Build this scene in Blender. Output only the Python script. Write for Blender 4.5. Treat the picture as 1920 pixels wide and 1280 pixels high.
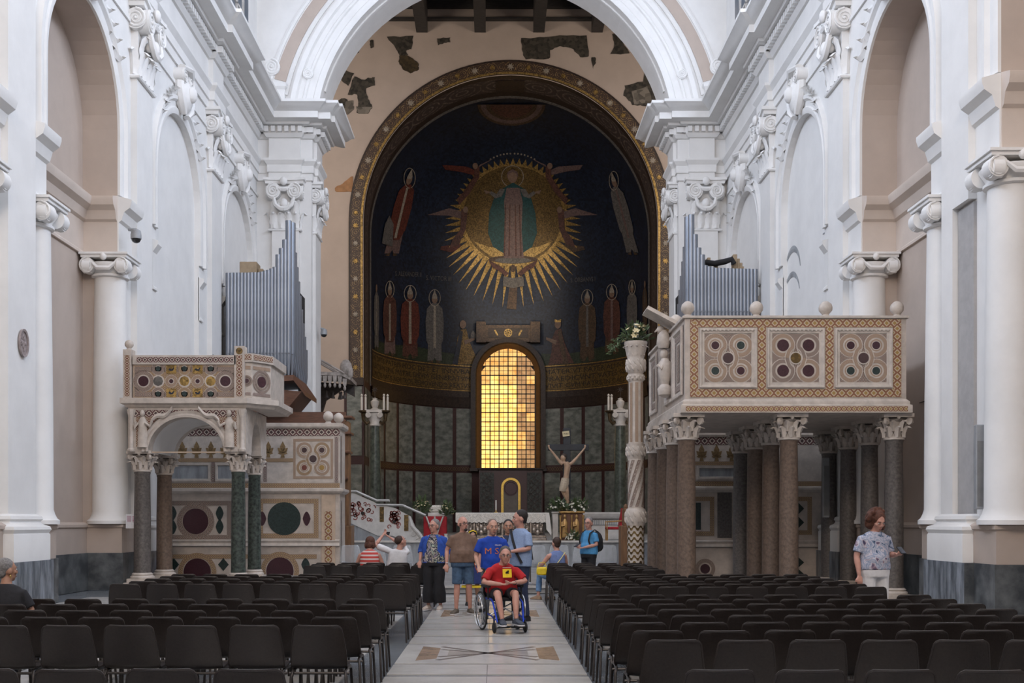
import bpy, math, random
from math import pi, sin, cos, radians, sqrt, atan2
from mathutils import Vector, Matrix
random.seed(7)
SC = bpy.context.scene
COL = SC.collection
for _o in list(bpy.data.objects): bpy.data.objects.remove(_o)
# ---------------------------------------------------------------- camera
F, VX, VY, CH = 2100.0, 928.0, 978.0, 1.65        # focal length and vanishing point in photo pixels, eye height in metres
cam = bpy.data.cameras.new('camera'); cam.sensor_width = 36; cam.lens = 36 * F / 1920
cam.shift_x = (960 - VX) / 1920; cam.shift_y = (VY - 640) / 1920
cam.clip_end = 300
camo = bpy.data.objects.new('camera', cam); COL.objects.link(camo)
camo.location = (0, 0, CH); camo.rotation_euler = (pi / 2, 0, 0); SC.camera = camo
# ---------------------------------------------------------------- light
SC.view_settings.view_transform = 'Standard'; SC.view_settings.look = 'None'
SC.view_settings.gamma = 1; SC.view_settings.use_curve_mapping = False
SC.view_settings.exposure = 0.16
SC.cycles.use_denoising = True
SC.cycles.max_bounces = 8; SC.cycles.diffuse_bounces = 4
W_ = bpy.data.worlds.new('world'); SC.world = W_; W_.use_nodes = True
W_.node_tree.nodes['Background'].inputs[0].default_value = (.62, .74, 1, 1)
W_.node_tree.nodes['Background'].inputs[1].default_value = .35
def area(name, loc, rot, sx, sy, power, col):
    l = bpy.data.lights.new(name, 'AREA'); l.shape = 'RECTANGLE'; l.size = sx; l.size_y = sy
    l.energy = power; l.color = col
    o = bpy.data.objects.new(name, l); COL.objects.link(o); o.location = loc; o.rotation_euler = rot
    return o
PZ = [-1.7, 5.8, 13.3, 20.8, 28.3, 35.8]; PW = 1.25; ZC = 43.3       # pilaster depths, width, crossing arch depth
XL, XR = 9.04, 8.79                                                    # pilaster faces of the nave walls
BAYS = list(zip(PZ, PZ[1:] + [ZC]))
SKY = (.70, .80, 1.0)
for k, (a, b) in enumerate(BAYS):                                      # daylight entering by the clerestory windows of each bay
    for s, X in ((-1, XL), (1, XR)):
        area('clerestory_daylight', (s * (X + .05), (a + b + PW) / 2, 19.9), (0, s * radians(84), 0), 3.0, 3.1, (660 if s > 0 else 560) * (1 if k < 5 else .09), SKY)
area('facade_window_daylight', (0, -7.6, 19.3), (radians(80), 0, 0), 7, 5, 2300, (1.0, .83, .68))  # unseen warm source behind the camera, set to light surfaces facing it
for s in (-1, 1):                                                      # transept side windows and an added west fill
    area('transept_window_daylight', (s * 19.6, 53, 19), (0, s * radians(80), 0), 3, 5, 350, (1.0, .88, .78))
    area('transept_west_fill', (s * 14.5, 45.6, 21), (radians(84), 0, -s * radians(-6)), 3, 5, 800, (1.0, .88, .78))  # added lamp out of view, brightens the wall round the apse

# ---------------------------------------------------------------- helpers
def P(px, py, d):                                   # photo pixel at depth d -> world point
    return Vector(((px - VX) / F * d, d, CH + (VY - py) / F * d))
def PXX(px, d): return (px - VX) / F * d
def PZZ(py, d): return CH + (VY - py) / F * d
MATS = {}
def nodes_of(m): return m.node_tree.nodes, m.node_tree.links
def mat(name, col, rough=.6, metal=0.0, var=.12, scale=4.0, bump=0.0, col2=None, emit=0, stretch=(1, 1, 1), detail=5, ramp=(.35, .65), spec=.5, alpha=None, trans=0):
    if name in MATS: return MATS[name]
    m = bpy.data.materials.new(name); m.use_nodes = True; N, L = nodes_of(m)
    b = N['Principled BSDF']; b.inputs['Roughness'].default_value = rough; b.inputs['Metallic'].default_value = metal
    b.inputs['Specular IOR Level'].default_value = spec
    tc = N.new('ShaderNodeTexCoord'); mp = N.new('ShaderNodeMapping'); mp.inputs['Scale'].default_value = stretch
    L.new(tc.outputs['Object'], mp.inputs[0])
    no = N.new('ShaderNodeTexNoise'); no.inputs['Scale'].default_value = scale; no.inputs['Detail'].default_value = detail
    no.inputs['Roughness'].default_value = .62
    L.new(mp.outputs[0], no.inputs['Vector'])
    cr = N.new('ShaderNodeValToRGB'); cr.color_ramp.elements[0].position = ramp[0]; cr.color_ramp.elements[1].position = ramp[1]
    c2 = col2 or tuple(min(1, c * (1 + var)) for c in col); c1 = col if col2 else tuple(c * (1 - var) for c in col)
    cr.color_ramp.elements[0].color = (*c1, 1); cr.color_ramp.elements[1].color = (*c2, 1)
    L.new(no.outputs[0], cr.inputs[0]); L.new(cr.outputs[0], b.inputs['Base Color'])
    if bump:
        bp = N.new('ShaderNodeBump'); bp.inputs['Strength'].default_value = bump; bp.inputs['Distance'].default_value = .02
        L.new(no.outputs[0], bp.inputs['Height']); L.new(bp.outputs[0], b.inputs['Normal'])
    if emit:
        L.new(cr.outputs[0], b.inputs['Emission Color']); b.inputs['Emission Strength'].default_value = emit
    if alpha is not None: b.inputs['Alpha'].default_value = alpha
    if trans: b.inputs['Transmission Weight'].default_value = trans
    MATS[name] = m
    return m
def cosmati(name, a, b, c, g=2.0):
    """inlay band: repeated lozenges along the UV of the strip (u runs along it in band widths)"""
    if name in MATS: return MATS[name]
    m = bpy.data.materials.new(name); m.use_nodes = True; N, L = nodes_of(m); bs = N['Principled BSDF']
    bs.inputs['Roughness'].default_value = .45
    uv = N.new('ShaderNodeTexCoord'); mp = N.new('ShaderNodeMapping'); mp.inputs['Scale'].default_value = (g, g, 1)
    L.new(uv.outputs['UV'], mp.inputs[0])
    fr = N.new('ShaderNodeVectorMath'); fr.operation = 'FRACTION'; L.new(mp.outputs[0], fr.inputs[0])
    sb = N.new('ShaderNodeVectorMath'); sb.operation = 'SUBTRACT'; sb.inputs[1].default_value = (.5, .5, 0); L.new(fr.outputs[0], sb.inputs[0])
    ab = N.new('ShaderNodeVectorMath'); ab.operation = 'ABSOLUTE'; L.new(sb.outputs[0], ab.inputs[0])
    sx = N.new('ShaderNodeSeparateXYZ'); L.new(ab.outputs[0], sx.inputs[0])
    ad = N.new('ShaderNodeMath'); ad.operation = 'ADD'; L.new(sx.outputs[0], ad.inputs[0]); L.new(sx.outputs[1], ad.inputs[1])
    cr = N.new('ShaderNodeValToRGB'); cr.color_ramp.interpolation = 'CONSTANT'; e = cr.color_ramp.elements
    e[0].position = 0; e[0].color = (*a, 1); e[1].position = .26; e[1].color = (*b, 1)
    x = e.new(.42); x.color = (*c, 1); x = e.new(.72); x.color = (*b, 1); x = e.new(.86); x.color = (*a, 1)
    L.new(ad.outputs[0], cr.inputs[0])
    L.new(cr.outputs[0], bs.inputs['Base Color'])
    MATS[name] = m
    return m
def mosaic(name, col, rough=.5, metal=0.0, var=.35, scale=14):
    """glass tesserae: cells of slightly different tone"""
    if name in MATS: return MATS[name]
    m = bpy.data.materials.new(name); m.use_nodes = True; N, L = nodes_of(m); bs = N['Principled BSDF']
    col = tuple(c * .68 for c in col)
    bs.inputs['Roughness'].default_value = rough; bs.inputs['Metallic'].default_value = metal
    tc = N.new('ShaderNodeTexCoord'); vo = N.new('ShaderNodeTexVoronoi'); vo.inputs['Scale'].default_value = scale
    L.new(tc.outputs['Object'], vo.inputs['Vector'])
    bw = N.new('ShaderNodeRGBToBW'); L.new(vo.outputs['Color'], bw.inputs[0])
    cr = N.new('ShaderNodeValToRGB'); cr.color_ramp.elements[0].position = .2; cr.color_ramp.elements[1].position = .8
    cr.color_ramp.elements[0].color = (*[c * (1 - var) for c in col], 1); cr.color_ramp.elements[1].color = (*[min(1, c * (1 + var)) for c in col], 1)
    L.new(bw.outputs[0], cr.inputs[0]); L.new(cr.outputs[0], bs.inputs['Base Color'])
    MATS[name] = m
    return m
def glassy(name, col, rough=.06, alpha=.25):
    m = mat(name, col, rough, var=.05, alpha=alpha, spec=.6); return m

class MB:
    def __init__(s): s.v = []; s.f = []; s.uv = {}
    def add(s, vs, fs, uvs=None):
        o = len(s.v); s.v += [tuple(p) for p in vs]
        for i, f in enumerate(fs):
            if uvs: s.uv[len(s.f)] = uvs[i]
            s.f.append(tuple(o + k for k in f))
        return s
    def box(s, x0, x1, y0, y1, z0, z1):
        v = [(x, y, z) for z in (z0, z1) for y in (y0, y1) for x in (x0, x1)]
        return s.add(v, [(0, 2, 3, 1), (4, 5, 7, 6), (0, 1, 5, 4), (2, 6, 7, 3), (0, 4, 6, 2), (1, 3, 7, 5)])
    def bbox(s, x0, x1, y0, y1, z0, z1, b=.01):            # box with chamfered edges
        rings = []
        for z, i in ((z0, b), (z0 + b, 0), (z1 - b, 0), (z1, b)):
            rings.append([(x0 + b, y0 + i, z), (x1 - b, y0 + i, z), (x1 - i, y0 + b, z), (x1 - i, y1 - b, z), (x1 - b, y1 - i, z), (x0 + b, y1 - i, z), (x0 + i, y1 - b, z), (x0 + i, y0 + b, z)])
        return s.loft(rings, cap=True)
    def obox(s, M, sx, sy, sz):                            # box centred on matrix M
        v = [M @ Vector((x, y, z)) for z in (-sz / 2, sz / 2) for y in (-sy / 2, sy / 2) for x in (-sx / 2, sx / 2)]
        return s.add(v, [(0, 2, 3, 1), (4, 5, 7, 6), (0, 1, 5, 4), (2, 6, 7, 3), (0, 4, 6, 2), (1, 3, 7, 5)])
    def loft(s, rings, close=True, cap=False, loop=False):
        n = len(rings[0]); o = len(s.v)
        for r in rings: s.v += [tuple(p) for p in r]
        m = len(rings)
        for j in range(m if loop else m - 1):
            for i in range(n if close else n - 1):
                a = o + j * n + i; b = o + j * n + (i + 1) % n; j2 = (j + 1) % m
                s.f.append((a, b, o + j2 * n + (i + 1) % n, o + j2 * n + i))
        if cap: s.f.append(tuple(o + i for i in reversed(range(n)))); s.f.append(tuple(o + (m - 1) * n + i for i in range(n)))
        return s
    def lathe(s, prof, c=(0, 0, 0), n=16, a0=0, a1=2 * pi, cap=True, rx=1, ry=1, flute=0):
        full = abs(a1 - a0 - 2 * pi) < 1e-6; k = n if full else n + 1; R = []
        for r, z in prof:
            ring = []
            for i in range(k):
                a = a0 + (a1 - a0) * i / n; q = r * (1 + (flute if i % 2 else 0))
                ring.append((c[0] + q * rx * cos(a), c[1] + q * ry * sin(a), c[2] + z))
            R.append(ring)
        return s.loft(R, close=full, cap=cap and full)
    def tube(s, pts, r, n=8, cap=True):
        pts = [Vector(p) for p in pts]; R = []; up = None
        for i, p in enumerate(pts):
            d = (pts[min(i + 1, len(pts) - 1)] - pts[max(i - 1, 0)]).normalized()
            if up is None: up = Vector((0, 0, 1)) if abs(d.z) < .9 else Vector((1, 0, 0))
            x = d.cross(up)
            if x.length < 1e-5: x = d.cross(Vector((.3, 1, .2)))
            x.normalize(); y = x.cross(d); up = y
            q = r[i] if isinstance(r, (list, tuple)) else r
            qa, qb = q if isinstance(q, tuple) else (q, q)
            R.append([p + x * qa * cos(2 * pi * k / n) + y * qb * sin(2 * pi * k / n) for k in range(n)])
        return s.loft(R, cap=cap)
    def ell(s, c, rx, ry, rz, n=10, m=6, M=None):
        R = []
        for j in range(m + 1):
            a = -pi / 2 + pi * j / m; a = max(-pi / 2 + .02, min(pi / 2 - .02, a))
            ring = [Vector((rx * cos(a) * cos(2 * pi * i / n), ry * cos(a) * sin(2 * pi * i / n), rz * sin(a))) for i in range(n)]
            R.append([(M @ p if M else p) + Vector(c) for p in ring])
        return s.loft(R, cap=True)
    def prism(s, pts, vec):                                # extrude a planar polygon of 3D points
        v = [Vector(p) for p in pts]; vec = Vector(vec); n = len(v)
        return s.add(v + [p + vec for p in v], [tuple(range(n))] + [tuple(n + i for i in reversed(range(n)))] + [(i, n + i, n + (i + 1) % n, (i + 1) % n) for i in range(n)])
    def sweep(s, path, prof, z0=0, side=1, loop=False):     # moulding profile [(out, up)] along a plan path with mitred corners
        n = len(path); R = []
        for i in range(n):
            p = Vector(path[i][:2])
            ds = []
            if i > 0 or loop: ds.append((p - Vector(path[i - 1][:2])).normalized())
            if i < n - 1 or loop: ds.append((Vector(path[(i + 1) % n][:2]) - p).normalized())
            ns = [Vector((d.y, -d.x)) * side for d in ds]
            m = sum(ns, Vector((0, 0))); m.normalize(); k = 1 / max(.3, m.dot(ns[0]))
            R.append([(p.x + m.x * o * k, p.y + m.y * o * k, z0 + h) for o, h in prof])
        return s.loft(R, close=True, cap=not loop, loop=loop)
    def grid(s, fn, nu, nv, uv=False, su=1, sv=1):
        o = len(s.v)
        for j in range(nv + 1):
            for i in range(nu + 1): s.v.append(tuple(fn(i / nu, j / nv)))
        for j in range(nv):
            for i in range(nu):
                a = o + j * (nu + 1) + i
                if uv: s.uv[len(s.f)] = [(i / nu * su, j / nv * sv), ((i + 1) / nu * su, j / nv * sv), ((i + 1) / nu * su, (j + 1) / nv * sv), (i / nu * su, (j + 1) / nv * sv)]
                s.f.append((a, a + 1, a + nu + 2, a + nu + 1))
        return s
    def band(s, pts, w, n, lift=.006, loop=False):          # flat strip of width w along pts lying in the plane of normal n, with band UVs
        pts = [Vector(p) for p in pts]; n = Vector(n).normalized(); m = len(pts); A = []; u = 0; U = [0]
        for i in range(m):
            ds = []
            if i > 0 or loop: ds.append((pts[i] - pts[i - 1]).normalized())
            if i < m - 1 or loop: ds.append((pts[(i + 1) % m] - pts[i]).normalized())
            ss = [n.cross(d) for d in ds]; q = sum(ss, Vector()); q.normalize(); k = 1 / max(.4, q.dot(ss[0]))
            A.append((pts[i] + q * w / 2 * k + n * lift, pts[i] - q * w / 2 * k + n * lift))
            if i < m - 1 or loop: u += (pts[(i + 1) % m] - pts[i]).length / w; U.append(u)
        o = len(s.v)
        for a, b in A: s.v += [tuple(a), tuple(b)]
        for i in range(m if loop else m - 1):
            j = (i + 1) % m
            sg = (pts[j] - pts[i]).normalized(); pj = lambda q: U[i] + (q - pts[i]).dot(sg) / w
            s.uv[len(s.f)] = [(pj(A[i][0]), 1), (pj(A[i][1]), 0), (pj(A[j][1]), 0), (pj(A[j][0]), 1)]
            s.f.append((o + 2 * i, o + 2 * i + 1, o + 2 * j + 1, o + 2 * j))
        return s
    def xf(s, M):
        s.v = [tuple(M @ Vector(p)) for p in s.v]; return s
    def join(s, o, M=None):
        s.add([M @ Vector(p) for p in o.v] if M else o.v, o.f); return s
    def mesh(s, name, m, smooth=False):
        me = bpy.data.meshes.new(name); me.from_pydata(s.v, [], s.f)
        if s.uv:
            ul = me.uv_layers.new(name='UVMap'); k = 0; d = [0.0] * (2 * len(me.loops))
            for i, f in enumerate(s.f):
                q = s.uv.get(i)
                for j in range(len(f)):
                    if q: d[2 * k], d[2 * k + 1] = q[j]
                    k += 1
            ul.data.foreach_set('uv', d)
        if smooth:
            me.polygons.foreach_set('use_smooth', [True] * len(me.polygons))
            me.update(); me.set_sharp_from_angle(angle=radians(smooth if smooth is not True else 38))
        if m: me.materials.append(m)
        me.update()
        return me
    def build(s, name, m, parent=None, smooth=False, kind=None, label=None):
        o = bpy.data.objects.new(name, s.mesh(name, m, smooth)); COL.objects.link(o)
        if parent: o.parent = parent
        if kind: o['kind'] = kind
        if label: o['label'] = label
        return o
def mobj(name, me, parent=None, loc=None, rot=None, scale=None):
    o = bpy.data.objects.new(name, me); COL.objects.link(o)
    if parent: o.parent = parent
    if loc is not None: o.location = loc
    if rot is not None: o.rotation_euler = rot
    if scale is not None: o.scale = scale if hasattr(scale, '__len__') else (scale,) * 3
    return o
def empty(name, loc=(0, 0, 0), rz=0, parent=None):
    o = bpy.data.objects.new(name, None); COL.objects.link(o); o.location = loc; o.rotation_euler = (0, 0, rz); o.empty_display_size = .1
    if parent: o.parent = parent
    return o
def tag(o, label, cat, group=None):
    o['label'] = label; o['category'] = cat
    if group: o['group'] = group
    return o
def thing(name, label, cat, loc=(0, 0, 0), rz=0, group=None):
    return tag(empty(name, loc, rz), label, cat, group)
def struct(o): o['kind'] = 'structure'; return o
def copy_tree(o, parent=None):
    c = o.copy(); COL.objects.link(c); c.parent = parent
    for ch in CH_OF(o): copy_tree(ch, c)
    return c
def CH_OF(o): return [x for x in list(o.children)]
def spiral(c, ax, up, r, turns=2.3, n=26, hand=1):
    """points of a volute spiral in the plane of unit vectors ax, up"""
    c = Vector(c); ax = Vector(ax); up = Vector(up); out = []
    for i in range(n + 1):
        t = i / n; q = r * (1 - .82 * t); a = pi / 2 + hand * t * turns * 2 * pi
        out.append(c + ax * q * cos(a) + up * q * sin(a))
    return out
def volute(mb, c, ax, up, nrm, r, depth, hand=1):
    c = Vector(c); nrm = Vector(nrm); ax = Vector(ax); up = Vector(up)
    ring = [c + ax * r * cos(2 * pi * i / 18) + up * r * sin(2 * pi * i / 18) for i in range(18)]
    mb.loft([[p - nrm * depth for p in ring], ring], cap=True)
    pts = spiral(c + nrm * r * .04, ax, up, r * .93, hand=hand)
    mb.tube(pts, [r * .13 * (1 - .5 * i / len(pts)) for i in range(len(pts))], n=5)
    mb.ell(c + nrm * r * .06, r * .17, r * .17, r * .17, 6, 4)
def leaf(mb, base, out, up, side, w, h, curl=.3, thick=.03, n=6):
    """acanthus-like leaf: rises along up, curls outwards at the tip"""
    base = Vector(base); out = Vector(out); up = Vector(up); side = Vector(side)
    rows = []
    for j in range(n + 1):
        t = j / n; wid = w / 2 * (.65 + .5 * sin(pi * min(1, t * 1.15))) * (1 if t < .75 else 1 - (t - .75) * 2.6) * (1 + .12 * (-1) ** j)
        o = curl * h * t ** 3; z = h * (t if t < .85 else .85 - (t - .85) * .9)
        p = base + up * z + out * o
        rows.append([p - side * wid, p - side * wid * .5 + out * thick * .6, p + out * thick * 1.3, p + side * wid * .5 + out * thick * .6, p + side * wid])
    for a in (0,):
        o = len(mb.v)
        for r in rows: mb.v += [tuple(p) for p in r]
        for j in range(n):
            for i in range(4): mb.f.append((o + j * 5 + i, o + j * 5 + i + 1, o + (j + 1) * 5 + i + 1, o + (j + 1) * 5 + i))
def arcpts(c, r, a0, a1, n, fn):
    return [fn(c[0] + r * cos(a0 + (a1 - a0) * i / n), c[1] + r * sin(a0 + (a1 - a0) * i / n)) for i in range(n + 1)]
# ---------------------------------------------------------------- materials of the building
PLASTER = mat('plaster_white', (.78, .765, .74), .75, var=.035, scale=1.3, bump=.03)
PLBEIGE_SHADE = mat('plaster_beige_and_shade', (.48, .395, .335), .8, var=.05, scale=1.1, bump=.04)  # beige of the arch panel; also carries painted-in shade of the nave recesses
IMPSHADE = mat('plaster_impost_shade', (.60, .51, .44), .8, var=.05, scale=1.1)  # same plaster darkened, paints the recess shade onto the impost
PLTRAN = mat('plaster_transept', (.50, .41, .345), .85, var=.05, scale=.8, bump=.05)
STUCCO = mat('stucco_white', (.80, .785, .76), .7, var=.04, scale=3)
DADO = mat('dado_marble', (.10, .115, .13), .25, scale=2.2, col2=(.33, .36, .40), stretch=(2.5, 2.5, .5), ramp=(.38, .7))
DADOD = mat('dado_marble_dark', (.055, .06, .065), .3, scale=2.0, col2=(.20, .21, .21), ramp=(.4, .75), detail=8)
WHITEM = mat('white_marble', (.62, .585, .54), .45, var=.12, scale=3, bump=.05)
GREYM = mat('grey_marble', (.30, .315, .33), .35, var=.25, scale=2.5, stretch=(2, 2, .5))
FLOORW = mat('floor_marble_light', (.50, .485, .46), .22, var=.10, scale=2.2, detail=8)
FLOORG = mat('floor_marble_grey', (.17, .185, .20), .22, var=.2, scale=3, detail=8)
FLOORB = mat('floor_marble_brown', (.30, .215, .15), .25, var=.2, scale=4)
FLOORM = mat('floor_marble_mid', (.36, .33, .30), .22, var=.12, scale=3)
FLOORS = mat('floor_marble_taupe', (.17, .15, .135), .25, var=.2, scale=4)
FLOORD = mat('floor_marble_dark', (.10, .105, .11), .25, var=.2, scale=4)
WOODD = mat('dark_timber', (.045, .04, .037), .7, var=.3, scale=3, stretch=(1, 6, 6))
# ---------------------------------------------------------------- floor
fl = struct(MB().box(-22, 22, -9, 74, -.3, -.012).build('floor', FLOORG))
AX = -.087                                                        # axis of the aisle carpet of marble
def slab(x0, x1, y0, y1, m, name='floor_slab', z=0, pts=None):
    mb = MB()
    if pts: mb.prism([(x, y, z - .012) for x, y in pts], (0, 0, .012))
    else: mb.box(x0, x1, y0, y1, z - .012, z)
    return mb.build(name, m, fl)
h = 1.085
def x_panel(y0, y1):
    slab(AX - h, AX + h, y0, y1, FLOORW)
    e = .0015; L = y1 - y0; ym = (y0 + y1) / 2
    for s in (-1, 1):
        xa, xb = AX + s * .86, AX + s * .62
        slab(0, 0, 0, 0, FLOORB, 'inlay_rectangle', e, [(xa, y0 + .25), (xa, y1 - .25), (xb, y1 - .25 - .2), (xb, y0 + .25 + .2)][::s])
    for (xa, ya, xb, yb) in ((-.6, .3, .6, L - .3), (-.6, L - .3, .6, .3), (-.6, .62, .6, L - .62), (-.6, L - .62, .6, .62)):
        d = Vector((xb - xa, yb - ya)).normalized(); q = Vector((-d.y, d.x)) * .035
        a, b = Vector((AX + xa, y0 + ya)), Vector((AX + xb, y0 + yb))
        slab(0, 0, 0, 0, FLOORS, 'inlay_strip', e * 1.6, [a + q, a - q, b - q, b + q])
    for s in (-1, 1):
        slab(0, 0, 0, 0, FLOORM, 'inlay_triangle', e, [(AX + s * .5, y0 + .62), (AX + s * .5, y1 - .62), (AX + s * .12, ym)])
y = 4.05
for i in range(4):
    x_panel(y + .0, y + 2.02) if i else x_panel(y + .98, y + 2.02)
    q = y + 2.1
    for k in range(4):
        slab(AX - h, AX - .003, q + .1, q + .9, FLOORW); slab(AX + .003, AX + h, q + .1, q + .9, FLOORW); q += 1.0
    y += 6.12 if i else 2.86 + .0
    if i == 0: y = 6.95
TL = MB().box(-.59, .59, -.59, .59, -.012, 0).mesh('floor_tile', FLOORW); TG = MB().box(-.2, .2, -1.19, 1.19, -.012, 0).mesh('floor_band', FLOORG)
for s in (-1, 1):
    for j in range(19):
        yy = 3.6 + j * 1.2
        for i in range(6):
            if (i + j) % 3 == 2: continue
            mobj('floor_slab', TL, fl, (AX + s * (1.5 + .62 + i * 1.22), yy, 0))
# ---------------------------------------------------------------- capitals (shared meshes)
def composite_capital(w=1.25, h=2.0, d=.2):
    """pilaster capital, x along the wall, -y towards the nave, z up from the astragal"""
    m = MB(); f = (0, -1, 0); X = (1, 0, 0); Z = (0, 0, 1)
    m.sweep([(-w / 2, .16), (-w / 2, 0), (w / 2, 0), (w / 2, .16)], [(0, 0), (.07, 0), (.09, .04), (.07, .08), (.03, .1), (0, .12)], 0, 1)
    m.box(-w / 2 + .02, w / 2 - .02, -.02, .2, .1, h - .2)
    for i in range(4): leaf(m, (-w / 2 + w * (i + .5) / 4, -.02, .1), f, Z, X, w / 4.0, .72, .30, .05)
    for i in range(3): leaf(m, (-w / 2 + w * (i + .5) / 3, -.03, .5), f, Z, X, w / 4.2, .75, .34, .05)
    for sx in (-1, 1):
        leaf(m, (sx * w / 2, .08, .1), (sx, 0, 0), Z, (0, 1, 0), .26, .75, .32, .05)
        volute(m, (sx * (w / 2 - .18), -.3, h - .52), X, Z, f, .31, .3, -sx)
        volute(m, (sx * (w / 2 + .12), .0, h - .52), (0, 1, 0), Z, (sx, 0, 0), .27, .25, 1)
        m.tube([(sx * (w / 2 - .2), -.26, h - .75), (sx * w * .28, -.3, h - 1.05), (sx * w * .12, -.3, h - 1.2), (0, -.3, h - 1.22)], [.07, .09, .09, .1], 6)
        m.ell((sx * .2, -.18, .95), .1, .12, .13, 7, 5)
    m.tube([(-w * .3, -.24, h - .42), (0, -.27, h - .46), (w * .3, -.24, h - .42)], .09, 6)
    for i in range(5): m.ell((-w * .24 + w * .12 * i, -.3, h - .46), .055, .05, .075, 6, 4)
    m.ell((0, -.32, h - .16), .16, .1, .17, 8, 5); m.ell((0, -.26, h - 1.0), .17, .13, .2, 8, 5)
    m.sweep([(-w / 2 - .1, .16), (-w / 2 - .1, -.16), (-w / 5, -.1), (w / 5, -.1), (w / 2 + .1, -.16), (w / 2 + .1, .16)], [(-.1, h - .22), (.06, h - .22), (.08, h - .12), (.14, h - .1), (.14, h), (-.1, h)], 0, 1)
    return m.mesh('capital', STUCCO, 45)
CAPC = composite_capital()
def ionic_capital(r=.42, h=.56):
    m = MB(); X = (1, 0, 0); Z = (0, 0, 1)
    m.lathe([(r, 0), (r + .05, .02), (r + .05, .07), (r, .09), (r + .02, .16), (r + .12, .30), (r + .12, .34), (r, .36)], n=20)
    for sy in (-1, 1):
        for sx in (-1, 1):
            volute(m, (sx * (r + .02), sy * (r + .1), h - .30), X, Z, (0, sy, 0), .19, .3, -sx)
        pts = [(-(r - .12), sy * (r + .1), h - .24), (-.15, sy * (r + .14), h - .38), (.15, sy * (r + .14), h - .38), (r - .12, sy * (r + .1), h - .24)]
        m.tube(pts, [.04, .06, .06, .04], 6); m.ell((0, sy * (r + .12), h - .1), .09, .07, .1, 8, 5)
    for sx in (-1, 1):
        for sy in (-1, 1): volute(m, (sx * (r + .12), sy * (r + .0), h - .32), (0, 1, 0), Z, (sx, 0, 0), .17, .2, sy)
    m.box(-r - .16, r + .16, -r - .12, r + .12, h - .12, h - .05); m.box(-r - .2, r + .2, -r - .16, r + .16, h - .05, h)
    return m.mesh('capital', STUCCO, 45)
CAPI = ionic_capital()
def cartouche():
    """keystone shield with scrolls, -y towards the nave, z from the arch edge up"""
    m = MB(); X = (1, 0, 0); Z = (0, 0, 1); f = (0, -1, 0)
    m.ell((0, -.12, .75), .42, .18, .62, 12, 8)
    for sx in (-1, 1):
        volute(m, (sx * .33, -.2, 1.35), X, Z, f, .27, .3, -sx)
        m.tube([(sx * .45, -.1, 1.1), (sx * .52, -.12, .7), (sx * .38, -.14, .3), (sx * .15, -.14, .05)], [.1, .13, .12, .08], 7)
        for i in range(6):
            a = 1.25 - i * .27
            leaf(m, (sx * (.5 + i * .24), -.02, .55 - .02 * i * i * 1.6 - i * .06), (0, -1, 0), (sx * cos(a * .5), 0, .5 - .18 * i), (0, 0, 1), .26, .42, .3, .05)
    m.tube([(-.45, -.15, 1.6), (0, -.24, 1.68), (.45, -.15, 1.6)], .11, 7)
    m.ell((0, -.28, .8), .2, .14, .3, 8, 6)
    return m.mesh('keystone', STUCCO, 45)
CART = cartouche()
# ---------------------------------------------------------------- nave walls
def offpath(path, o, side):
    out = []; n = len(path)
    for i in range(n):
        p = Vector(path[i]); ds = []
        if i > 0: ds.append((p - Vector(path[i - 1])).normalized())
        if i < n - 1: ds.append((Vector(path[i + 1]) - p).normalized())
        ns = [Vector((d.y, -d.x)) * side for d in ds]; m = sum(ns, Vector((0, 0))); m.normalize()
        out.append(p + m * (o / max(.3, m.dot(ns[0]))))
    return out
ENT = [(0, 0), (.06, 0), (.06, .26), (.11, .28), (.11, .55), (.22, .70), (.22, .78), (.05, .80), (.05, 1.58), (.12, 1.6), (.22, 1.72), (.22, 1.98), (.46, 2.0), (.5, 2.08), (.86, 2.1), (.86, 2.34), (.92, 2.36), (1.08, 2.52), (1.2, 2.58), (1.2, 2.68), (0, 2.72)]
ZCAP, ZENT = 12.85, 14.82
def arch_fill(mb, fn, ya, yb, zb, zs, zt, n=20):
    r = (yb - ya) / 2; c = (ya + yb) / 2
    pts = [(c - r * cos(pi * i / n), zs + r * sin(pi * i / n)) for i in range(n + 1)]
    for (a, b), (a2, b2) in zip(pts, pts[1:]): mb.add([fn(a, b), fn(a2, b2), fn(a2, zt), fn(a, zt)], [(0, 1, 2, 3)])
    return [(ya, zb)] + pts + [(yb, zb)]
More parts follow.
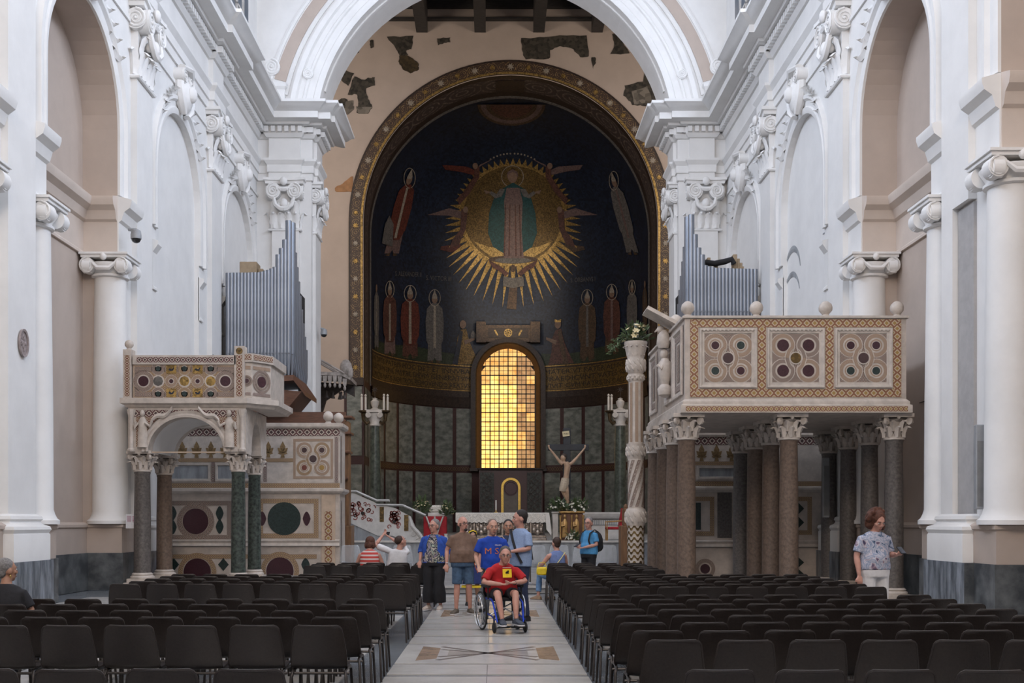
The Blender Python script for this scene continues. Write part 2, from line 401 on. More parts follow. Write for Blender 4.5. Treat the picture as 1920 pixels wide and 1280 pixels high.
def nave_wall(side, XF):
    s = -1 if side == 'left' else 1; sd = -s; W = XF + .16; B = W + .85; zt = 23.0
    wall = MB(); rec = MB()
    root = None
    upts = []
    for k, (a, b) in enumerate(BAYS):
        blind = a > 28; dep = .14 if blind else .85; ya, yb = a + PW + .85, b - 1.0; zs = 11.2
        Bk = W + dep
        f0 = lambda y, z: (s * W, y, z)
        wall.add([f0(a, 0), f0(ya, 0), f0(ya, ZENT + 2.7), f0(a, ZENT + 2.7)], [(0, 1, 2, 3)])
        wall.add([f0(yb, 0), f0(b, 0), f0(b, ZENT + 2.7), f0(yb, ZENT + 2.7)], [(0, 1, 2, 3)])
        out = arch_fill(wall, f0, ya, yb, 0, zs, ZENT + 2.7)
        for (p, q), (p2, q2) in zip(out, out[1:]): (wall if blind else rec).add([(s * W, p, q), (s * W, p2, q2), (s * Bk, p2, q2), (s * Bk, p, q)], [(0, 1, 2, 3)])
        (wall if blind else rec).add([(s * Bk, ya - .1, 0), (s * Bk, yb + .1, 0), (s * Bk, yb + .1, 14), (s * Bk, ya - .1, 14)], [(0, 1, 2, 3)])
        # clerestory wall with a window opening
        wa, wb = (a + b + PW) / 2 - 1.6, (a + b + PW) / 2 + 1.6
        for (p, q, z0, z1) in ((a, wa, 17.3, zt), (wb, b, 17.3, zt), (wa, wb, 17.3, 18.3), (wa, wb, 21.5, zt)):
            wall.add([f0(p, z0), f0(q, z0), f0(q, z1), f0(p, z1)], [(0, 1, 2, 3)])
    root = struct(wall.build('wall_' + side, PLASTER))
    rec.build('recess_wall', PLBEIGE_SHADE, root)
    base = struct(MB().box(s * (W + 1) - .02, s * (W + 1) + .02, -8, 43, 0, .05).build('baseboard_' + side, DADOD))
    entpath = []
    for k, (a, b) in enumerate(BAYS):
        blind = a > 28; dep = .14 if blind else .85; ya, yb = a + PW + .85, b - 1.0; Bk = W + dep; zs = 11.2
        vis = a > 5
        entpath += [(s * W, a), (s * XF, a), (s * XF, a + PW), (s * W, a + PW)]
        # pilaster
        notch = (side == 'right' and abs(a - 20.8) < .1)
        pm = MB()
        x0, x1 = sorted((s * XF, s * (W + .02)))
        if notch:                                              # a chase is cut into this pilaster, leaving its far edge
            pm.box(x0, x1, a, a + PW, 7.65, ZCAP); pm.box(x0, x1, a + .72, a + PW, 1.75, 7.65)
        else: pm.box(x0, x1, a, a + PW, 1.75, ZCAP)
        pm.build('pilaster', PLASTER, root)
        bs = MB(); bp = [(s * W, a - .02), (s * XF, a - .02), (s * XF, a + PW + .02), (s * W, a + PW + .02)]
        bs.sweep(bp, [(-.05, .9), (.2, .9), (.2, 1.4), (.18, 1.43), (.22, 1.5), (.2, 1.56), (.1, 1.6), (.06, 1.66), (.1, 1.7), (.08, 1.76), (0, 1.8), (-.05, 1.8)], 0, sd)
        bs.build('pilaster_base', PLASTER, root, 35)
        if vis: mobj('capital', CAPC, root, (s * (XF - .0), a + PW / 2, ZCAP), (0, 0, s * -pi / 2 if s > 0 else pi / 2))
        # dado slabs following the plan of pier and recess
        path = [(s * W, a - .14), (s * (XF - .02), a - .14), (s * (XF - .02), a + PW + .14), (s * W, a + PW + .14), (s * W, ya), (s * Bk, ya)]
        n = 3
        path += [(s * Bk, ya + (yb - ya) * i / n) for i in range(1, n + 1)] + [(s * W, yb), (s * W, b - .14)]
        op = offpath(path, .2, sd)
        for i in range(len(path) - 1):
            p, q = Vector(path[i]), Vector(path[i + 1])
            if (q - p).length < .05: continue
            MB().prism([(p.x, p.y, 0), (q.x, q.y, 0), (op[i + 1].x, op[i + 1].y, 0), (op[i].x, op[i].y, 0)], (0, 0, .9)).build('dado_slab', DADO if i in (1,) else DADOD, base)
        pl = path[3:]
        MB().sweep(pl, [(-.02, .9), (.16, .9), (.16, 1.5), (.2, 1.52), (.2, 1.58), (.1, 1.64), (-.02, 1.64)], 0, sd).build('plinth_moulding', PLASTER if blind else PLBEIGE_SHADE, root)
        if not blind and vis:
            # jamb columns, impost and string courses
            for yc, sg in ((yb + .15, 1), (ya - .15, -1)):
                cx = s * (W + .22); c = MB()
                c.lathe([(.55, 1.6), (.55, 1.68), (.5, 1.72), (.46, 1.8), (.43, 1.9), (.42, 4), (.375, 7.6)], (cx, yc, 0), 24)
                c.build('jamb_column', PLASTER if sg > 0 else PLASTER, root, 30)
                mobj('capital', CAPI, root, (cx, yc, 7.58), (0, 0, 0), (.95, .95, 1))
            IMPP = [(-.02, 8.14), (.06, 8.14), (.06, 8.2), (.03, 8.24), (.03, 8.95), (.1, 9.0), (.16, 9.2), (.3, 9.3), (.34, 9.42), (.34, 9.5), (-.02, 9.6)]
            for imp, im in (([(s * W, a + PW), (s * W, ya)], PLASTER), ([(s * W, ya), (s * Bk, ya), (s * Bk, yb), (s * W, yb)], IMPSHADE), ([(s * W, yb), (s * W, b)], PLASTER)):
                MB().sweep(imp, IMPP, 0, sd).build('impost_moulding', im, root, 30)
        elif blind:
            for yy in (ya, yb):
                p0, p1 = (yy - .35, yy) if yy == ya else (yy, yy + .35)
                MB().sweep([(s * W, p0), (s * W, p1)], [(-.02, 7.9), (.05, 7.9), (.05, 7.96), (.02, 8.0), (.02, 8.9), (.16, 9.1), (.16, 9.2), (-.02, 9.25)], 0, sd).build('impost_moulding', PLASTER, root)
        # archivolt and keystone
        c, r = (ya + yb) / 2, (yb - ya) / 2; av = MB(); prof = [(.0, .0), (.0, .06), (.1, .09), (.16, .09), (.2, .05), (.34, .05), (.4, .13), (.5, .13), (.54, 0)]
        R = []
        for i in range(25):
            t = pi * i / 24
            R.append([(s * (W - o), c - (r + dr) * cos(t), zs + (r + dr) * sin(t)) for dr, o in prof])
        low = [(s * (W - o), 0, 0) for dr, o in prof]
        R = [[(s * (W - o), c - (r + dr), 9.6) for dr, o in prof]] + R + [[(s * (W - o), c + (r + dr), 9.6) for dr, o in prof]]
        av.loft(R, cap=True).build('archivolt', PLASTER, root, 30)
        if vis: mobj('keystone', CART, root, (s * (W - .02), c, zs + r + .02), (0, 0, pi / 2 if s < 0 else -pi / 2), (1.0, 1.25, .8))
    entpath.append((s * W, ZC))
    # entablature carried on round the crossing pier
    front = [(s * (W - .55), ZC), (s * (W - .55), ZC - .16), (s * 7.55, ZC - .16), (s * 7.55, ZC), (s * 7.1, ZC), (s * 7.1, ZC + .35), (s * 6.98, ZC + .35), (s * 6.98, ZC + 1.6), (s * 7.1, ZC + 1.6), (s * 7.1, ZC + 2.0)]
    ep = [(s * W, -8)] + entpath + front
    MB().sweep(ep, ENT, ZENT, sd).build('entablature', PLASTER, root, 30)
    dn = MB(); op = offpath(ep, .22, sd)
    for p, q in zip(op, op[1:]):
        d = q - p; L = d.length
        if max(p.y, q.y) < 12 or L < .1: continue
        d.normalize(); nrm = Vector((d.y, -d.x)) * sd; n = max(1, int(L / .24))
        for i in range(n):
            a = p + d * (L * (i + .2) / n); b = p + d * (L * (i + .8) / n)
            dn.prism([(a.x, a.y, ZENT + 1.76), (b.x, b.y, ZENT + 1.76), (b.x + nrm.x * .15, b.y + nrm.y * .15, ZENT + 1.76), (a.x + nrm.x * .15, a.y + nrm.y * .15, ZENT + 1.76)], (0, 0, .2))
    dn.build('dentil_course', PLASTER, root, kind='stuff')
    # frieze string under the capitals between the pilasters, at architrave depth
    for (a, b) in BAYS:
        if a < 12: continue
        MB().sweep([(s * W, a + PW), (s * W, b)], [(-.01, ZENT - .62), (.05, ZENT - .62), (.05, ZENT - .52), (-.01, ZENT - .5)], 0, sd).build('string_moulding', PLASTER, root)
    return root
WALL_L = nave_wall('left', XL); WALL_R = nave_wall('right', XR)
# window frames of the clerestory
wn = 0
for s, X in ((-1, XL), (1, XR)):
    for (a, b) in BAYS[2:]:
        wn += 1; yc = (a + b + PW) / 2; f = MB(); x = s * (X + .34)
        for yy in (yc - 1.55, yc - .5, yc + .5, yc + 1.55): f.box(x - .04, x + .04, yy - .05, yy + .05, 18.3, 21.5)
        for zz in (18.34, 19.4, 20.5, 21.46): f.box(x - .04, x + .04, yc - 1.6, yc + 1.6, zz - .04, zz + .04)
        struct(f.build('window_%d' % wn, WHITEM))
# ---------------------------------------------------------------- nave ceiling, facade wall
cl = MB().grid(lambda u, v: (-9.4 + 18.8 * u, -8 + 53.4 * v, 22.6 + 4.2 * sin(pi * u)), 16, 2)
struct(cl.build('ceiling', PLASTER, smooth=True))
struct(MB().box(-9.6, 9.6, -8.3, -8, 0, 27).build('wall_back', PLASTER))
# ---------------------------------------------------------------- crossing arch
aw = MB(); R_ = 6.9; zc = 16.5; CX = -.02
n = 40
t0 = math.asin((17.4 - zc) / R_)
arc = [(CX - R_ * cos(t0 + (pi - 2 * t0) * i / n), zc + R_ * sin(t0 + (pi - 2 * t0) * i / n)) for i in range(n + 1)]
for y in (ZC, ZC + 2.0):
    for p, q in zip(arc, arc[1:]): aw.add([(p[0], y, p[1]), (q[0], y, q[1]), (q[0], y, 28), (p[0], y, 28)], [(0, 1, 2, 3)])
    for s in (-1, 1): aw.add([(arc[0 if s < 0 else -1][0], y, 17.4), (s * 9.4, y, 17.4), (s * 9.4, y, 28), (arc[0 if s < 0 else -1][0], y, 28)], [(0, 1, 2, 3)])
for p, q in zip(arc, arc[1:]): aw.add([(p[0], ZC, p[1]), (q[0], ZC, q[1]), (q[0], ZC + 2, q[1]), (p[0], ZC + 2, p[1])], [(0, 1, 2, 3)])
for s in (-1, 1):
    x0, x1 = sorted((s * 7.1, s * 9.4)); aw.box(x0, x1, ZC, ZC + 2, 0, 17.4)
    xx = s * 30; aw.add([(s * 9.3, ZC + 2, 0), (xx, ZC + 2, 0), (xx, ZC + 2, 30), (s * 9.3, ZC + 2, 30)], [(0, 1, 2, 3)])
awo = struct(aw.build('wall_crossing', PLASTER))
def front_arch(prof, name, a0=t0, m=PLASTER):
    R = []
    for i in range(49):
        t = a0 + (pi - 2 * a0) * i / 48
        R.append([(CX - (R_ + dr) * cos(t), ZC - o, zc + (R_ + dr) * sin(t)) for dr, o in prof])
    return MB().loft(R, cap=True).build(name, m, awo, 30)
front_arch([(0, 0), (0, .1), (.1, .14), (.22, .14), (.26, .08), (.5, .1), (.54, .16), (.62, .16), (.66, .1), (.84, .12), (.9, .22), (1.08, .24), (1.14, 0)], 'archivolt')
front_arch([(1.25, 0), (1.25, .05), (1.33, .08), (1.41, .05), (1.41, 0)], 'arch_moulding', .2)
front_arch([(1.95, 0), (1.95, .05), (2.03, .08), (2.11, .05), (2.11, 0)], 'arch_moulding', .2)
front_arch([(1.45, 0), (1.45, .02), (1.9, .02), (1.9, 0)], 'arch_panel', .26, PLBEIGE_SHADE)
# soffit panel mouldings
R = [[(CX - (R_ - o) * cos(t), ZC + y, zc + (R_ - o) * sin(t)) for y, o in ((.3, 0), (.3, .05), (.4, .07), (.5, .05), (.5, 0))] for t in [t0 + .15 + (pi - 2 * t0 - .3) * i / 40 for i in range(41)]]
MB().loft(R, cap=True).build('soffit_moulding', PLASTER, awo, 30)
for s in (-1, 1):
    # impost blocks of the outer arch, scrolls, pier pilasters with capitals
    x0, x1 = sorted((s * 8.1, s * 9.2))
    MB().sweep([(s * 9.25, ZC), (s * 9.2, ZC - .14), (s * 8.12, ZC - .14), (s * 8.1, ZC)], [(-.02, 17.4), (.02, 17.4), (.02, 18.3), (.1, 18.4), (.12, 18.5), (-.02, 18.52)], 0, -s).build('impost_block', PLASTER, awo)
    sc = MB(); volute(sc, (s * 8.62, ZC - .1, 19.2), (1, 0, 0), (0, 0, 1), (0, -1, 0), .33, .1, s); volute(sc, (s * 7.2, ZC - .2, 18.9), (1, 0, 0), (0, 0, 1), (0, -1, 0), .2, .1, -s)
    sc.build('scroll', STUCCO, awo, 45)
    x0, x1 = sorted((s * (XL - .45), s * 7.55)); MB().box(x0, x1, ZC - .16, ZC + .1, 1.7, ZCAP).build('pier_pilaster', PLASTER, awo)
    MB().box(min(s * 7.1, s * 6.98), max(s * 7.1, s * 6.98), ZC + .35, ZC + 1.6, 1.7, ZCAP).build('pier_pilaster', PLASTER, awo)
    mobj('capital', CAPC, awo, (s * (XL - .95) , ZC - .12, ZCAP), (0, 0, 0), (.92, 1, 1))
    mobj('capital', CAPC, awo, (s * 7.0, ZC + .98, ZCAP), (0, 0, -s * pi / 2), (.95, 1, 1))
    bs = MB(); bs.sweep([(s * (XL + .1), ZC - .18), (s * 7.05, ZC - .18), (s * 7.05, ZC + 2)], [(-.05, 0), (.2, 0), (.2, 1.4), (.22, 1.5), (.1, 1.6), (.08, 1.76), (-.05, 1.8)], 0, -s); bs.build('pier_base', PLASTER, awo)
# ---------------------------------------------------------------- transept and apse
AY, AC, AR, ZS, AD = 60.0, .83, 7.86, 17.7, 63.0        # plane of the apse wall, apse centre x, radius, springing height, centre depth
tw = MB()
n = 44
oa = [(AC - AR * cos(pi * i / n), ZS + AR * sin(pi * i / n)) for i in range(n + 1)]
for p, q in zip(oa, oa[1:]): tw.add([(p[0], AY, p[1]), (q[0], AY, q[1]), (q[0], AY, 31), (p[0], AY, 31)], [(0, 1, 2, 3)])
for s in (-1, 1): tw.add([(AC + s * AR, AY, 0), (s * 20, AY, 0), (s * 20, AY, 31), (AC + s * AR, AY, 31)], [(0, 1, 2, 3)])
two = struct(tw.build('wall_apse', PLTRAN))
struct(MB().box(-20.3, -20, 45, 60.2, 0, 31).build('wall_transept_left', PLTRAN)); struct(MB().box(20, 20.3, 45, 60.2, 0, 31).build('wall_transept_right', PLTRAN))
ce = struct(MB().box(-20.3, 20.3, 45, 60.3, 29.6, 29.9).build('ceiling_transept', WOODD))
jm = MB().box(-.3, .3, 45.3, 60, -.0, 1.75).mesh('joist', WOODD)
for px in (570, 680, 790, 900, 1011, 1121, 1232, 1342): mobj('joist', jm, ce, (PXX(px, 59.5), 0, 27.85))
MB().box(-20, 20, 59.7, 60, 28.45, 28.55).build('wall_plate', WOODD, ce); MB().box(-20, 20, 59.8, 60, 29.1, 29.6).build('wall_plate', WOODD, ce)
# ---------------------------------------------------------------- apse: reveal, drum, half dome
NAVY = mosaic('mosaic_navy', (.012, .02, .042), .45, var=.5, scale=9)
DARKB = mosaic('mosaic_dark_brown', (.045, .026, .018), .5, var=.4)
BROWN = mosaic('mosaic_brown', (.11, .065, .035), .5, var=.4)
GOLD = mosaic('mosaic_gold', (.50, .32, .10), .38, .55, var=.45, scale=16)
GOLDD = mosaic('mosaic_gold_dark', (.20, .125, .04), .42, .4, var=.45, scale=16)
CREAM = mosaic('mosaic_cream', (.42, .36, .28), .5, var=.25)
GREYC = mosaic('mosaic_grey', (.17, .155, .14), .5, var=.3)
RED = mosaic('mosaic_red', (.15, .036, .022), .5, var=.35)
RUST = mosaic('mosaic_rust', (.13, .052, .036), .5, var=.4)
MAUVE = mosaic('mosaic_mauve', (.21, .135, .12), .5, var=.25)
TEAL = mosaic('mosaic_teal', (.012, .075, .075), .5, var=.35)
SKIN_M = mosaic('mosaic_flesh', (.30, .19, .13), .5, var=.15)
GREEN_M = mosaic('mosaic_green', (.035, .05, .024), .5, var=.4)
PORPH = mat('porphyry', (.055, .022, .022), .4, var=.3, scale=20)
PANELM = mat('green_grey_marble', (.10, .112, .10), .35, col2=(.26, .275, .245), scale=1.6, stretch=(1.2, 1.2, 2.2), detail=9, ramp=(.36, .64))
def ap(th, z, off=0.0):                                # point on the drum by angle from the back centre
    r = AR - off
    return Vector((AC + r * sin(th), AD + r * cos(th), z))
def hit(px, py, off=0.0):                              # pixel -> apse surface
    o = Vector((0, 0, CH)); d = Vector(((px - VX) / F, 1, (VY - py) / F)); r = AR - off
    ox, oy = o.x - AC, o.y - AD
    a = d.x ** 2 + d.y ** 2; b = ox * d.x + oy * d.y; c = ox * ox + oy * oy - r * r
    t = (-b + sqrt(max(0, b * b - a * c))) / a; p = o + d * t
    if p.z > ZS:
        q = o - Vector((AC, AD, ZS)); a = d.dot(d); b = q.dot(d); c = q.dot(q) - r * r
        t = (-b + sqrt(max(0, b * b - a * c))) / a; p = o + d * t
    return p
m = MB()
m.grid(lambda u, v: ap(-pi / 2 + pi * u, ZS * v), 48, 2)
m.grid(lambda u, v: (AC + AR * cos(v * pi / 2) * sin(-pi / 2 + pi * u), AD + AR * cos(v * pi / 2) * cos(-pi / 2 + pi * u), ZS + AR * sin(v * pi / 2)), 48, 20)
apse = struct(m.build('wall_apse_drum', NAVY, smooth=60))
def arch_strip(r0, r1, y0, y1, n=60, zb=9.3):           # strip over the apse arch between two (radius, depth) rims
    pts = [(-1, zb)] + [(None, pi * i / n) for i in range(n + 1)] + [(1, zb)]
    A = []
    for k, t in pts:
        if k: A.append(((AC + k * r0, y0, t), (AC + k * r1, y1, t)))
        else: A.append(((AC - r0 * cos(t), y0, ZS + r0 * sin(t)), (AC - r1 * cos(t), y1, ZS + r1 * sin(t))))
    mb = MB(); u = 0
    for (a, b), (c, d) in zip(A, A[1:]):
        w = max(.05, (Vector(a) - Vector(b)).length); L = ((Vector(a) - Vector(c)).length) / w
        mb.add([a, c, d, b], [(0, 1, 2, 3)], [[(u, 0), (u + L, 0), (u + L, 1), (u, 1)]]); u += L
    return mb
def scroll_mat(name, bg, fg, g):                        # running ornament of roundels and lozenges
    if name in MATS: return MATS[name]
    mm = bpy.data.materials.new(name); mm.use_nodes = True; N, L = nodes_of(mm); bs = N['Principled BSDF']; bs.inputs['Roughness'].default_value = .5
    uv = N.new('ShaderNodeTexCoord'); mp = N.new('ShaderNodeMapping'); mp.inputs['Scale'].default_value = (g, 1, 1); L.new(uv.outputs['UV'], mp.inputs[0])
    fr = N.new('ShaderNodeVectorMath'); fr.operation = 'FRACTION'; L.new(mp.outputs[0], fr.inputs[0])
    sb = N.new('ShaderNodeVectorMath'); sb.operation = 'SUBTRACT'; sb.inputs[1].default_value = (.5, .5, 0); L.new(fr.outputs[0], sb.inputs[0])
    ln = N.new('ShaderNodeVectorMath'); ln.operation = 'LENGTH'; L.new(sb.outputs[0], ln.inputs[0])
    ml = N.new('ShaderNodeMath'); ml.operation = 'MULTIPLY'; ml.inputs[1].default_value = 5.5; L.new(ln.outputs['Value'], ml.inputs[0])
    f2 = N.new('ShaderNodeMath'); f2.operation = 'FRACT'; L.new(ml.outputs[0], f2.inputs[0])
    no = N.new('ShaderNodeTexNoise'); no.inputs['Scale'].default_value = 9; L.new(uv.outputs['Object'], no.inputs['Vector'])
    ad = N.new('ShaderNodeMath'); ad.operation = 'MULTIPLY'; L.new(f2.outputs[0], ad.inputs[0]); L.new(no.outputs[0], ad.inputs[1])
    cr = N.new('ShaderNodeValToRGB'); cr.color_ramp.elements[0].position = .34; cr.color_ramp.elements[0].color = (*bg, 1); cr.color_ramp.elements[1].position = .5; cr.color_ramp.elements[1].color = (*fg, 1)
    L.new(ad.outputs[0], cr.inputs[0]); L.new(cr.outputs[0], bs.inputs['Base Color']); MATS[name] = mm
    return mm
BORD = scroll_mat('border_scrolls', (.05, .028, .018), (.26, .17, .075), 1.0)
BORD2 = scroll_mat('border_flowers', (.055, .038, .033), (.20, .155, .12), .8)
arch_strip(8.66, 8.56, 59.93, 59.93).build('arch_border', DARKB, two)
arch_strip(8.56, 8.02, 59.94, 59.94).build('arch_border_scrolls', BORD, two)
arch_strip(8.02, 7.90, 59.90, 59.90).build('arch_gold_line', GOLD, two)
arch_strip(8.66, 8.66, 60.0, 59.93).build('arch_border_edge', DARKB, two)
arch_strip(7.90, 7.86, 59.90, 60.5).build('reveal_edge', DARKB, two)
arch_strip(7.86, 7.86, 60.5, 62.2).build('reveal_flowers', BORD2, two)
arch_strip(7.86, 7.86, 62.2, 62.9).build('reveal_edge', DARKB, two)
arch_strip(7.86, 7.80, 62.9, 63.1).build('reveal_line', GREYC, two)
def rosette(px, py, r, mm, y=59.9):
    b = MB(); c = P(px, py, y); pts = [c + Vector((cos(a) * r * (1 if k % 2 else .55), 0, sin(a) * r * (1 if k % 2 else .55))) for k, a in enumerate([2 * pi * i / 16 for i in range(16)])]
    b.prism(pts, (0, .03, 0)); return b.build('border_rosette', mm, two)
for i in range(27):
    t = pi * (i + .5) / 27; r = 8.29; x, z = AC - r * cos(t), ZS + r * sin(t)
    b = MB(); k = .20 if i % 2 else .16
    b.prism([Vector((x + cos(a) * k * (1 if j % 2 else .5), 59.91, z + sin(a) * k * (1 if j % 2 else .5))) for j, a in enumerate([2 * pi * q / 16 for q in range(16)])], (0, .03, 0))
    b.build('border_rosette', CREAM if i % 2 else GOLD, two)
for s in (-1, 1):
    for i in range(9):
        x, z = AC + s * 8.29, 9.9 + i * .95; k = .17; b = MB()
        b.prism([Vector((x + cos(a) * k * (1 if j % 2 else .5), 59.91, z + sin(a) * k * (1 if j % 2 else .5))) for j, a in enumerate([2 * pi * q / 16 for q in range(16)])], (0, .03, 0))
        b.build('border_rosette', CREAM if i % 2 else GOLD, two)
# medallion at the crown of the reveal
mz = MB(); mz.grid(lambda u, v: (AC + (7.83) * sin((u - .5) * .2), 61.35 + (v - .5) * 1.5 * 1.0, ZS + 7.82 * cos((u - .5) * .2)), 8, 2); mz.build('crown_medallion', DARKB, two)
# ---- mosaic figures laid on the apse as thin inlays
import bmesh
def inlay(name, poly, mm, lay=1, parent=None, fn=None, edge=22):
    bm = bmesh.new(); vs = [bm.verts.new((x, y, 0)) for x, y in poly]
    try: f = bm.faces.new(vs)
    except ValueError: bm.free(); return None
    bmesh.ops.triangulate(bm, faces=[f])
    for _ in range(4):
        es = [e for e in bm.edges if e.calc_length() > edge]
        if not es: break
        bmesh.ops.subdivide_edges(bm, edges=es, cuts=1, use_grid_fill=False); bmesh.ops.triangulate(bm, faces=bm.faces[:])
    off = .02 + .014 * lay; g = fn or (lambda x, y: hit(x, y, off))
    for v in bm.verts: v.co = g(v.co.x, v.co.y)
    me = bpy.data.meshes.new(name); bm.to_mesh(me); bm.free(); me.materials.append(mm)
    o = bpy.data.objects.new(name, me); COL.objects.link(o); o.parent = parent or apse
    return o
def elps(cx, cy, rx, ry, n=20, a0=0): return [(cx + rx * cos(a0 + 2 * pi * i / n), cy + ry * sin(a0 + 2 * pi * i / n)) for i in range(n)]
def ringp(cx, cy, rx, ry, w, n=24):
    a = elps(cx, cy, rx, ry, n); b = elps(cx, cy, rx - w, ry - w, n)
    return a + [a[0], b[0]] + b[::-1]
def halo(cx, cy, rx, ry, mm=CREAM, w=1.3, lay=3):
    b = MB(); n = 24
    for i in range(n):
        q = []
        for j in (i, i + 1):
            t = 2 * pi * j / n; q.append((hit(cx + rx * cos(t), cy + ry * sin(t), .02 + .014 * lay), hit(cx + (rx - w) * cos(t), cy + (ry - w) * sin(t), .02 + .014 * lay)))
        b.add([q[0][0], q[1][0], q[1][1], q[0][1]], [(0, 1, 2, 3)])
    return b.build('mosaic_halo', mm, apse)
# golden aureole with rays
cx, cy = 962, 395
nr = 58
inlay('mosaic_aureole_rim', elps(cx, cy + 8, 101, 96, 44), GOLD, 1, edge=30)
for i in range(nr):
    a = 2 * pi * (i + .5) / nr; s_ = sin(a); ex, ey = 99 * cos(a), 94 * s_
    k = 1.14 if s_ < -.2 else 1.2 + .3 * max(0, s_ + .2) + (.42 * max(0, s_ - .3))
    tx, ty = cx + ex * k, cy + 8 + ey * k; da = pi / nr * .95
    inlay('mosaic_ray', [(cx + 99 * cos(a - da), cy + 8 + 94 * sin(a - da)), (tx, ty), (cx + 99 * cos(a + da), cy + 8 + 94 * sin(a + da)), (cx + 94 * cos(a), cy + 8 + 90 * sin(a))], GOLD, 1, edge=60)
inlay('mosaic_aureole', elps(cx, cy + 8, 93, 92, 40), GOLDD, 2)
inlay('mosaic_aureole_glow', [(888, 452), (905, 470), (930, 486), (962, 492), (994, 486), (1020, 470), (1036, 452), (1010, 462), (962, 470), (914, 462)], GOLD, 3)  # brighter gold crescent paints in the glow on the lower aureole
# robed figure in the aureole: a plain stand-in
inlay('mosaic_cloak', [(962, 342), (938, 356), (926, 372), (917, 400), (915, 436), (924, 462), (946, 476), (950, 400), (974, 400), (978, 476), (998, 462), (1007, 436), (1004, 400), (996, 372), (986, 356)], TEAL, 4)
inlay('mosaic_gown', [(950, 352), (974, 352), (980, 378), (978, 430), (982, 484), (944, 484), (948, 430), (945, 378)], MAUVE, 5)
for k in (-1, 1):
    inlay('mosaic_sleeve', [(961 + k * 14, 354), (961 + k * 20, 368), (961 + k * 32, 372), (961 + k * 44, 362), (961 + k * 40, 358), (961 + k * 30, 364), (961 + k * 24, 354)], GREYC, 6)
    inlay('mosaic_hand', [(961 + k * 40, 360), (961 + k * 54, 356), (961 + k * 50, 364)], SKIN_M, 6)
    for j in range(2): inlay('mosaic_fold', [(961 + k * (4 + 8 * j), 384), (961 + k * (6 + 8 * j), 384), (961 + k * (8 + 9 * j), 480), (961 + k * (5 + 9 * j), 480)], RUST, 6)
inlay('mosaic_head', elps(961, 331, 9, 12), SKIN_M, 6); halo(961, 331, 21, 21, CREAM, 1.2, 4)
inlay('mosaic_veil', [(950, 334), (952, 322), (961, 317), (970, 322), (972, 334), (968, 326), (961, 322), (954, 326)], MAUVE, 7)
inlay('mosaic_cloud', elps(962, 486, 46, 7), BROWN, 4); inlay('mosaic_cloud', elps(962, 488, 34, 6), GREYC, 5)
# winged bearer below, with open book
for k in (-1, 1): inlay('mosaic_wing', [(962 + k * 8, 512), (962 + k * 22, 500), (962 + k * 46, 487), (962 + k * 40, 500), (962 + k * 26, 508), (962 + k * 14, 518)], RUST, 5)
inlay('mosaic_head', elps(962, 503, 5, 7, 14), BROWN, 6)
inlay('mosaic_book', [(944, 518), (962, 521), (981, 518), (983, 536), (962, 540), (943, 536)], GREYC, 6)
inlay('mosaic_robe', [(955, 538), (970, 538), (968, 580), (950, 578)], BROWN, 4)
# flying figures at the flanks of the aureole
for k in (-1, 1):
    X = lambda v: 961 + k * v
    inlay('mosaic_wing', [(X(64), 322), (X(86), 312), (X(132), 309), (X(126), 318), (X(98), 322), (X(74), 328)], RED if k < 0 else MAUVE, 3)
    inlay('mosaic_angel', [(X(62), 312), (X(72), 310), (X(72), 330), (X(92), 360), (X(104), 372), (X(100), 384), (X(80), 362), (X(62), 332)], RUST, 4)
    inlay('mosaic_arm', [(X(64), 314), (X(40), 300), (X(36), 297), (X(62), 309)], MAUVE, 4)
    inlay('mosaic_head', elps(X(70), 311, 5, 6, 12), SKIN_M, 5)
    inlay('mosaic_wing', [(X(90), 398), (X(118), 390), (X(160), 403), (X(120), 404), (X(96), 410)], MAUVE, 3)
    inlay('mosaic_angel', [(X(84), 394), (X(96), 392), (X(98), 430), (X(112), 448), (X(118), 464), (X(100), 458), (X(88), 430)], RUST, 4)
    inlay('mosaic_head', elps(X(88), 393, 5, 6, 12), SKIN_M, 5)
    inlay('mosaic_cloud', [(X(100), 456), (X(134), 462), (X(136), 468), (X(110), 474), (X(92), 466)], RED if k < 0 else BROWN, 3)
    for j in range(7): inlay('mosaic_star', elps(X(4 + 6.2 * j), 288 + .18 * j * j * 1.6, 1.8, 1.8, 6), CREAM, 3)
# sky roundel at the top of the dome
for r_, mm, l in ((64, BROWN, 1), (58, MAUVE, 2), (48, BROWN, 3), (40, RUST, 4)):
    inlay('mosaic_sky_ring', [(959 + r_ * cos(t), 196 + r_ * .62 * sin(t)) for t in [pi * i / 16 for i in range(17)]], mm, l)
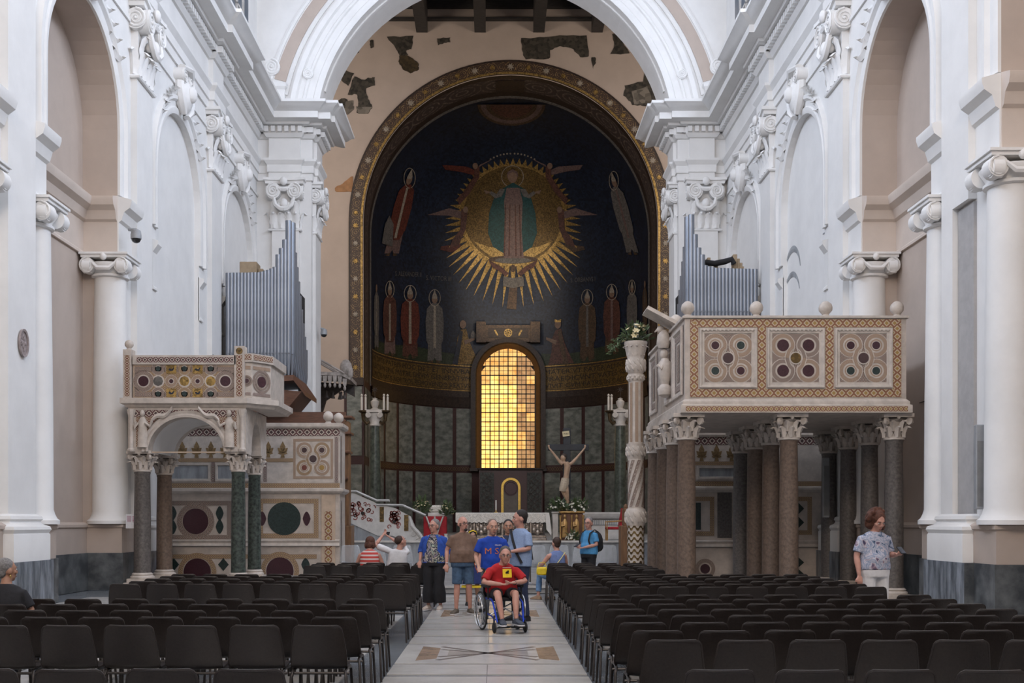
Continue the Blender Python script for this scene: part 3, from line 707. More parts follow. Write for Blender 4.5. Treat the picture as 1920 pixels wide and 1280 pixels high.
# standing and kneeling figures
def saint(x, y0, y1, w, robe, under, tilt=0, mit=CREAM, hal=True, stole=CREAM):
    h = y1 - y0; T = lambda u, v: (x + u * w + tilt * (1 - v) * h, y0 + v * h)
    inlay('mosaic_tunic', [T(-.34, .6), T(.34, .6), T(.40, .97), T(.1, .97), T(0, .93), T(-.1, .97), T(-.40, .97)], under, 1)
    inlay('mosaic_robe', [T(-.14, .2), T(.14, .2), T(.42, .27), T(.50, .45), T(.46, .7), T(.24, .82), T(-.24, .82), T(-.46, .7), T(-.50, .45), T(-.42, .27)], robe, 2)
    inlay('mosaic_stole', [T(-.06, .24), T(.06, .24), T(.07, .8), T(-.07, .8)], stole, 3)
    inlay('mosaic_head', [T(.16 * cos(2 * pi * i / 14), .15 + .055 * sin(2 * pi * i / 14)) for i in range(14)], SKIN_M, 3)
    if mit: inlay('mosaic_mitre', [T(-.15, .12), T(0, .02), T(.15, .12), T(.11, .14), T(-.11, .14)], mit, 4)
    for k in (-1, 1): inlay('mosaic_shoe', [T(k * .08, .96), T(k * .36, .99), T(k * .1, 1.0)], BROWN, 3)
    if hal: 
        c = T(0, .13); halo(c[0], c[1], .33 * w, .115 * h)
saint(731, 524, 667, 26, RUST, MAUVE); saint(769, 532, 672, 36, RED, RUST); saint(815, 540, 680, 34, GREYC, GREYC)
saint(1101, 540, 677, 34, BROWN, BROWN, stole=GREYC); saint(1147, 530, 664, 32, RUST, BROWN, stole=MAUVE); saint(1185, 522, 650, 20, GREYC, BROWN, stole=GREYC)
saint(706, 520, 655, 10, GREYC, GREYC, mit=None, hal=False); saint(1209, 514, 640, 9, BROWN, BROWN, mit=None, hal=False, stole=GREYC)
saint(733, 312, 480, 34, RED, MAUVE, .24); saint(1187, 318, 478, 28, GREYC, GREYC, -.26, stole=MAUVE)
inlay('mosaic_model_church', [(722, 420), (730, 404), (738, 420), (736, 462), (716, 456)], GREYC, 4)
for k, x, mm in ((1, 868, GOLDD), (-1, 1046, RUST)):
    X = lambda v: x + k * v
    inlay('mosaic_kneeling_robe', [(X(-4), 618), (X(6), 616), (X(12), 640), (X(26), 672), (X(28), 682), (X(-20), 684), (X(-14), 660), (X(-10), 632)] if k > 0 else [(X(4), 618), (X(-6), 616), (X(-12), 640), (X(-20), 660), (X(-30), 680), (X(18), 684), (X(12), 660), (X(10), 632)], mm, 2)
    inlay('mosaic_kneeling_cloak', [(X(-6), 618), (X(-10), 640), (X(-20), 682), (X(-10), 684), (X(-4), 650), (X(0), 622)], NAVY if k > 0 else BROWN, 3)
    inlay('mosaic_arm', [(X(2), 638), (X(22), 632), (X(22), 637), (X(4), 646)], SKIN_M, 4)
    inlay('mosaic_head', elps(X(0), 608, 6, 8, 14), SKIN_M, 4)
inlay('mosaic_crown', [(1040, 604), (1040, 598), (1046, 600), (1052, 598), (1052, 604)], GOLD, 5)
inlay('mosaic_church_gift', [(882, 634), (882, 626), (887, 619), (892, 626), (892, 634)], GREYC, 5)
# green meadow at the figures' feet
MB().grid(lambda u, v: ap(-1.42 + (1.42 - .27) * u, 11.5 + .75 * v - .1 * v * sin(u * 9), .025), 14, 1).build('mosaic_meadow', GREEN_M, apse)
MB().grid(lambda u, v: ap(.27 + (1.42 - .27) * u, 11.5 + .75 * v - .1 * v * sin(u * 9), .025), 14, 1).build('mosaic_meadow', GREEN_M, apse)
# inscription bands with three lines each
INK = mosaic('mosaic_ink', (.02, .013, .01), .5, var=.2)
def text_pts(body, size=1):
    c = bpy.data.curves.new('t', 'FONT'); c.body = body; c.size = size; c.resolution_u = 2
    o = bpy.data.objects.new('t', c); COL.objects.link(o); bpy.context.view_layer.update()
    me = bpy.data.meshes.new_from_object(o.evaluated_get(bpy.context.evaluated_depsgraph_get()))
    bpy.data.objects.remove(o); return me
def lettering(body, fn, mm, parent, name='lettering'):
    me = text_pts(body); xs = [v.co.x for v in me.vertices]; ys = [v.co.y for v in me.vertices]
    x0, x1 = min(xs), max(xs); y0, y1 = 0, .72
    for v in me.vertices: v.co = fn((v.co.x - x0) / (x1 - x0), (v.co.y - y0) / (y1 - y0))
    me.materials.clear(); me.materials.append(mm); me.name = name
    o = bpy.data.objects.new(name, me); COL.objects.link(o); o.parent = parent
    return o
TH0 = .262
for s, lines in ((-1, ['PIE DITIS PATRIS HOC DET ET INNVBA', 'ELECTVM SINE MATRE DEVM GENERATVM', 'CVNCTIS NATIS NOSTROS REMOVENDO REATVS']), (1, ['MATER VT PATER ALMVS AVE MARIA', 'PRAEDICVNT VATES NASCI DEVM', 'VIVIT CVM PATRE IN CAELO ET TERRA'])):
    t0_, t1_ = (-1.5, -TH0) if s < 0 else (TH0, 1.5)
    MB().grid(lambda u, v: ap(t0_ + (t1_ - t0_) * u, 9.45 + 2.05 * v, .03), 18, 1).build('inscription_frame', DARKB, apse)
    b = MB().grid(lambda u, v: ap(t0_ + (t1_ - t0_) * (.02 + .96 * u), 9.95 + 1.35 * v, .045), 18, 1).build('inscription_field', GOLDD, apse)
    for zz in (11.4, 9.85): MB().grid(lambda u, v: ap(t0_ + (t1_ - t0_) * u, zz + .06 * v, .05), 18, 1).build('inscription_line', GOLD, apse)
    for i, tx in enumerate(lines):
        lettering(tx, lambda u, v, i=i: ap(t0_ + (t1_ - t0_) * (.03 + .93 * u), 10.92 - .44 * i + .3 * v, .055), INK, apse, 'inscription_letters')
for tx, x0, x1, y, dy in (('S. ALEXANDER II', 741, 790, 519, 9), ('S. VICTOR III', 799, 846, 527, 9), ('S. ORBANVS I', 1070, 1116, 527, 9)):
    lettering(tx, lambda u, v: hit(x0 + (x1 - x0) * u, y - dy * v + (4 if x0 > 1000 else -4) * (u - 1) * -.6, .04), GREYC, apse, 'name_letters')
# marble revetment of the drum: panels between porphyry strips, two rows
ths = [TH0 + .02, .445, .635, .83, 1.02, 1.21, 1.42, 1.56]
MB().grid(lambda u, v: ap(-1.57 + 3.14 * u, 9.6 * v, .02), 40, 1).build('revetment_backing', PORPH, apse)
for s in (-1, 1):
    for a, b in zip(ths, ths[1:]):
        for z0, z1 in ((.2, 4.72), (5.2, 8.75)):
            g = .016; MB().grid(lambda u, v: ap(s * (a + g + (b - a - 2 * g) * u), z0 + (z1 - z0) * v, .05), 5, 3).build('marble_panel', PANELM, apse)
    TXT = cosmati('tiny_lettering', (.05, .02, .015), (.13, .085, .04), (.05, .02, .015), 1)
    MB().grid(lambda u, v: ap(s * (TH0 + (1.5 - TH0) * u), 4.82 + .28 * v, .05), 20, 1, uv=True, su=30, sv=1).build('lettered_strip', TXT, apse)
    MB().grid(lambda u, v: ap(s * (TH0 + (1.57 - TH0) * u), 8.8 + .65 * v, .09 + .1 * v), 20, 1).build('drum_cornice', DARKB, apse)
    # flat revetment on the wall beside the apse mouth
    for z0, z1 in ((.2, 4.72), (5.2, 8.9)):
        x0, x1 = sorted((AC + s * 7.95, AC + s * 8.75)); MB().box(x0, x1, 59.9, 60, z0, z1).build('marble_panel', PANELM, two)
    x0, x1 = sorted((AC + s * 7.86, AC + s * 8.9)); MB().box(x0, x1, 59.95, 60, 0, 9.3).build('revetment_backing', PORPH, two)
    MB().box(min(AC + s * 7.83, AC + s * 7.87), max(AC + s * 7.83, AC + s * 7.87), 59.92, 60.02, 0, 9.3).build('revetment_edge', PORPH, two)
    MB().box(x0, x1, 59.75, 60, 8.95, 9.35).build('revetment_cornice', DARKB, two)
    MB().grid(lambda u, v: (AC + s * 7.84, 59.93 + 3.27 * u, 9.3 * v), 1, 1).build('revetment_backing', PORPH, two)
    for y0, y1 in ((60.15, 61.4), (61.6, 62.9)):
        for z0, z1 in ((.2, 4.72), (5.2, 8.9)): MB().grid(lambda u, v: (AC + s * 7.81, y0 + (y1 - y0) * u, z0 + (z1 - z0) * v), 1, 1).build('marble_panel', PANELM, two)
# ---------------------------------------------------------------- alabaster window of the apse
win = struct(empty('window_20', (AC, AD + AR, 0)))
wz0, wzs, wr = 5.02, 10.85, 1.70                        # sill, springing, half width
OY = AD + AR
wch = []
def wpart(mb, name, m, smooth=False):
    o = mb.build(name, m, win, smooth); o.location = -Vector((AC, OY, 0)); return o
IRON = mat('window_iron', (.02, .012, .008), .5)
def wout(r, y, n=24): return [(AC - r, y, wz0 - .0)] + [(AC - r * cos(pi * i / n), y, wzs + r * sin(pi * i / n)) for i in range(n + 1)] + [(AC + r, y, wz0)]
yw = OY - .55
for r0, y0, r1, y1, m_, nm in ((2.35, OY - .25, 2.35, yw - .1, DARKB, 'frame_side'), (2.35, yw - .1, 2.05, yw - .12, DARKB, 'outer_frame'), (2.05, yw - .12, 1.98, yw - .02, BROWN, 'frame_step'), (1.98, yw - .02, 1.7, yw + .25, mat('gilded_splay', (.30, .15, .05), .4, .3), 'splay')):
    wpart(MB().loft([wout(r0, y0), wout(r1, y1)], close=False), nm, m_, 40)
yp = yw + .25
ALA = []
for nm, c1, c2, e in (('alabaster_bright', (1.0, .42, .07), (1.0, .66, .20), 1.35), ('alabaster_mid', (.80, .34, .06), (1.0, .58, .18), .85), ('alabaster_dim', (.42, .19, .06), (.72, .40, .16), .50)):  # daylight behind the panes put into their colour and glow, in three steps
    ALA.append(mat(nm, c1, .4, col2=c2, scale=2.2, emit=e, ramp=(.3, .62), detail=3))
nc = 6; cw = 2 * wr / nc; rh = .585; rows = 13
random.seed(3)
for i in range(nc):
    for j in range(rows):
        x0 = AC - wr + cw * i; z0 = wz0 + rh * j; x1 = x0 + cw; z1 = z0 + rh
        def clip(x, z):
            dx = x - AC
            if z > wzs:
                lim = sqrt(max(0, wr * wr - min(wr, abs(dx)) ** 2)); z = min(z, wzs + lim)
            return (x, yp, z)
        g = .022; q = []
        for x in (x0 + g, (x0 + x1) / 2, x1 - g): q.append(x)
        top = [clip(x, z1 - g) for x in q]; bot = [(x, yp, z0 + g) for x in q]
        if max(t[2] for t in top) <= z0 + .06: continue
        top = [(x, y, max(z, z0 + g)) for x, y, z in top]
        zc_ = (z0 + z1) / 2; xc = (x0 + x1) / 2 - AC
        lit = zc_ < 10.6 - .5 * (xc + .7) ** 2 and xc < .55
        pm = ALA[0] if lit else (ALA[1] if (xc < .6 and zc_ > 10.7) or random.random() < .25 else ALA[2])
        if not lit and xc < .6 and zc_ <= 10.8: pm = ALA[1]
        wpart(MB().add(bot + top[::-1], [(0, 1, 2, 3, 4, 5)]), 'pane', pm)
bars = MB(); thin = MB()
for i in range(2 * nc + 1):
    x = AC - wr + cw / 2 * i; dx = abs(x - AC); zt = wzs + sqrt(max(0, wr * wr - min(wr, dx) ** 2)); w = .032 if i % 2 == 0 else .012
    (bars if i % 2 == 0 else thin).box(x - w, x + w, yp - .06, yp - .005, wz0, zt)
for j in range(2 * rows + 1):
    z = wz0 + rh / 2 * j
    if z > wzs + wr: continue
    hw = wr if z < wzs else sqrt(max(0, wr * wr - (z - wzs) ** 2)); w = .03 if j % 2 == 0 else .012
    (bars if j % 2 == 0 else thin).box(AC - hw, AC + hw, yp - .06, yp - .005, z - w, z + w)
wpart(bars, 'glazing_bars', IRON); wpart(thin, 'lead_lines', IRON)
wpart(MB().box(AC - 2.4, AC + 2.4, yw - .3, OY, wz0 - .2, wz0 - .02), 'sill', DARKB)
# carved tablet above the window
tb = MB()
for x0, x1, z0, z1, y_ in ((-1.75, 1.75, 12.95, 14.0, 70.3), (-2.0, -1.4, 12.9, 14.2, 70.2), (1.4, 2.0, 12.9, 14.2, 70.2)): tb.box(AC + x0, AC + x1, y_, 70.9, z0, z1)
tb.build('tablet', BROWN, apse)
for x0, x1 in ((-1.25, 1.25),):
    MB().box(AC + x0, AC + x1, 70.26, 70.3, 13.2, 13.8).build('tablet_field', DARKB, apse)
b = MB(); b.lathe([(.26, 0), (.26, .04), (.2, .04), (.2, 0)], n=18, cap=False); b.xf(Matrix.Translation((AC, 70.25, 13.5)) @ Matrix.Rotation(pi / 2, 4, 'X')); 
for a in range(4): b.obox(Matrix.Translation((AC, 70.24, 13.5)) @ Matrix.Rotation(pi * a / 4, 4, 'Y'), .5, .02, .05)
for k in (-1, 1): b.obox(Matrix.Translation((AC + k * .75, 70.25, 13.5)) @ Matrix.Rotation(k * .5, 4, 'Y'), .1, .02, .4)
b.build('tablet_emblem', GOLD, apse)
# ---------------------------------------------------------------- surviving mosaic patches on the wall above the arch
OLDM = mosaic('old_mosaic', (.07, .06, .045), .55, var=.5, scale=7); OLDB = mosaic('old_mosaic_brown', (.075, .05, .02), .55, var=.4, scale=8); OLDG = mosaic('old_mosaic_grey', (.24, .21, .17), .6, var=.4, scale=4)
ORANGE = mat('orange_plaster', (.36, .19, .09), .8, var=.15)
def patch(poly, mm, d=59.97, jig=1.2):
    random.seed(int(poly[0][0])); q = []
    for (a, b), (c, e) in zip(poly, poly[1:] + poly[:1]):
        for i in range(4): q.append((a + (c - a) * i / 4 + random.uniform(-jig, jig), b + (e - b) * i / 4 + random.uniform(-jig, jig)))
    return MB().prism([P(x, y, d) for x, y in q], (0, .03, 0)).build('mosaic_patch', mm, two)
patch([(647, 70), (675, 68), (678, 84), (672, 98), (663, 101), (653, 96)], OLDM); patch([(693, 76), (700, 75), (700, 88), (695, 90)], OLDM)
patch([(726, 69), (775, 68), (771, 92), (762, 94), (764, 104), (784, 118), (785, 130), (770, 137), (755, 129), (748, 116), (749, 102), (742, 90)], OLDM)
patch([(750, 104), (764, 104), (784, 118), (785, 130), (770, 137), (755, 129), (748, 116)], OLDB, 59.96)
patch([(820, 71), (843, 71), (844, 79), (833, 81), (822, 84)], OLDM)
patch([(977, 72), (1010, 70), (1050, 67), (1100, 66), (1105, 105), (1088, 107), (1075, 92), (1050, 86), (1032, 94), (1030, 110), (985, 110), (980, 98)], OLDM)
patch([(1109, 107), (1116, 106), (1117, 118), (1112, 127)], OLDM); patch([(1148, 63), (1166, 62), (1168, 80), (1181, 100), (1145, 102), (1152, 84)], OLDM)
patch([(1215, 105), (1240, 100), (1262, 160), (1262, 200), (1205, 198), (1186, 196), (1170, 178), (1172, 160), (1205, 152)], OLDM); patch([(1184, 172), (1214, 162), (1224, 192), (1190, 196)], OLDG, 59.96)
patch([(585, 150), (598, 130), (630, 127), (664, 138), (652, 160), (640, 150), (618, 140), (600, 150), (592, 170), (596, 198), (610, 206), (640, 184), (652, 186), (652, 200), (642, 222), (648, 246), (640, 262), (620, 255), (600, 230), (585, 215)], OLDM)
patch([(600, 140), (630, 134), (640, 150), (620, 142), (606, 152)], OLDG, 59.96); patch([(664, 142), (682, 150), (690, 146), (702, 145), (702, 160), (686, 166), (690, 185), (698, 200), (690, 212), (668, 212), (672, 192), (668, 176), (652, 178)], OLDM); patch([(668, 200), (698, 200), (690, 212), (672, 213)], OLDG, 59.96); patch([(648, 190), (662, 188), (663, 205), (644, 220)], OLDG, 59.96)
patch([(628, 352), (646, 340), (662, 329), (662, 360), (630, 360)], ORANGE); patch([(576, 354), (598, 353), (599, 360), (578, 360)], ORANGE)
# warm unseen spot in mid-apse, put in for the glow low on the gold
spl = bpy.data.lights.new('apse_lamp', 'SPOT'); spl.energy = 1700; spl.spot_size = radians(52); spl.spot_blend = .9; spl.color = (1, .8, .55); spl.shadow_soft_size = .25
so = bpy.data.objects.new('apse_lamp', spl); COL.objects.link(so); so.location = (AC, 63.2, 11.5); so.rotation_euler = Vector((0, 7.2, 4.7)).to_track_quat('-Z', 'Y').to_euler()
# ---------------------------------------------------------------- inlay materials
MARB = mat('ambo_marble', (.50, .43, .37), .45, var=.16, scale=3.5, bump=.08)
MARBL = mat('carved_marble', (.54, .475, .415), .5, var=.15, scale=5, bump=.15)
MARBW = mat('warm_marble', (.50, .38, .28), .45, var=.15, scale=3)
PORD = mat('porphyry_disc', (.05, .016, .022), .3, var=.35, scale=45)
SERP = mat('serpentine', (.022, .036, .032), .3, var=.45, scale=30)
GRAN = mat('granite_brown', (.145, .10, .073), .5, var=.3, scale=16, detail=8)
GRANG = mat('granite_grey', (.115, .10, .09), .45, var=.35, scale=18, detail=8)
VERDE = mat('verde_column', (.05, .062, .052), .25, var=.55, scale=14, detail=9)
C_RED = cosmati('inlay_red', (.16, .045, .03), (.56, .48, .38), (.20, .10, .055), 1)
C_RED2 = cosmati('inlay_red_fine', (.16, .05, .035), (.55, .47, .37), (.26, .15, .08), 2)
C_GOLD = cosmati('inlay_gold', (.34, .21, .06), (.52, .43, .30), (.24, .10, .05), 1)
C_GOLD2 = cosmati('inlay_gold_fine', (.40, .26, .09), (.45, .36, .24), (.20, .10, .06), 2)
C_DARK = cosmati('inlay_dark', (.06, .03, .03), (.56, .50, .42), (.12, .05, .05), 1)
C_DARK2 = cosmati('inlay_dark_fine', (.06, .035, .035), (.52, .45, .36), (.13, .06, .05), 2)
PALM = mat('palmette_gold', (.22, .14, .06), .5, var=.25, scale=20)
class Pan:
    """flat panel frame: u to the right, v up, n out of the face; makes children of part"""
    def __init__(s, o, ex, n, part): s.o = Vector(o); s.ex = Vector(ex).normalized(); s.n = Vector(n).normalized(); s.ez = Vector((0, 0, 1)); s.part = part
    def p(s, u, v, h=0): return s.o + s.ex * u + s.ez * v + s.n * h
    def poly(s, pts, m, name, h=.012, base=0.0): return MB().prism([s.p(u, v, base) for u, v in pts], s.n * h).build(name, m, s.part)
    def rect(s, u0, u1, v0, v1, m, name='inlay_field', h=.01, base=0.0): return s.poly([(u0, v0), (u1, v0), (u1, v1), (u0, v1)], m, name, h, base)
    def disc(s, u, v, r, m, name='disc', h=.015, n=24, base=0.0): return s.poly([(u + r * cos(2 * pi * i / n), v + r * sin(2 * pi * i / n)) for i in range(n)], m, name, h, base)
    def ring(s, u, v, r, w, m, name='inlay_ring', h=.012, a0=0, a1=2 * pi, n=28):
        full = abs(a1 - a0 - 2 * pi) < 1e-5
        pts = [s.p(u + r * cos(a0 + (a1 - a0) * i / n), v + r * sin(a0 + (a1 - a0) * i / n)) for i in range(n if full else n + 1)]
        return MB().band(pts, w, s.n, h, full).build(name, m, s.part)
    def line(s, pts, w, m, name='inlay_band', h=.012, loop=False): return MB().band([s.p(u, v) for u, v in pts], w, s.n, h, loop).build(name, m, s.part)
    def frame(s, u0, u1, v0, v1, w, m, name='inlay_border', h=.01): return s.line([(u0, v0), (u1, v0), (u1, v1), (u0, v1)], w, m, name, h, True)
    def almond(s, u, v, a, b, m, name='almond'):
        q = [(u + b * cos(t) * (1 if True else 0), v + a * sin(t)) for t in [2 * pi * i / 20 for i in range(20)]]
        q = [(u + (x - u) * (1 - .35 * abs((y - v) / a)), y) for x, y in q]; return s.poly(q, m, name)
    def ftree(s, u, v, h, m):                                  # stylised palmette
        for k, (a, L, w) in enumerate(((0, 1, .28), (.8, .62, .22), (-.8, .62, .22), (1.7, .42, .16), (-1.7, .42, .16))):
            d = Vector((sin(a), cos(a))); q = Vector((d.y, -d.x)); c = Vector((u, v + h * .3)); e = c + d * h * L * .7
            s.poly([tuple(c), tuple((c + e) / 2 + q * w * h * .6), tuple(e), tuple((c + e) / 2 - q * w * h * .6)], m, 'palmette_leaf', .012)
        s.poly([(u - .13 * h, v), (u + .13 * h, v), (u + .04 * h, v + .34 * h), (u - .04 * h, v + .34 * h)], m, 'palmette_stem', .012)
def quincunx(pn, cu, cv, S, disc_m, ctr_m, b1=C_RED2, b2=C_RED2, rr=.20, white=MARBL):
    """four looped roundels round a centre one, half size S"""
    q = S * .53; R = S * .455
    pn.rect(cu - S, cu + S, cv - S, cv + S, b2m, 'inlay_field', .004) if False else None
    for i, (sx, sy) in enumerate(((-1, 1), (1, 1), (-1, -1), (1, -1))):
        u, v = cu + sx * q, cv + sy * q
        pn.disc(u, v, R * 1.12, white, 'roundel_edge', .008); pn.ring(u, v, R * .88, R * .34, b1 if (i in (0, 3)) else b2, h=.013)
        pn.disc(u, v, R * .66, white, 'roundel_edge', .015); pn.ring(u, v, R * .50, R * .12, b1, h=.017)
        pn.disc(u, v, R * .36 if rr < .22 else R * .54, disc_m[i], 'roundel', .02)
        # S band from the loop round the centre
        a = atan2(sy, sx); pts = []
        sw = 1 if sx * sy > 0 else -1; A0 = a + pi - sw * 1.55; rc = R * .88       # leave the roundel and swing round the centre
        for t in range(7):
            g = A0 + sw * 1.0 * t / 6; pts.append((u + rc * cos(g), v + rc * sin(g)))
        e0 = Vector(pts[-1]); ang0 = atan2(e0.y - cv, e0.x - cu); r0 = (e0 - Vector((cu, cv))).length
        for t in range(1, 9):
            k = t / 8; g = ang0 - sw * 1.25 * k; r = r0 + (S * .36 - r0) * min(1, k * 1.6); pts.append((cu + r * cos(g), cv + r * sin(g)))
        pn.line(pts, R * .46, white, 'loop_edge', .018); pn.line(pts, R * .30, b1 if i in (0, 3) else b2, 'loop_band', .022)
    pn.disc(cu, cv, S * .27, white, 'roundel_edge', .024); pn.disc(cu, cv, S * .22, ctr_m, 'centre_roundel', .028)
def corinthian(r=.22, h=.5):
    m = MB(); m.lathe([(r, 0), (r + .03, .01), (r + .03, .05), (r * .92, .06), (r * .9, .2), (r * 1.0, h * .7), (r * 1.35, h - .1)], n=14)
    Z = (0, 0, 1)
    for lv, (n, z, hh, rr) in enumerate(((8, .05, h * .45, r), (8, h * .32, h * .45, r * 1.06))):
        for i in range(n):
            a = 2 * pi * (i + .5 * lv) / n; o = Vector((cos(a), sin(a), 0)); leaf(m, o * rr + Vector((0, 0, z)), o, Z, Vector((-sin(a), cos(a), 0)), r * .62, hh * 1.12, .62, .05, 6)
    for i in range(4):
        a = pi / 4 + i * pi / 2; o = Vector((cos(a), sin(a), 0)); t = Vector((-sin(a), cos(a), 0))
        volute(m, o * r * 1.75 + Vector((0, 0, h - .14)) + t * .03, o, Z, t, .075, .06)
        b = i * pi / 2; m.ell((cos(b) * r * 1.45, sin(b) * r * 1.45, h - .06), .05, .05, .06, 6, 4)
    w = r * 1.62; m.box(-w, w, -w, w, h - .07, h)
    return m.mesh('capital', MARBL, 45)
def col_parts(root, x, y, z0, z1, r, sm, cap, hc=.5, name='column', base=True, bm=None):
    c = empty(name, (x, y, z0), parent=root)
    H = z1 - z0; hb = .22 if base else .02
    mobj('capital', cap, c, (0, 0, H - hc), (0, 0, random.choice((0, pi / 2))), (r / .22, r / .22, hc / .5))
    MB().lathe([(r * 1.03, hb), (r * 1.03, hb + .05), (r, hb + .09), (r * .99, H * .5), (r * .9, H - hc - .06), (r * .96, H - hc - .03), (r * .96, H - hc)], n=20).build('shaft', sm, c, 35)
    if base:
        b = MB(); b.box(-r * 1.45, r * 1.45, -r * 1.45, r * 1.45, 0, .09); b.lathe([(r * 1.42, .09), (r * 1.45, .12), (r * 1.36, .15), (r * 1.2, .165), (r * 1.28, .19), (r * 1.15, .215), (r * 1.05, .23)], n=20); b.build('base', bm or MARBL, c, 35)
    return c
CAPK = corinthian()
def finial(root, p, r, name='finial', m=None):
    b = MB(); b.lathe([(r * .55, 0), (r * .7, r * .15), (r * .45, r * .5), (r * .6, r * .7), (r * .95, r * 1.1), (r * 1.0, r * 1.6), (r * .85, r * 2.1), (r * .4, r * 2.5), (.01, r * 2.6)], p, 16, flute=.05)
    return b.build(name, m or MARBL, root, 50)
# ================================================================ large ambo on the right
Z1 = 24.2; k1 = Z1 / F
amb = thing('ambo', 'large marble ambo with three mosaic roundel panels carried on granite columns', 'pulpit', (PXX(1480, Z1), Z1 + 2.3, 0))
O_ = amb.location
def A(mb, name, m, smooth=False, parent=None):
    if parent is None or parent is amb: o = mb.build(name, m, amb, smooth); o.location = -O_
    else: o = mb.build(name, m, parent, smooth)
    return o
ax0, ax1 = PXX(1279, Z1), PXX(1688, Z1); az0, az1, azm = PZZ(777, Z1), PZZ(602, Z1), PZZ(752, Z1); ad0, ad1 = Z1 - .35, Z1 + 5.0
# columns: three across, four deep
colx = [PXX(1287, Z1), PXX(1479, Z1), PXX(1676, Z1)]; cold = [Z1, 25.77, 27.33, 28.9]
random.seed(5)
for i, x in enumerate(colx):
    for j, d in enumerate(cold):
        c = col_parts(amb, x, d, 0, az0, .205 if i < 2 else .2, GRANG if (i == 2 or (i == 1 and j == 3)) else GRAN, CAPK, .56)
        c.location = Vector((x, d, 0)) - O_
pf = A(MB().box(ax0, ax1, ad0, ad0 + .3, az0, az1), 'front_parapet', MARB)
A(MB().box(ax0, ax0 + .3, ad0 + .3, ad1, az0, az1), 'side_parapet', MARB)
A(MB().box(ax1 - .3, ax1, ad0 + .3, ad1, az0, az1), 'side_parapet', MARB)
A(MB().box(ax0 + .3, ax1 - .3, ad0 + .3, ad1, az0, az0 + .3), 'platform', MARB)
A(MB().sweep([(ax0, ad1), (ax0, ad0), (ax1, ad0), (ax1, ad1)], [(-.02, az0), (.1, az0), (.1, az0 + .16), (.06, az0 + .18), (.06, az0 + .24), (.0, az0 + .3), (-.02, az0 + .3)], 0, 1), 'lower_moulding', MARBL)
A(MB().sweep([(ax0, ad1), (ax0, ad0), (ax1, ad0), (ax1, ad1)], [(-.32, az1), (.05, az1), (.05, az1 + .05), (-.32, az1 + .05)], 0, 1), 'coping', MARBL)
fp = Pan(P(1279, 777, ad0) * 1, (1, 0, 0), (0, -1, 0), pf); fp.o = Vector((ax0, ad0, az0)); W_f = ax1 - ax0; H_f = az1 - az0
MB().band([(ax0, ad0 - .1, az0 + .08), (ax1, ad0 - .1, az0 + .08)], .11, (0, -1, 0), .004).build('inlay_band', C_GOLD, pf)
bw = .17; u0, u1, v0, v1 = .11, W_f - .11, .34, H_f - .02
fp.frame(u0 + bw / 2, u1 - bw / 2, v0 + bw / 2, v1 - bw / 2, bw, C_GOLD, h=.012)
pw = (u1 - u0 - bw) / 3
for i in (1, 2): fp.line([(u0 + bw / 2 + pw * i, v0 + bw), (u0 + bw / 2 + pw * i, v1 - bw)], bw, C_GOLD, h=.012)
for i in range(3):
    a, b = u0 + bw / 2 + pw * i + bw / 2, u0 + bw / 2 + pw * (i + 1) - bw / 2; c, d = v0 + bw, v1 - bw
    # moulded frame round the recessed square
    path = [fp.p(a + .04, c + .04), fp.p(b - .04, c + .04), fp.p(b - .04, d - .04), fp.p(a + .04, d - .04)]
    R = []
    for h_, w_ in ((0, 0), (.05, .0), (.05, .035), (.02, .06), (.02, .10), (0, .115)):
        R.append([fp.p(a + .03 + w_, c + .03 + w_, h_), fp.p(b - .03 - w_, c + .03 + w_, h_), fp.p(b - .03 - w_, d - .03 - w_, h_), fp.p(a + .03 + w_, d - .03 - w_, h_)])
    MB().loft(R, close=True).build('panel_frame', MARBL, pf)
    bd = MB()
    nb = 13
    for t in range(nb):
        for (p, q) in ((fp.p(a + .08, d - .075, .035), fp.p(b - .08, d - .075, .035)),): bd.ell(p + (q - p) * (t + .5) / nb, .028, .025, .02, 6, 4)
    bd.build('bead_moulding', MARBL, pf, kind='stuff')
    cu, cv, S = (a + b) / 2, (c + d) / 2, min(b - a, d - c) / 2 - .125
    MB().add([fp.p(cu - S, cv - S, .006), fp.p(cu + S, cv - S, .006), fp.p(cu + S, cv + S, .006), fp.p(cu - S, cv + S, .006)], [(0, 1, 2, 3)], [[(0, 0), (9, 0), (9, 9), (0, 9)]]).build('inlay_field', C_DARK2, pf)
    dm = [[PORD, SERP, SERP, PORD], [PORD] * 4, [PORD, PORD, SERP, SERP]][i]
    quincunx(fp, cu, cv, S, dm, [C_DARK, GOLDD, C_DARK][i], C_RED2, [C_RED2, C_DARK2, C_RED2][i], .2 if i != 1 else .3)
# side facing the nave: panels, reliefs
sp = None
side_obj = [o for o in amb.children if o.name.startswith('side_parapet')][0]
sp = Pan((ax0, ad1, az0), (0, -1, 0), (-1, 0, 0), side_obj); L_s = ad1 - ad0
for k in range(4):
    a = .15 + k * (L_s - .3) / 4; b = a + (L_s - .3) / 4 - .1
    if k == 1: continue
    R = []
    for h_, w_ in ((0, 0), (.05, 0), (.05, .06), (0, .1)): R.append([sp.p(a + w_, .42 + w_, h_), sp.p(b - w_, .42 + w_, h_), sp.p(b - w_, H_f - .12 - w_, h_), sp.p(a + w_, H_f - .12 - w_, h_)])
    MB().loft(R).build('panel_frame', MARBL, side_obj)
    sp.frame(a + .2, b - .2, .62, H_f - .32, .13, C_DARK); sp.line([((a + b) / 2, .75), ((a + b) / 2, H_f - .45)], .3, C_DARK2)
    sp.line([(b + .05, .4), (b + .05, H_f - .1)], .11, C_DARK, h=.01)
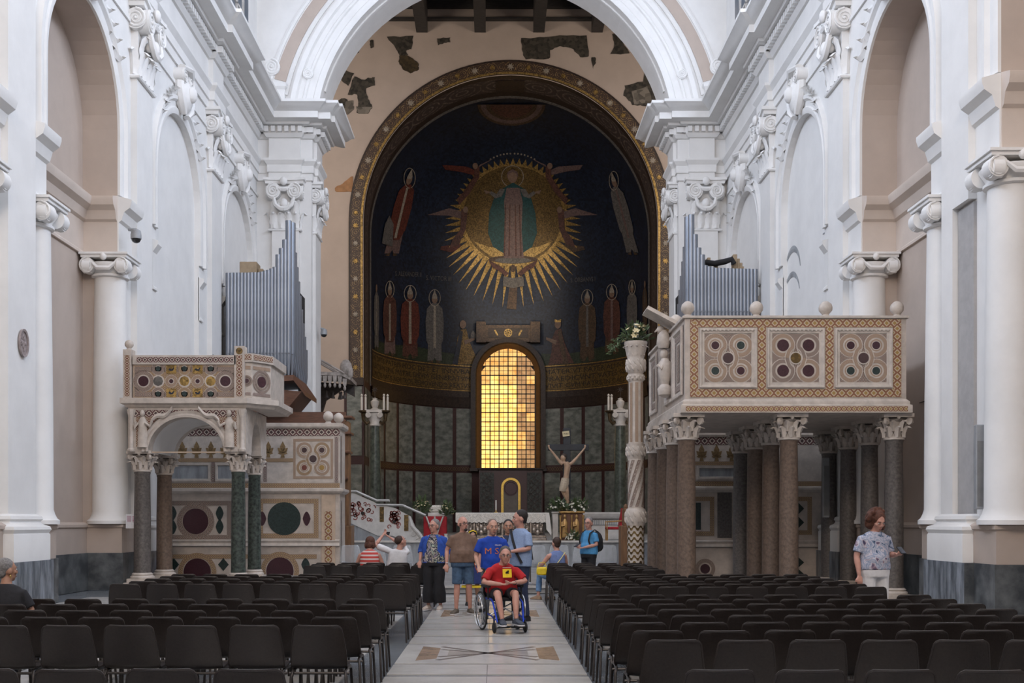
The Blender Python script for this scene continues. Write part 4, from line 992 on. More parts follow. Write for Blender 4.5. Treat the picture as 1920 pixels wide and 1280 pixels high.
# eagle lectern with standing figure below it
le = MB(); lx, ly = ax0 - .12, ad0 + 2.0
le.lathe([(.05, 0), (.16, .06), (.18, .2), (.1, .3), (.13, .42), (.17, .6), (.15, .8), (.1, .86), (.09, .9)], (lx, ly, az0 + .55), 10)
le.ell((lx - .02, ly, az0 + 1.55), .1, .11, .13, 8, 6); le.lathe([(.12, 0), (.17, .12), (.15, .3), (.08, .42)], (lx - .03, ly, az0 + 1.68), 9); le.ell((lx - .1, ly, az0 + 2.12), .09, .08, .1, 8, 6)
le.tube([(lx - .16, ly, az0 + 2.12), (lx - .24, ly, az0 + 2.06)], [.04, .01], 5)
for q in (-1, 1): le.tube([(lx, ly + q * .1, az0 + 1.35), (lx - .1, ly + q * .12, az0 + 1.2), (lx - .16, ly + q * .03, az0 + 1.3)], .045, 6)
A(le, 'eagle_figure', MARBL, 50)
A(MB().obox(Matrix.Translation((lx - .05, ly - .1, az0 + 2.32)) @ Matrix.Rotation(radians(28), 4, 'Y'), .95, .8, .08), 'book_rest', MARBL)
for px, py, d in ((1287, 602, Z1), (1415, 602, Z1), (1544, 602, Z1), (1677, 602, Z1), (1267, 610, 25.6)):
    o = finial(amb, Vector((PXX(px, d), d - .15 if d < 25 else d, az1 + .04)), .14); o.location = -O_
# ================================================================ smaller ambo on the left
Z2 = 27.0
ambl = thing('ambo', 'smaller marble ambo with arched front and green marble columns beside the left organ', 'pulpit', (PXX(350, Z2), Z2 + 1, 0))
O2 = ambl.location
def B_(mb, name, m, smooth=False):
    o = mb.build(name, m, ambl, smooth); o.location = -O2; return o
CAPL = corinthian(.2, .5)
zp = .2                                                 # marble step under the columns
B_(MB().bbox(PXX(240, Z2), PXX(478, Z2), Z2 - .4, Z2 + 2.25, 0, zp, .02), 'step', MARB)
for px, d, r, sm in ((267, Z2, .2, GRANG), (447, Z2, .175, VERDE), (267, Z2 + 1.8, .2, GRAN), (447, Z2 + 1.8, .17, VERDE)):
    x = PXX(px, Z2); zt = PZZ(846, Z2); c = col_parts(ambl, x, d, zp, zt, r, sm, CAPL, .5); c.location = Vector((x, d, zp)) - O2
lx0, lx1 = PXX(248, Z2), PXX(466, Z2); za, zb, zc_, zd, ze = PZZ(848, Z2), PZZ(784, Z2), PZZ(766, Z2), PZZ(757, Z2), PZZ(669, Z2); ly0, ly1 = Z2 - .3, Z2 + 2.1
# arcade storey: front with round arch
def arch_slab(x0, x1, y0, y1, z0, z1, xc, r, rz=None):
    m = MB(); rz = rz or r; n = 20
    pts = [(xc - r * cos(pi * i / n), z0 + rz * sin(pi * i / n)) for i in range(n + 1)]
    for y in (y0, y1):
        for (a, b), (c, d) in zip(pts, pts[1:]): m.add([(a, y, b), (c, y, d), (c, y, z1), (a, y, z1)], [(0, 1, 2, 3)])
        m.add([(x0, y, z0), (xc - r, y, z0), (xc - r, y, z1), (x0, y, z1)], [(0, 1, 2, 3)]); m.add([(xc + r, y, z0), (x1, y, z0), (x1, y, z1), (xc + r, y, z1)], [(0, 1, 2, 3)])
    for (a, b), (c, d) in zip(pts, pts[1:]): m.add([(a, y0, b), (c, y0, d), (c, y1, d), (a, y1, b)], [(0, 1, 2, 3)])
    m.add([(x0, y0, z0), (x0, y1, z0), (x0, y1, z1), (x0, y0, z1)], [(0, 1, 2, 3)]); m.add([(x1, y0, z0), (x1, y1, z0), (x1, y1, z1), (x1, y0, z1)], [(0, 1, 2, 3)])
    m.add([(x0, y0, z1), (x1, y0, z1), (x1, y1, z1), (x0, y1, z1)], [(0, 1, 2, 3)]); m.add([(x0, y0, z0), (xc - r, y0, z0), (xc - r, y1, z0), (x0, y1, z0)], [(0, 1, 2, 3)]); m.add([(xc + r, y0, z0), (x1, y0, z0), (x1, y1, z0), (xc + r, y1, z0)], [(0, 1, 2, 3)])
    return m
xc, ra = PXX(356, Z2), .90
af = B_(arch_slab(lx0, lx1, ly0, ly0 + .3, za, zc_, xc, ra, .82), 'arched_front', MARBL)
B_(arch_slab(lx0, lx1, ly1 - .3, ly1, za, zc_, xc, ra, .82), 'arched_back', MARBL)
ms = arch_slab(ly0 + .3, ly1 - .3, lx1 - .3, lx1, za, zc_, (ly0 + ly1) / 2, .55, .8); ms.v = [(y, x, z) for x, y, z in ms.v]; B_(ms, 'arched_side', MARBL)
ms = arch_slab(ly0 + .3, ly1 - .3, lx0, lx0 + .3, za, zc_, (ly0 + ly1) / 2, .55, .8); ms.v = [(y, x, z) for x, y, z in ms.v]; B_(ms, 'arched_side', MARBL)
ap_ = Pan((lx0, ly0, za), (1, 0, 0), (0, -1, 0), af); cu = xc - lx0; H_a = zc_ - za
R = [[ap_.p(cu - (ra + d) * cos(t), (.82 + d) * sin(t), h_) for d, h_ in ((0, 0), (0, .06), (.05, .07), (.09, .04), (.15, .06), (.17, 0))] for t in [pi * i / 22 for i in range(23)]]
MB().loft(R).build('archivolt', MARBL, af, 40)
ap_.line([(.1, H_a - .14), (lx1 - lx0 - .25, H_a - .14)], .16, C_DARK, h=.01)
for s in (-1, 1):
    q = [(cu + s * (ra + .17 + .0) * cos(t), (.82 + .19) * sin(t)) for t in [.12 + (pi / 2 - .2) * i / 10 for i in range(11)]]
    xe = cu + s * 1.2; pts = [(xe, .12)] + q + [(cu + s * .12, .98), (xe, .98)]
    MB().add([ap_.p(u, v, .006) for u, v in pts], [tuple(range(len(pts)))], [[(u * 9, v * 9) for u, v in pts]]).build('spandrel_inlay', C_RED, af)
    f = MB(); ux = cu + s * 1.03; w0 = ap_.p(ux, .1, .05)
    f.lathe([(.13, 0), (.12, .1), (.115, .35), (.10, .5), (.12, .6), (.06, .7), (.045, .73)], tuple(w0), 10, ry=.6); f.ell(w0 + Vector((0, -.02, .81)), .065, .06, .085, 8, 6)
    f.tube([w0 + Vector((-s * .08, -.06, .58)), w0 + Vector((-s * .2, -.08, .5)), w0 + Vector((-s * .25, -.1, .62))], .035, 6); f.tube([w0 + Vector((s * .1, -.05, .58)), w0 + Vector((s * .17, -.07, .45)), w0 + Vector((s * .15, -.09, .6))], .035, 6)
    pts = [w0 + Vector((-s * (.22 + .5 * t), -.05, .62 + .28 * t + .05 * sin(t * 7))) for t in [i / 8 for i in range(9)]]
    f.loft([[p + Vector((0, 0, -.05)), p + Vector((0, -.03, 0)), p + Vector((0, 0, .06)), p + Vector((0, .02, 0))] for p in pts], cap=True)
    f.build('scroll_bearer', MARBL, af, 50)
B_(MB().box(PXX(300, Z2) - .2, PXX(420, Z2) + .2, ly0 + .1, ly0 + .13, za - .02, za + .01), 'tie_rod', MARBW)
# inner vault
vm = MB().grid(lambda u, v: (xc - ra * cos(pi * u), ly0 + .3 + (ly1 - ly0 - .6) * v, za + .82 * sin(pi * u)), 16, 1); B_(vm, 'vault', PLASTER, 60)
# carved corner colonnettes and cornice shelf
for x, d in ((lx1 - .08, ly0 - .02), (lx0 + .08, ly0 - .02)): B_(MB().lathe([(.09, 0), (.1, .05), (.06, .1), (.06, H_a - .25), (.1, H_a - .12), (.11, H_a - .05)], (x, d, za), 8), 'colonnette', MARBL, 40)
B_(MB().sweep([(lx0 - .02, ly1), (lx0 - .02, ly0), (lx1, ly0), (lx1 + .55, ly0 + .55), (lx1 + .55, ly1)], [(-.5, zc_), (.02, zc_), (.06, zc_ + .05), (.14, zc_ + .09), (.14, zd + .1), (-.5, zd + .1)], 0, 1), 'cornice', MARBL)
zd += .1
# parapet
x_a, x_b = PXX(256, Z2), PXX(447, Z2)
pfl = B_(MB().box(x_a, x_b, ly0 + .05, ly0 + .3, zd, ze), 'front_parapet', MARBW)
fpn = Pan((x_a, ly0 + .05, zd), (1, 0, 0), (0, -1, 0), pfl); Wp = x_b - x_a; Hp = ze - zd
fpn.rect(0, Wp, Hp - .22, Hp, MARBL, 'frieze', .05); fpn.line([(.1, Hp - .11), (Wp - .05, Hp - .11)], .13, C_DARK, h=.055)
MB().add([fpn.p(.03, .04, .006), fpn.p(Wp - .03, .04, .006), fpn.p(Wp - .03, Hp - .26, .006), fpn.p(.03, Hp - .26, .006)], [(0, 1, 2, 3)], [[(0, 0), (19, 0), (19, 8), (0, 8)]]).build('inlay_field', C_GOLD2, pfl)
fpn.frame(.09, Wp - .09, .1, Hp - .33, .11, C_DARK2, h=.012)
cv = (Hp - .26) / 2 + .03
for u in (.25, Wp - .25):
    fpn.disc(u, cv, .255, MARBL, 'roundel_edge', .012); fpn.ring(u, cv, .2, .09, C_DARK2, h=.016); fpn.disc(u, cv, .15, MARBL, 'roundel_edge', .017); fpn.disc(u, cv, .125, PORD, 'roundel', .022)
for i in range(5):
    u = .6 + i * (Wp - 1.2) / 4
    for dv in ((-.3, .3) if i % 2 == 0 else ()):
        fpn.disc(u, cv + dv, .16, MARBL, 'roundel_edge', .012); fpn.ring(u, cv + dv, .115, .07, C_DARK2 if i != 2 else C_GOLD2, h=.015); fpn.disc(u, cv + dv, .058, SERP, 'roundel', .02)
    if i % 2 == 0:
        fpn.disc(u, cv, .15, MARBL, 'roundel_edge', .014); fpn.disc(u, cv, .12, GOLD if i else GREYC, 'medallion', .018, 8); fpn.ftree(u, cv - .08, .15, TEAL)
    else:
        fpn.disc(u, cv, .15, MARBL, 'roundel_edge', .014); fpn.ring(u, cv, .105, .07, C_RED2, h=.017); fpn.disc(u, cv, .05, PORD, 'roundel', .02)
        for dv in (-.28, .28):
            fpn.rect(u - .12, u + .12, cv + dv - .1, cv + dv + .1, GOLD, 'bird_panel', .014)
            fpn.poly([(u - .07, cv + dv), (u - .04, cv + dv + .03), (u + .01, cv + dv), (u + .06, cv + dv + .05), (u + .07, cv + dv + .03), (u + .04, cv + dv - .03), (u - .02, cv + dv - .04)], NAVY, 'bird', .018)
for px, w in ((246, .2), (454, .24)):
    x = PXX(px, Z2); po = B_(MB().box(x - w / 2, x + w / 2, ly0 - .0, ly0 + .3, zd, ze + (.14 if px < 300 else .22)), 'corner_post', MARBL)
    q = Pan((x, ly0 - .0, zd), (1, 0, 0), (0, -1, 0), po); q.line([(0, .05), (0, ze - zd)], w * .6, C_RED, h=.006)
    if px < 300: o = finial(ambl, Vector((x, ly0 + .15, ze + .13)), .1); o.location = -O2
    else: q.disc(0, ze - zd + .1, .08, GOLDD, 'medallion', .01)
# polygonal right bay
bx = [(x_b + .12, ly0 + .1), (lx1 + .12, ly0 + .12), (lx1 + .48, ly0 + .6), (lx1 + .48, ly1 - .1)]
bay = B_(MB().sweep(bx, [(-.22, 0), (0, 0), (0, Hp - .15), (-.22, Hp - .15)], zd, 1), 'bay_parapet', MARBL)
B_(MB().sweep(bx, [(-.24, Hp - .15), (.06, Hp - .15), (.06, Hp + .05), (-.24, Hp + .05)], zd, 1), 'bay_coping', MARBL)
for (p, q) in zip(bx, bx[1:]):
    d = Vector((q[0] - p[0], q[1] - p[1], 0)); L = d.length; d.normalize(); nn = Vector((d.y, -d.x, 0)); pb = Pan((p[0], p[1], zd), d, nn, bay)
    if L > 1.0: continue
    pb.line([(.03, .12), (L - .03, .12)], .07, C_DARK); pb.line([(.03, Hp - .28), (L - .03, Hp - .28)], .08, C_RED2); pb.line([(.0, Hp - .04), (L, Hp - .04)], .13, C_RED, h=.07)
    pb.ring(L / 2, Hp * .42, min(.26, L * .42), .06, C_DARK2); pb.ring(L / 2, Hp * .42, min(.18, L * .3), .05, C_DARK2); pb.disc(L / 2, Hp * .42, min(.14, L * .22), PORD, 'roundel')
B_(MB().box(x_b, lx1 + .45, ly0 + .3, ly1, zd - .06, zd), 'platform', MARBL); B_(MB().box(x_a, x_b, ly1 - .25, ly1, zd, ze), 'back_parapet', MARBL)
B_(MB().box(x_a, x_b, ly0 + .3, ly1 - .25, zd - .06, zd), 'platform', MARBL)
# ================================================================ chancel screens
def screen(name, label, pxL, pxR, d, ytop, ymid, depth, mirror):
    x0, x1 = PXX(pxL, d), PXX(pxR, d); zt, zm = PZZ(ytop, d), PZZ(ymid, d)
    t = thing(name, label, 'chancel screen', ((x0 + x1) / 2, d, 0)); O = t.location.copy()
    def Q(mb, nm, m, smooth=False):
        o = mb.build(nm, m, t, smooth); o.location = -O; return o
    lo = Q(MB().box(x0, x1, d, d + depth, 0, zm), 'lower_wall', MARB); up = Q(MB().box(x0, x1, d, d + depth, zm, zt), 'upper_wall', MARBL)
    Q(MB().sweep([(x0, d), (x1, d)] if mirror else [(x0, d), (x1, d), (x1, d + depth)], [(-.02, zt - .02), (.06, zt - .02), (.1, zt + .03), (.1, zt + .12), (-.02, zt + .14)], 0, 1), 'coping', MARBL)
    Q(MB().sweep([(x0, d), (x1, d)] if mirror else [(x0, d), (x1, d), (x1, d + depth)], [(-.02, zm - .12), (.05, zm - .1), (.12, zm - .04), (.12, zm + .02), (-.02, zm + .06)], 0, 1), 'string_course', MARBL)
    zs = zm * .42
    Q(MB().sweep([(x0, d), (x1, d)], [(-.02, zs - .1), (.1, zs - .08), (.06, zs), (.1, zs + .06), (-.02, zs + .1)], 0, 1), 'string_course', MARBL)
    L = x1 - x0; pu = Pan((x0, d, zm), (1, 0, 0), (0, -1, 0), up); pl = Pan((x0, d, 0), (1, 0, 0), (0, -1, 0), lo); H = zt - zm
    pu.line([(0, H - .12), (L, H - .12)], .2, C_DARK); pu.line([(0, .12), (L, .12)], .13, C_GOLD2); pu.line([(0, H * .48), (L - 1.3, H * .48)], .1, C_GOLD2)
    n = int((L - 1.35) / .40)
    for i in range(n): pu.ftree(.22 + i * .40, H * .52, .46, PALM)
    for i in range(int((L - 1.3) / 1.45)):
        R = []; a, b = .1 + i * 1.45, 1.4 + i * 1.45
        for h_, w_ in ((0, 0), (.04, 0), (.04, .05), (0, .07)): R.append([pu.p(a + w_, .24 + w_, h_), pu.p(b - w_, .24 + w_, h_), pu.p(b - w_, H * .43 - w_, h_), pu.p(a + w_, H * .43 - w_, h_)])
        MB().loft(R).build('panel_frame', MARBL, up); pu.rect(a + .07, b - .07, .31, H * .43 - .07, GREYM, 'grey_panel', .006); pu.line([(b + .08, .22), (b + .08, H * .45)], .1, C_DARK)
    if not mirror:
        cu, cv, S = L - .74, H * .5, .5
        pu.rect(cu - .6, cu + .6, .22, H - .25, MARBL, 'inlay_field', .004); pu.frame(cu - .52, cu + .52, cv - .52, cv + .52, .07, C_RED2)
        quincunx(pu, cu, cv, .46, [C_DARK, C_DARK, C_RED, C_GOLD], C_DARK2, C_RED2, C_GOLD2); pu.line([(L - .09, .2), (L - .09, H - .25)], .1, C_DARK)
        pl.rect(L - .5, L - .12, .0, zm - .15, MARBW, 'end_pilaster', .05); pl.line([(L - .31, .1), (L - .31, zm - .6)], .2, C_GOLD, h=.055)
        sd_ = Pan((x1, d, 0), (0, 1, 0), (1, 0, 0), lo); sd_.line([(.3, .5), (.3, zm - .3)], .12, C_DARK)
        su = Pan((x1, d, zm), (0, 1, 0), (1, 0, 0), up); su.line([(.25, .2), (.25, H - .2)], .12, C_DARK)
        for i in (0, 1): finial(t, Vector((x1 - .12 - .22 * (1 - i), d + .15 + .5 * i, zt + .12)), .14, m=MARBL).location = -O
    return t, pl, L, zm
t, pl, L, zm = screen('chancel_screen', 'inlaid marble chancel screen with porphyry and serpentine discs behind the smaller ambo', 300, 637, 31.2, 802, 918, 1.1, False)
def Lp(px, py, d=31.2): return PXX(px, d) - pl.o.x, PZZ(py, d)
for cxp, cyp, rp, m_ in ((367, 977, 24, PORD), (533, 972, 31, SERP)):
    u, v = Lp(cxp, cyp); r = rp * 31.2 / F
    if m_ is PORD: pl.ring(u, v, r + .09, .15, C_DARK2); 
    pl.disc(u, v, r, m_, 'great_disc', .02, 36)
a, b = Lp(489, 1004); c, d_ = Lp(593, 939); pl.frame(a, c, b, d_, .13, C_GOLD2); 
a, b = Lp(318, 1007); c, d_ = Lp(430, 943); pl.frame(a, c, b, d_, .13, C_DARK2)
for px, py, m_ in ((492, 972, PORD), (575, 972, PORD), (324, 962, SERP), (324, 988, SERP), (412, 962, SERP), (412, 987, SERP)):
    u, v = Lp(px, py); pl.almond(u, v, .2, .11, m_)
for cxp, cyp in ((370, 1072), (525, 1070)):
    u, v = Lp(cxp, cyp); pl.ring(u, v, .47, .13, C_GOLD2, h=.016); pl.disc(u, v, .38, PORD, 'great_disc', .02, 30)
for px in (326, 419): u, v = Lp(px, 1058); pl.poly([(u - .15, v), (u, v - .18), (u + .15, v), (u, v + .18)], SERP, 'lozenge')
u, v = Lp(573, 1058); pl.almond(u, v, .18, .12, SERP)
a, b = Lp(318, 1043); c, d_ = Lp(594, 1043); pl.line([(a, b), (c, b)], .12, C_GOLD2)
DR = 29.9
t, pl, L, zm = screen('chancel_screen', 'shaded marble chancel screen with black lozenges behind the large ambo', 1300, 1545, DR, 818, 915, .9, True)
def Rp(px, py): return PXX(px, DR) - pl.o.x, PZZ(py, DR)
a, b = Rp(1482, 998); c, d_ = Rp(1518, 935); pl.frame(a - 1.2, c, b, d_, .12, C_GOLD2)
for py in (953, 979): u, v = Rp(1495, py); pl.poly([(u - .18, v), (u, v - .18), (u + .18, v), (u, v + .18)], SERP, 'lozenge')
for py in (1054, 1076): u, v = Rp(1495, py); pl.poly([(u - .18, v), (u, v - .16), (u + .18, v), (u, v + .16)], SERP, 'lozenge')
a, b = Rp(1300, 1000); c, d_ = Rp(1335, 935); pl.frame(a, c, b, d_, .12, C_GOLD2); pl.rect(a + .05, a + .2, b + .1, d_ - .1, SERP, 'dark_panel')
a, b = Rp(1345, 1008); c, d_ = Rp(1372, 912); pl.rect(a, c, b, d_, GRANG, 'dark_panel'); u, v = Rp(1322, 1066); pl.ring(u, v, .22, .1, C_DARK2); pl.disc(u, v, .13, PORD, 'roundel')
# ================================================================ presbytery platform and steps
st = struct(MB().box(-6.6, PXX(1205, 26), 25.9, 37, 0, .16).build('floor_presbytery', mat('step_marble', (.33, .33, .33), .25, var=.15, scale=3)))
MB().box(-6.6, PXX(1205, 26), 25.85, 26.2, .12, .165).build('step_edge', FLOORW, st)
stp = struct(MB().box(-8.5, 8.5, 37, 72, 0, 1.0).build('floor_sanctuary', GREYM))
for i in range(12): MB().box(-5.6 + i * .95, -5.6 + i * .95 + .93, 36.97, 37, .17, .99).build('riser_slab', GREYM, stp)
MB().box(-8.5, 8.5, 36.9, 37.3, .97, 1.03).build('step_edge', WHITEM, stp)
BRONZE = mat('silver_relief', (.36, .30, .25), .28, .85, var=.35, scale=9, bump=.9, detail=6)
CLOTH = mat('white_cloth', (.66, .62, .56), .85, var=.05); LACE = mat('lace', (.62, .57, .50), .85, var=.35, scale=40, bump=.4)
GILT = mat('gilt_wood', (.45, .27, .10), .4, .5, var=.3, scale=8, bump=.4); REDC = mat('red_cloth', (.36, .012, .02), .75, var=.2)
GILTB = mat('gold_leaf', (.62, .42, .10), .3, .8, var=.2, scale=20)
WOOD = mat('brown_wood', (.20, .10, .045), .5, var=.3, scale=3, stretch=(5, 5, .6)); WOODR = mat('reddish_wood', (.14, .06, .03), .45, var=.25, scale=3, stretch=(5, 5, .6))
GREENL = mat('leaf_green', (.055, .085, .03), .6, var=.4, scale=12); PETAL = mat('white_petal', (.70, .66, .55), .7, var=.1); PETALY = mat('cream_petal', (.72, .62, .38), .7, var=.15)
# altar
DA = 38.0
def at(t, mb, name, m, smooth=False, parent=None):       # part of thing t built in world coordinates
    o = mb.build(name, m, parent or t, smooth)
    if parent is None: o.location = -Vector(t.location)
    return o
x0, x1 = PXX(860, DA), PXX(1024, DA); zt = PZZ(962, DA); zb = 1.0
al = thing('altar', 'long altar with silver relief front standing on the raised sanctuary', 'altar', ((x0 + x1) / 2, DA, 1.0))
bd = at(al, MB().box(x0 + .05, x1 - .05, DA, DA + 1.1, zb, zt - .04), 'body', mat('altar_dark', (.05, .04, .035), .4))
at(al, MB().bbox(x0 - .02, x1 + .02, DA - .1, DA + 1.15, zb, zb + .12, .03), 'foot', BRONZE); at(al, MB().bbox(x0, x1, DA - .06, DA + 1.12, zb + .12, zb + .2, .02), 'foot_moulding', BRONZE)
n = 6; w = (x1 - x0 - .1) / n
for i in range(n):
    a = x0 + .05 + i * w; b = MB(); b.bbox(a + .05, a + w - .05, DA - .05, DA, zb + .26, zt - .33, .02); bo = at(al, b, 'relief_panel', BRONZE)
    f = MB(); zc = (zb + zt) / 2 - .05
    for k, (dx, dz, r) in enumerate(((0, .05, .09), (-.12, -.05, .07), (.12, -.04, .07), (0, -.14, .08), (-.1, .14, .05), (.11, .15, .05))): f.ell((a + w / 2 + dx, DA - .06, zc + dz), r, .05, r * 1.3, 8, 5)
    f.build('relief_figures', BRONZE, bo, 50)
    if i: at(al, MB().box(a - .03, a + .03, DA - .04, DA, zb + .2, zt - .3), 'relief_post', BRONZE)
ac = tag(MB().bbox(x0 - .1, x1 + .1, DA - .12, DA + 1.2, zt - .04, zt + .02, .015).build('altar_cloth', CLOTH), 'white lace-edged cloth laid over the silver altar', 'altar cloth')
v = MB(); nn = 40
v.loft([[(x0 - .1 + (x1 - x0 + .2) * i / nn, DA - .125 - .012 * sin(i * 1.7), zt) for i in range(nn + 1)], [(x0 - .1 + (x1 - x0 + .2) * i / nn, DA - .13 - .03 * sin(i * 1.7), zt - .30 - .03 * (i % 2)) for i in range(nn + 1)]], close=False); v.build('lace_valance', LACE, ac)
v = MB(); v.loft([[(x1 + .1, DA - .12 + 1.3 * i / 12, zt) for i in range(13)], [(x1 + .16 + .05 * sin(i * 1.5), DA - .14 + 1.3 * i / 12, zb + .25) for i in range(13)]], close=False); v.build('side_drop', CLOTH, ac)
v = MB(); v.loft([[(x1 - .02, DA - .14, zt - .02), (x1 + .1, DA - .14, zt - .02)], [(x1 + .0, DA - .16, zb + .4), (x1 + .17, DA - .16, zb + .18)]], close=False); v.build('corner_drop', CLOTH, ac)
# candle and microphone on altar
cn = thing('altar_candle', 'thin white candle standing on the altar cloth before the bishop throne', 'candle', P(930, 962, DA + .3))
cz = zt + .02; cx_ = PXX(930, DA + .3); cn.location = (cx_, DA + .3, cz)
MB().lathe([(.07, 0), (.07, .02), (.02, .04), (.02, .08), (.03, .1)], n=12).build('holder', GILTB, cn, 40); MB().lathe([(.022, .08), (.022, .42), (.004, .44)], n=10).build('wax', CLOTH, cn, 40)
# throne behind the altar
DT = 66.0; th = thing('bishop_throne', 'dark stone throne back with gold arched border and round disc under the window', 'throne', (PXX(958, DT), DT + 1, 1.0))
zt_ = PZZ(880, DT); tx0, tx1 = PXX(898, DT), PXX(1018, DT)
at(th, MB().box(tx0, tx1, DT + .5, DT + 2.2, 1.0, zt_), 'back_wall', PORPH); at(th, MB().bbox(tx0 - .1, tx1 + .1, DT + .35, DT + 2.2, zt_, zt_ + .12, .03), 'cornice', DARKB)
CAR = mat('pierced_screen', (.03, .035, .03), .5, var=.8, scale=8, bump=1)
for a, b in ((900, 926), (989, 1016)):
    at(th, MB().box(PXX(a, DT), PXX(b, DT), DT + .4, DT + .5, 1.1, zt_ - .15), 'carved_panel', CAR)
    g = MB(); xa, xb = PXX(a + 2, DT), PXX(b - 2, DT); zz = 1.4
    while zz < zt_ - .5:
        for sgn in (0, 1): g.obox(Matrix.Translation(((xa + xb) / 2, DT + .38, zz + .2)) @ Matrix.Rotation(radians(45 if sgn else -45), 4, 'Y'), (xb - xa) * 1.2, .03, .04)
        zz += .38
    at(th, g, 'lattice', DARKB)
xc, r = PXX(958, DT), PXX(958 + 16, DT) - PXX(958, DT); zs = PZZ(913, DT)
q = [[(xc - R_ * cos(t), DT + .38, zs + R_ * sin(t)) for R_ in (r - .07, r + .07)] for t in [pi * i / 20 for i in range(21)]]; q = [[(xc - r + k, DT + .38, 1.0) for k in (.07, -.07)]] + q + [[(xc + r + k, DT + .38, 1.0) for k in (-.07, .07)]]
g = MB()
for a, b in zip(q, q[1:]): g.prism([a[0], a[1], b[1], b[0]], (0, .1, 0))
at(th, g, 'gold_arch', GILTB)
at(th, MB().lathe([(.44, 0), (.44, .06), (.38, .06), (.36, .03)], n=26).xf(Matrix.Translation((xc, DT + .44, PZZ(915, DT))) @ Matrix.Rotation(pi / 2, 4, 'X')), 'round_disc', PORD, 40)
at(th, MB().box(xc - r + .06, xc + r - .06, DT + .42, DT + .5, 1.0, zs), 'back_panel', mat('grey_stone', (.13, .115, .10), .5))
# crucifix ------------------------------------------------------------------------------------------------
DC = 38.6; xk = PXX(1063, DC); cr_ = thing('crucifix', 'large wooden crucifix with a life-size carved figure above flowers', 'crucifix', (xk, DC, 1.0))
BLK = mat('black_wood', (.012, .014, .018), .5, var=.3)
zc0, zc1 = PZZ(945, DC), PZZ(802, DC); zarm = PZZ(839, DC)
cbm = MB(); cbm.bbox(xk - .13, xk + .13, DC, DC + .14, 1.0, zc1, .015); at(cr_, cbm, 'upright', BLK)
at(cr_, MB().bbox(PXX(1027, DC), PXX(1104, DC), DC - .01, DC + .12, zarm - .1, zarm + .12, .015), 'crossbeam', BLK)
sg = at(cr_, MB().obox(Matrix.Translation((PXX(1061, DC), DC - .03, PZZ(813, DC))) @ Matrix.Rotation(radians(-8), 4, 'Y'), .24, .02, .18), 'title_board', mat('parchment', (.55, .46, .27), .7))
lettering('INRI', lambda u, v: Vector((PXX(1061, DC) - .08 + .16 * u, DC - .045, PZZ(813, DC) - .03 + .06 * v)), INK, sg, 'lettering')
SKC = mat('carved_flesh', (.42, .27, .17), .5, var=.12, scale=8)
def remesh(mb, name, m, parent=None, voxel=.014, smooth_it=4):
    me = mb.mesh('tmp', None); o = bpy.data.objects.new('tmp', me); COL.objects.link(o)
    r = o.modifiers.new('r', 'REMESH'); r.mode = 'VOXEL'; r.voxel_size = voxel; r.use_smooth_shade = True
    if smooth_it: s_ = o.modifiers.new('s', 'SMOOTH'); s_.iterations = smooth_it; s_.factor = .5
    bpy.context.view_layer.update()
    me2 = bpy.data.meshes.new_from_object(o.evaluated_get(bpy.context.evaluated_depsgraph_get())); bpy.data.objects.remove(o); bpy.data.meshes.remove(me)
    me2.polygons.foreach_set('use_smooth', [True] * len(me2.polygons)); me2.materials.clear()
    for q in (m if isinstance(m, (list, tuple)) else [m]): me2.materials.append(q)
    me2.name = name
    o = bpy.data.objects.new(name, me2); COL.objects.link(o)
    if parent: o.parent = parent
    return o
def W3(px, py, dy=0): return P(px, py, DC - .12 + dy)
bdy = MB(); yq = DC - .13
T = [W3(1063, 930), W3(1062, 905)]
bdy.tube([W3(1061, 866), W3(1064, 875), W3(1062, 890), W3(1060, 905), W3(1058, 913)], [(.15, .09), (.17, .11), (.135, .09), (.14, .1), (.12, .09)], 12)
bdy.tube([W3(1058, 868), W3(1056, 860), W3(1055, 855)], .055, 8); bdy.ell(W3(1056, 858), .095, .1, .125, 10, 7)
for s, hx, ex in ((-1, 1029, 1042), (1, 1097, 1084)):
    bdy.tube([W3(1062 + s * 7, 870), W3(1062 + s * 12, 866), W3(ex, 855), W3(hx, 839)], [.06, .055, .042, .03], 8); bdy.ell(W3(hx, 836), .04, .03, .055, 8, 5)
bdy.tube([W3(1055, 908), W3(1054, 918, -.06), W3(1063, 938), W3(1064, 945)], [.085, .07, .05, .035], 9); bdy.tube([W3(1061, 908), W3(1063, 920, -.06), W3(1065, 940), W3(1064, 946)], [.085, .07, .045, .035], 9)
bdy.tube([W3(1064, 943), W3(1064, 950, -.06)], [.04, .03], 7)
fg = remesh(bdy, 'figure', SKC, cr_, .016, 3); fg.location = -Vector(cr_.location)
lc = MB(); lc.tube([W3(1060, 896), W3(1059, 905), W3(1056, 915), W3(1055, 921)], [(.16, .13), (.19, .15), (.19, .14), (.17, .12)], 14, cap=False); lco = at(cr_, lc, 'loincloth', mat('old_linen', (.45, .36, .26), .8, var=.2, scale=18, stretch=(1, 1, 3), bump=.6), 40)
at(cr_, MB().ell(W3(1057, 855.5, .02), .105, .105, .11, 10, 6), 'hair', mat('carved_hair', (.05, .03, .02), .7))
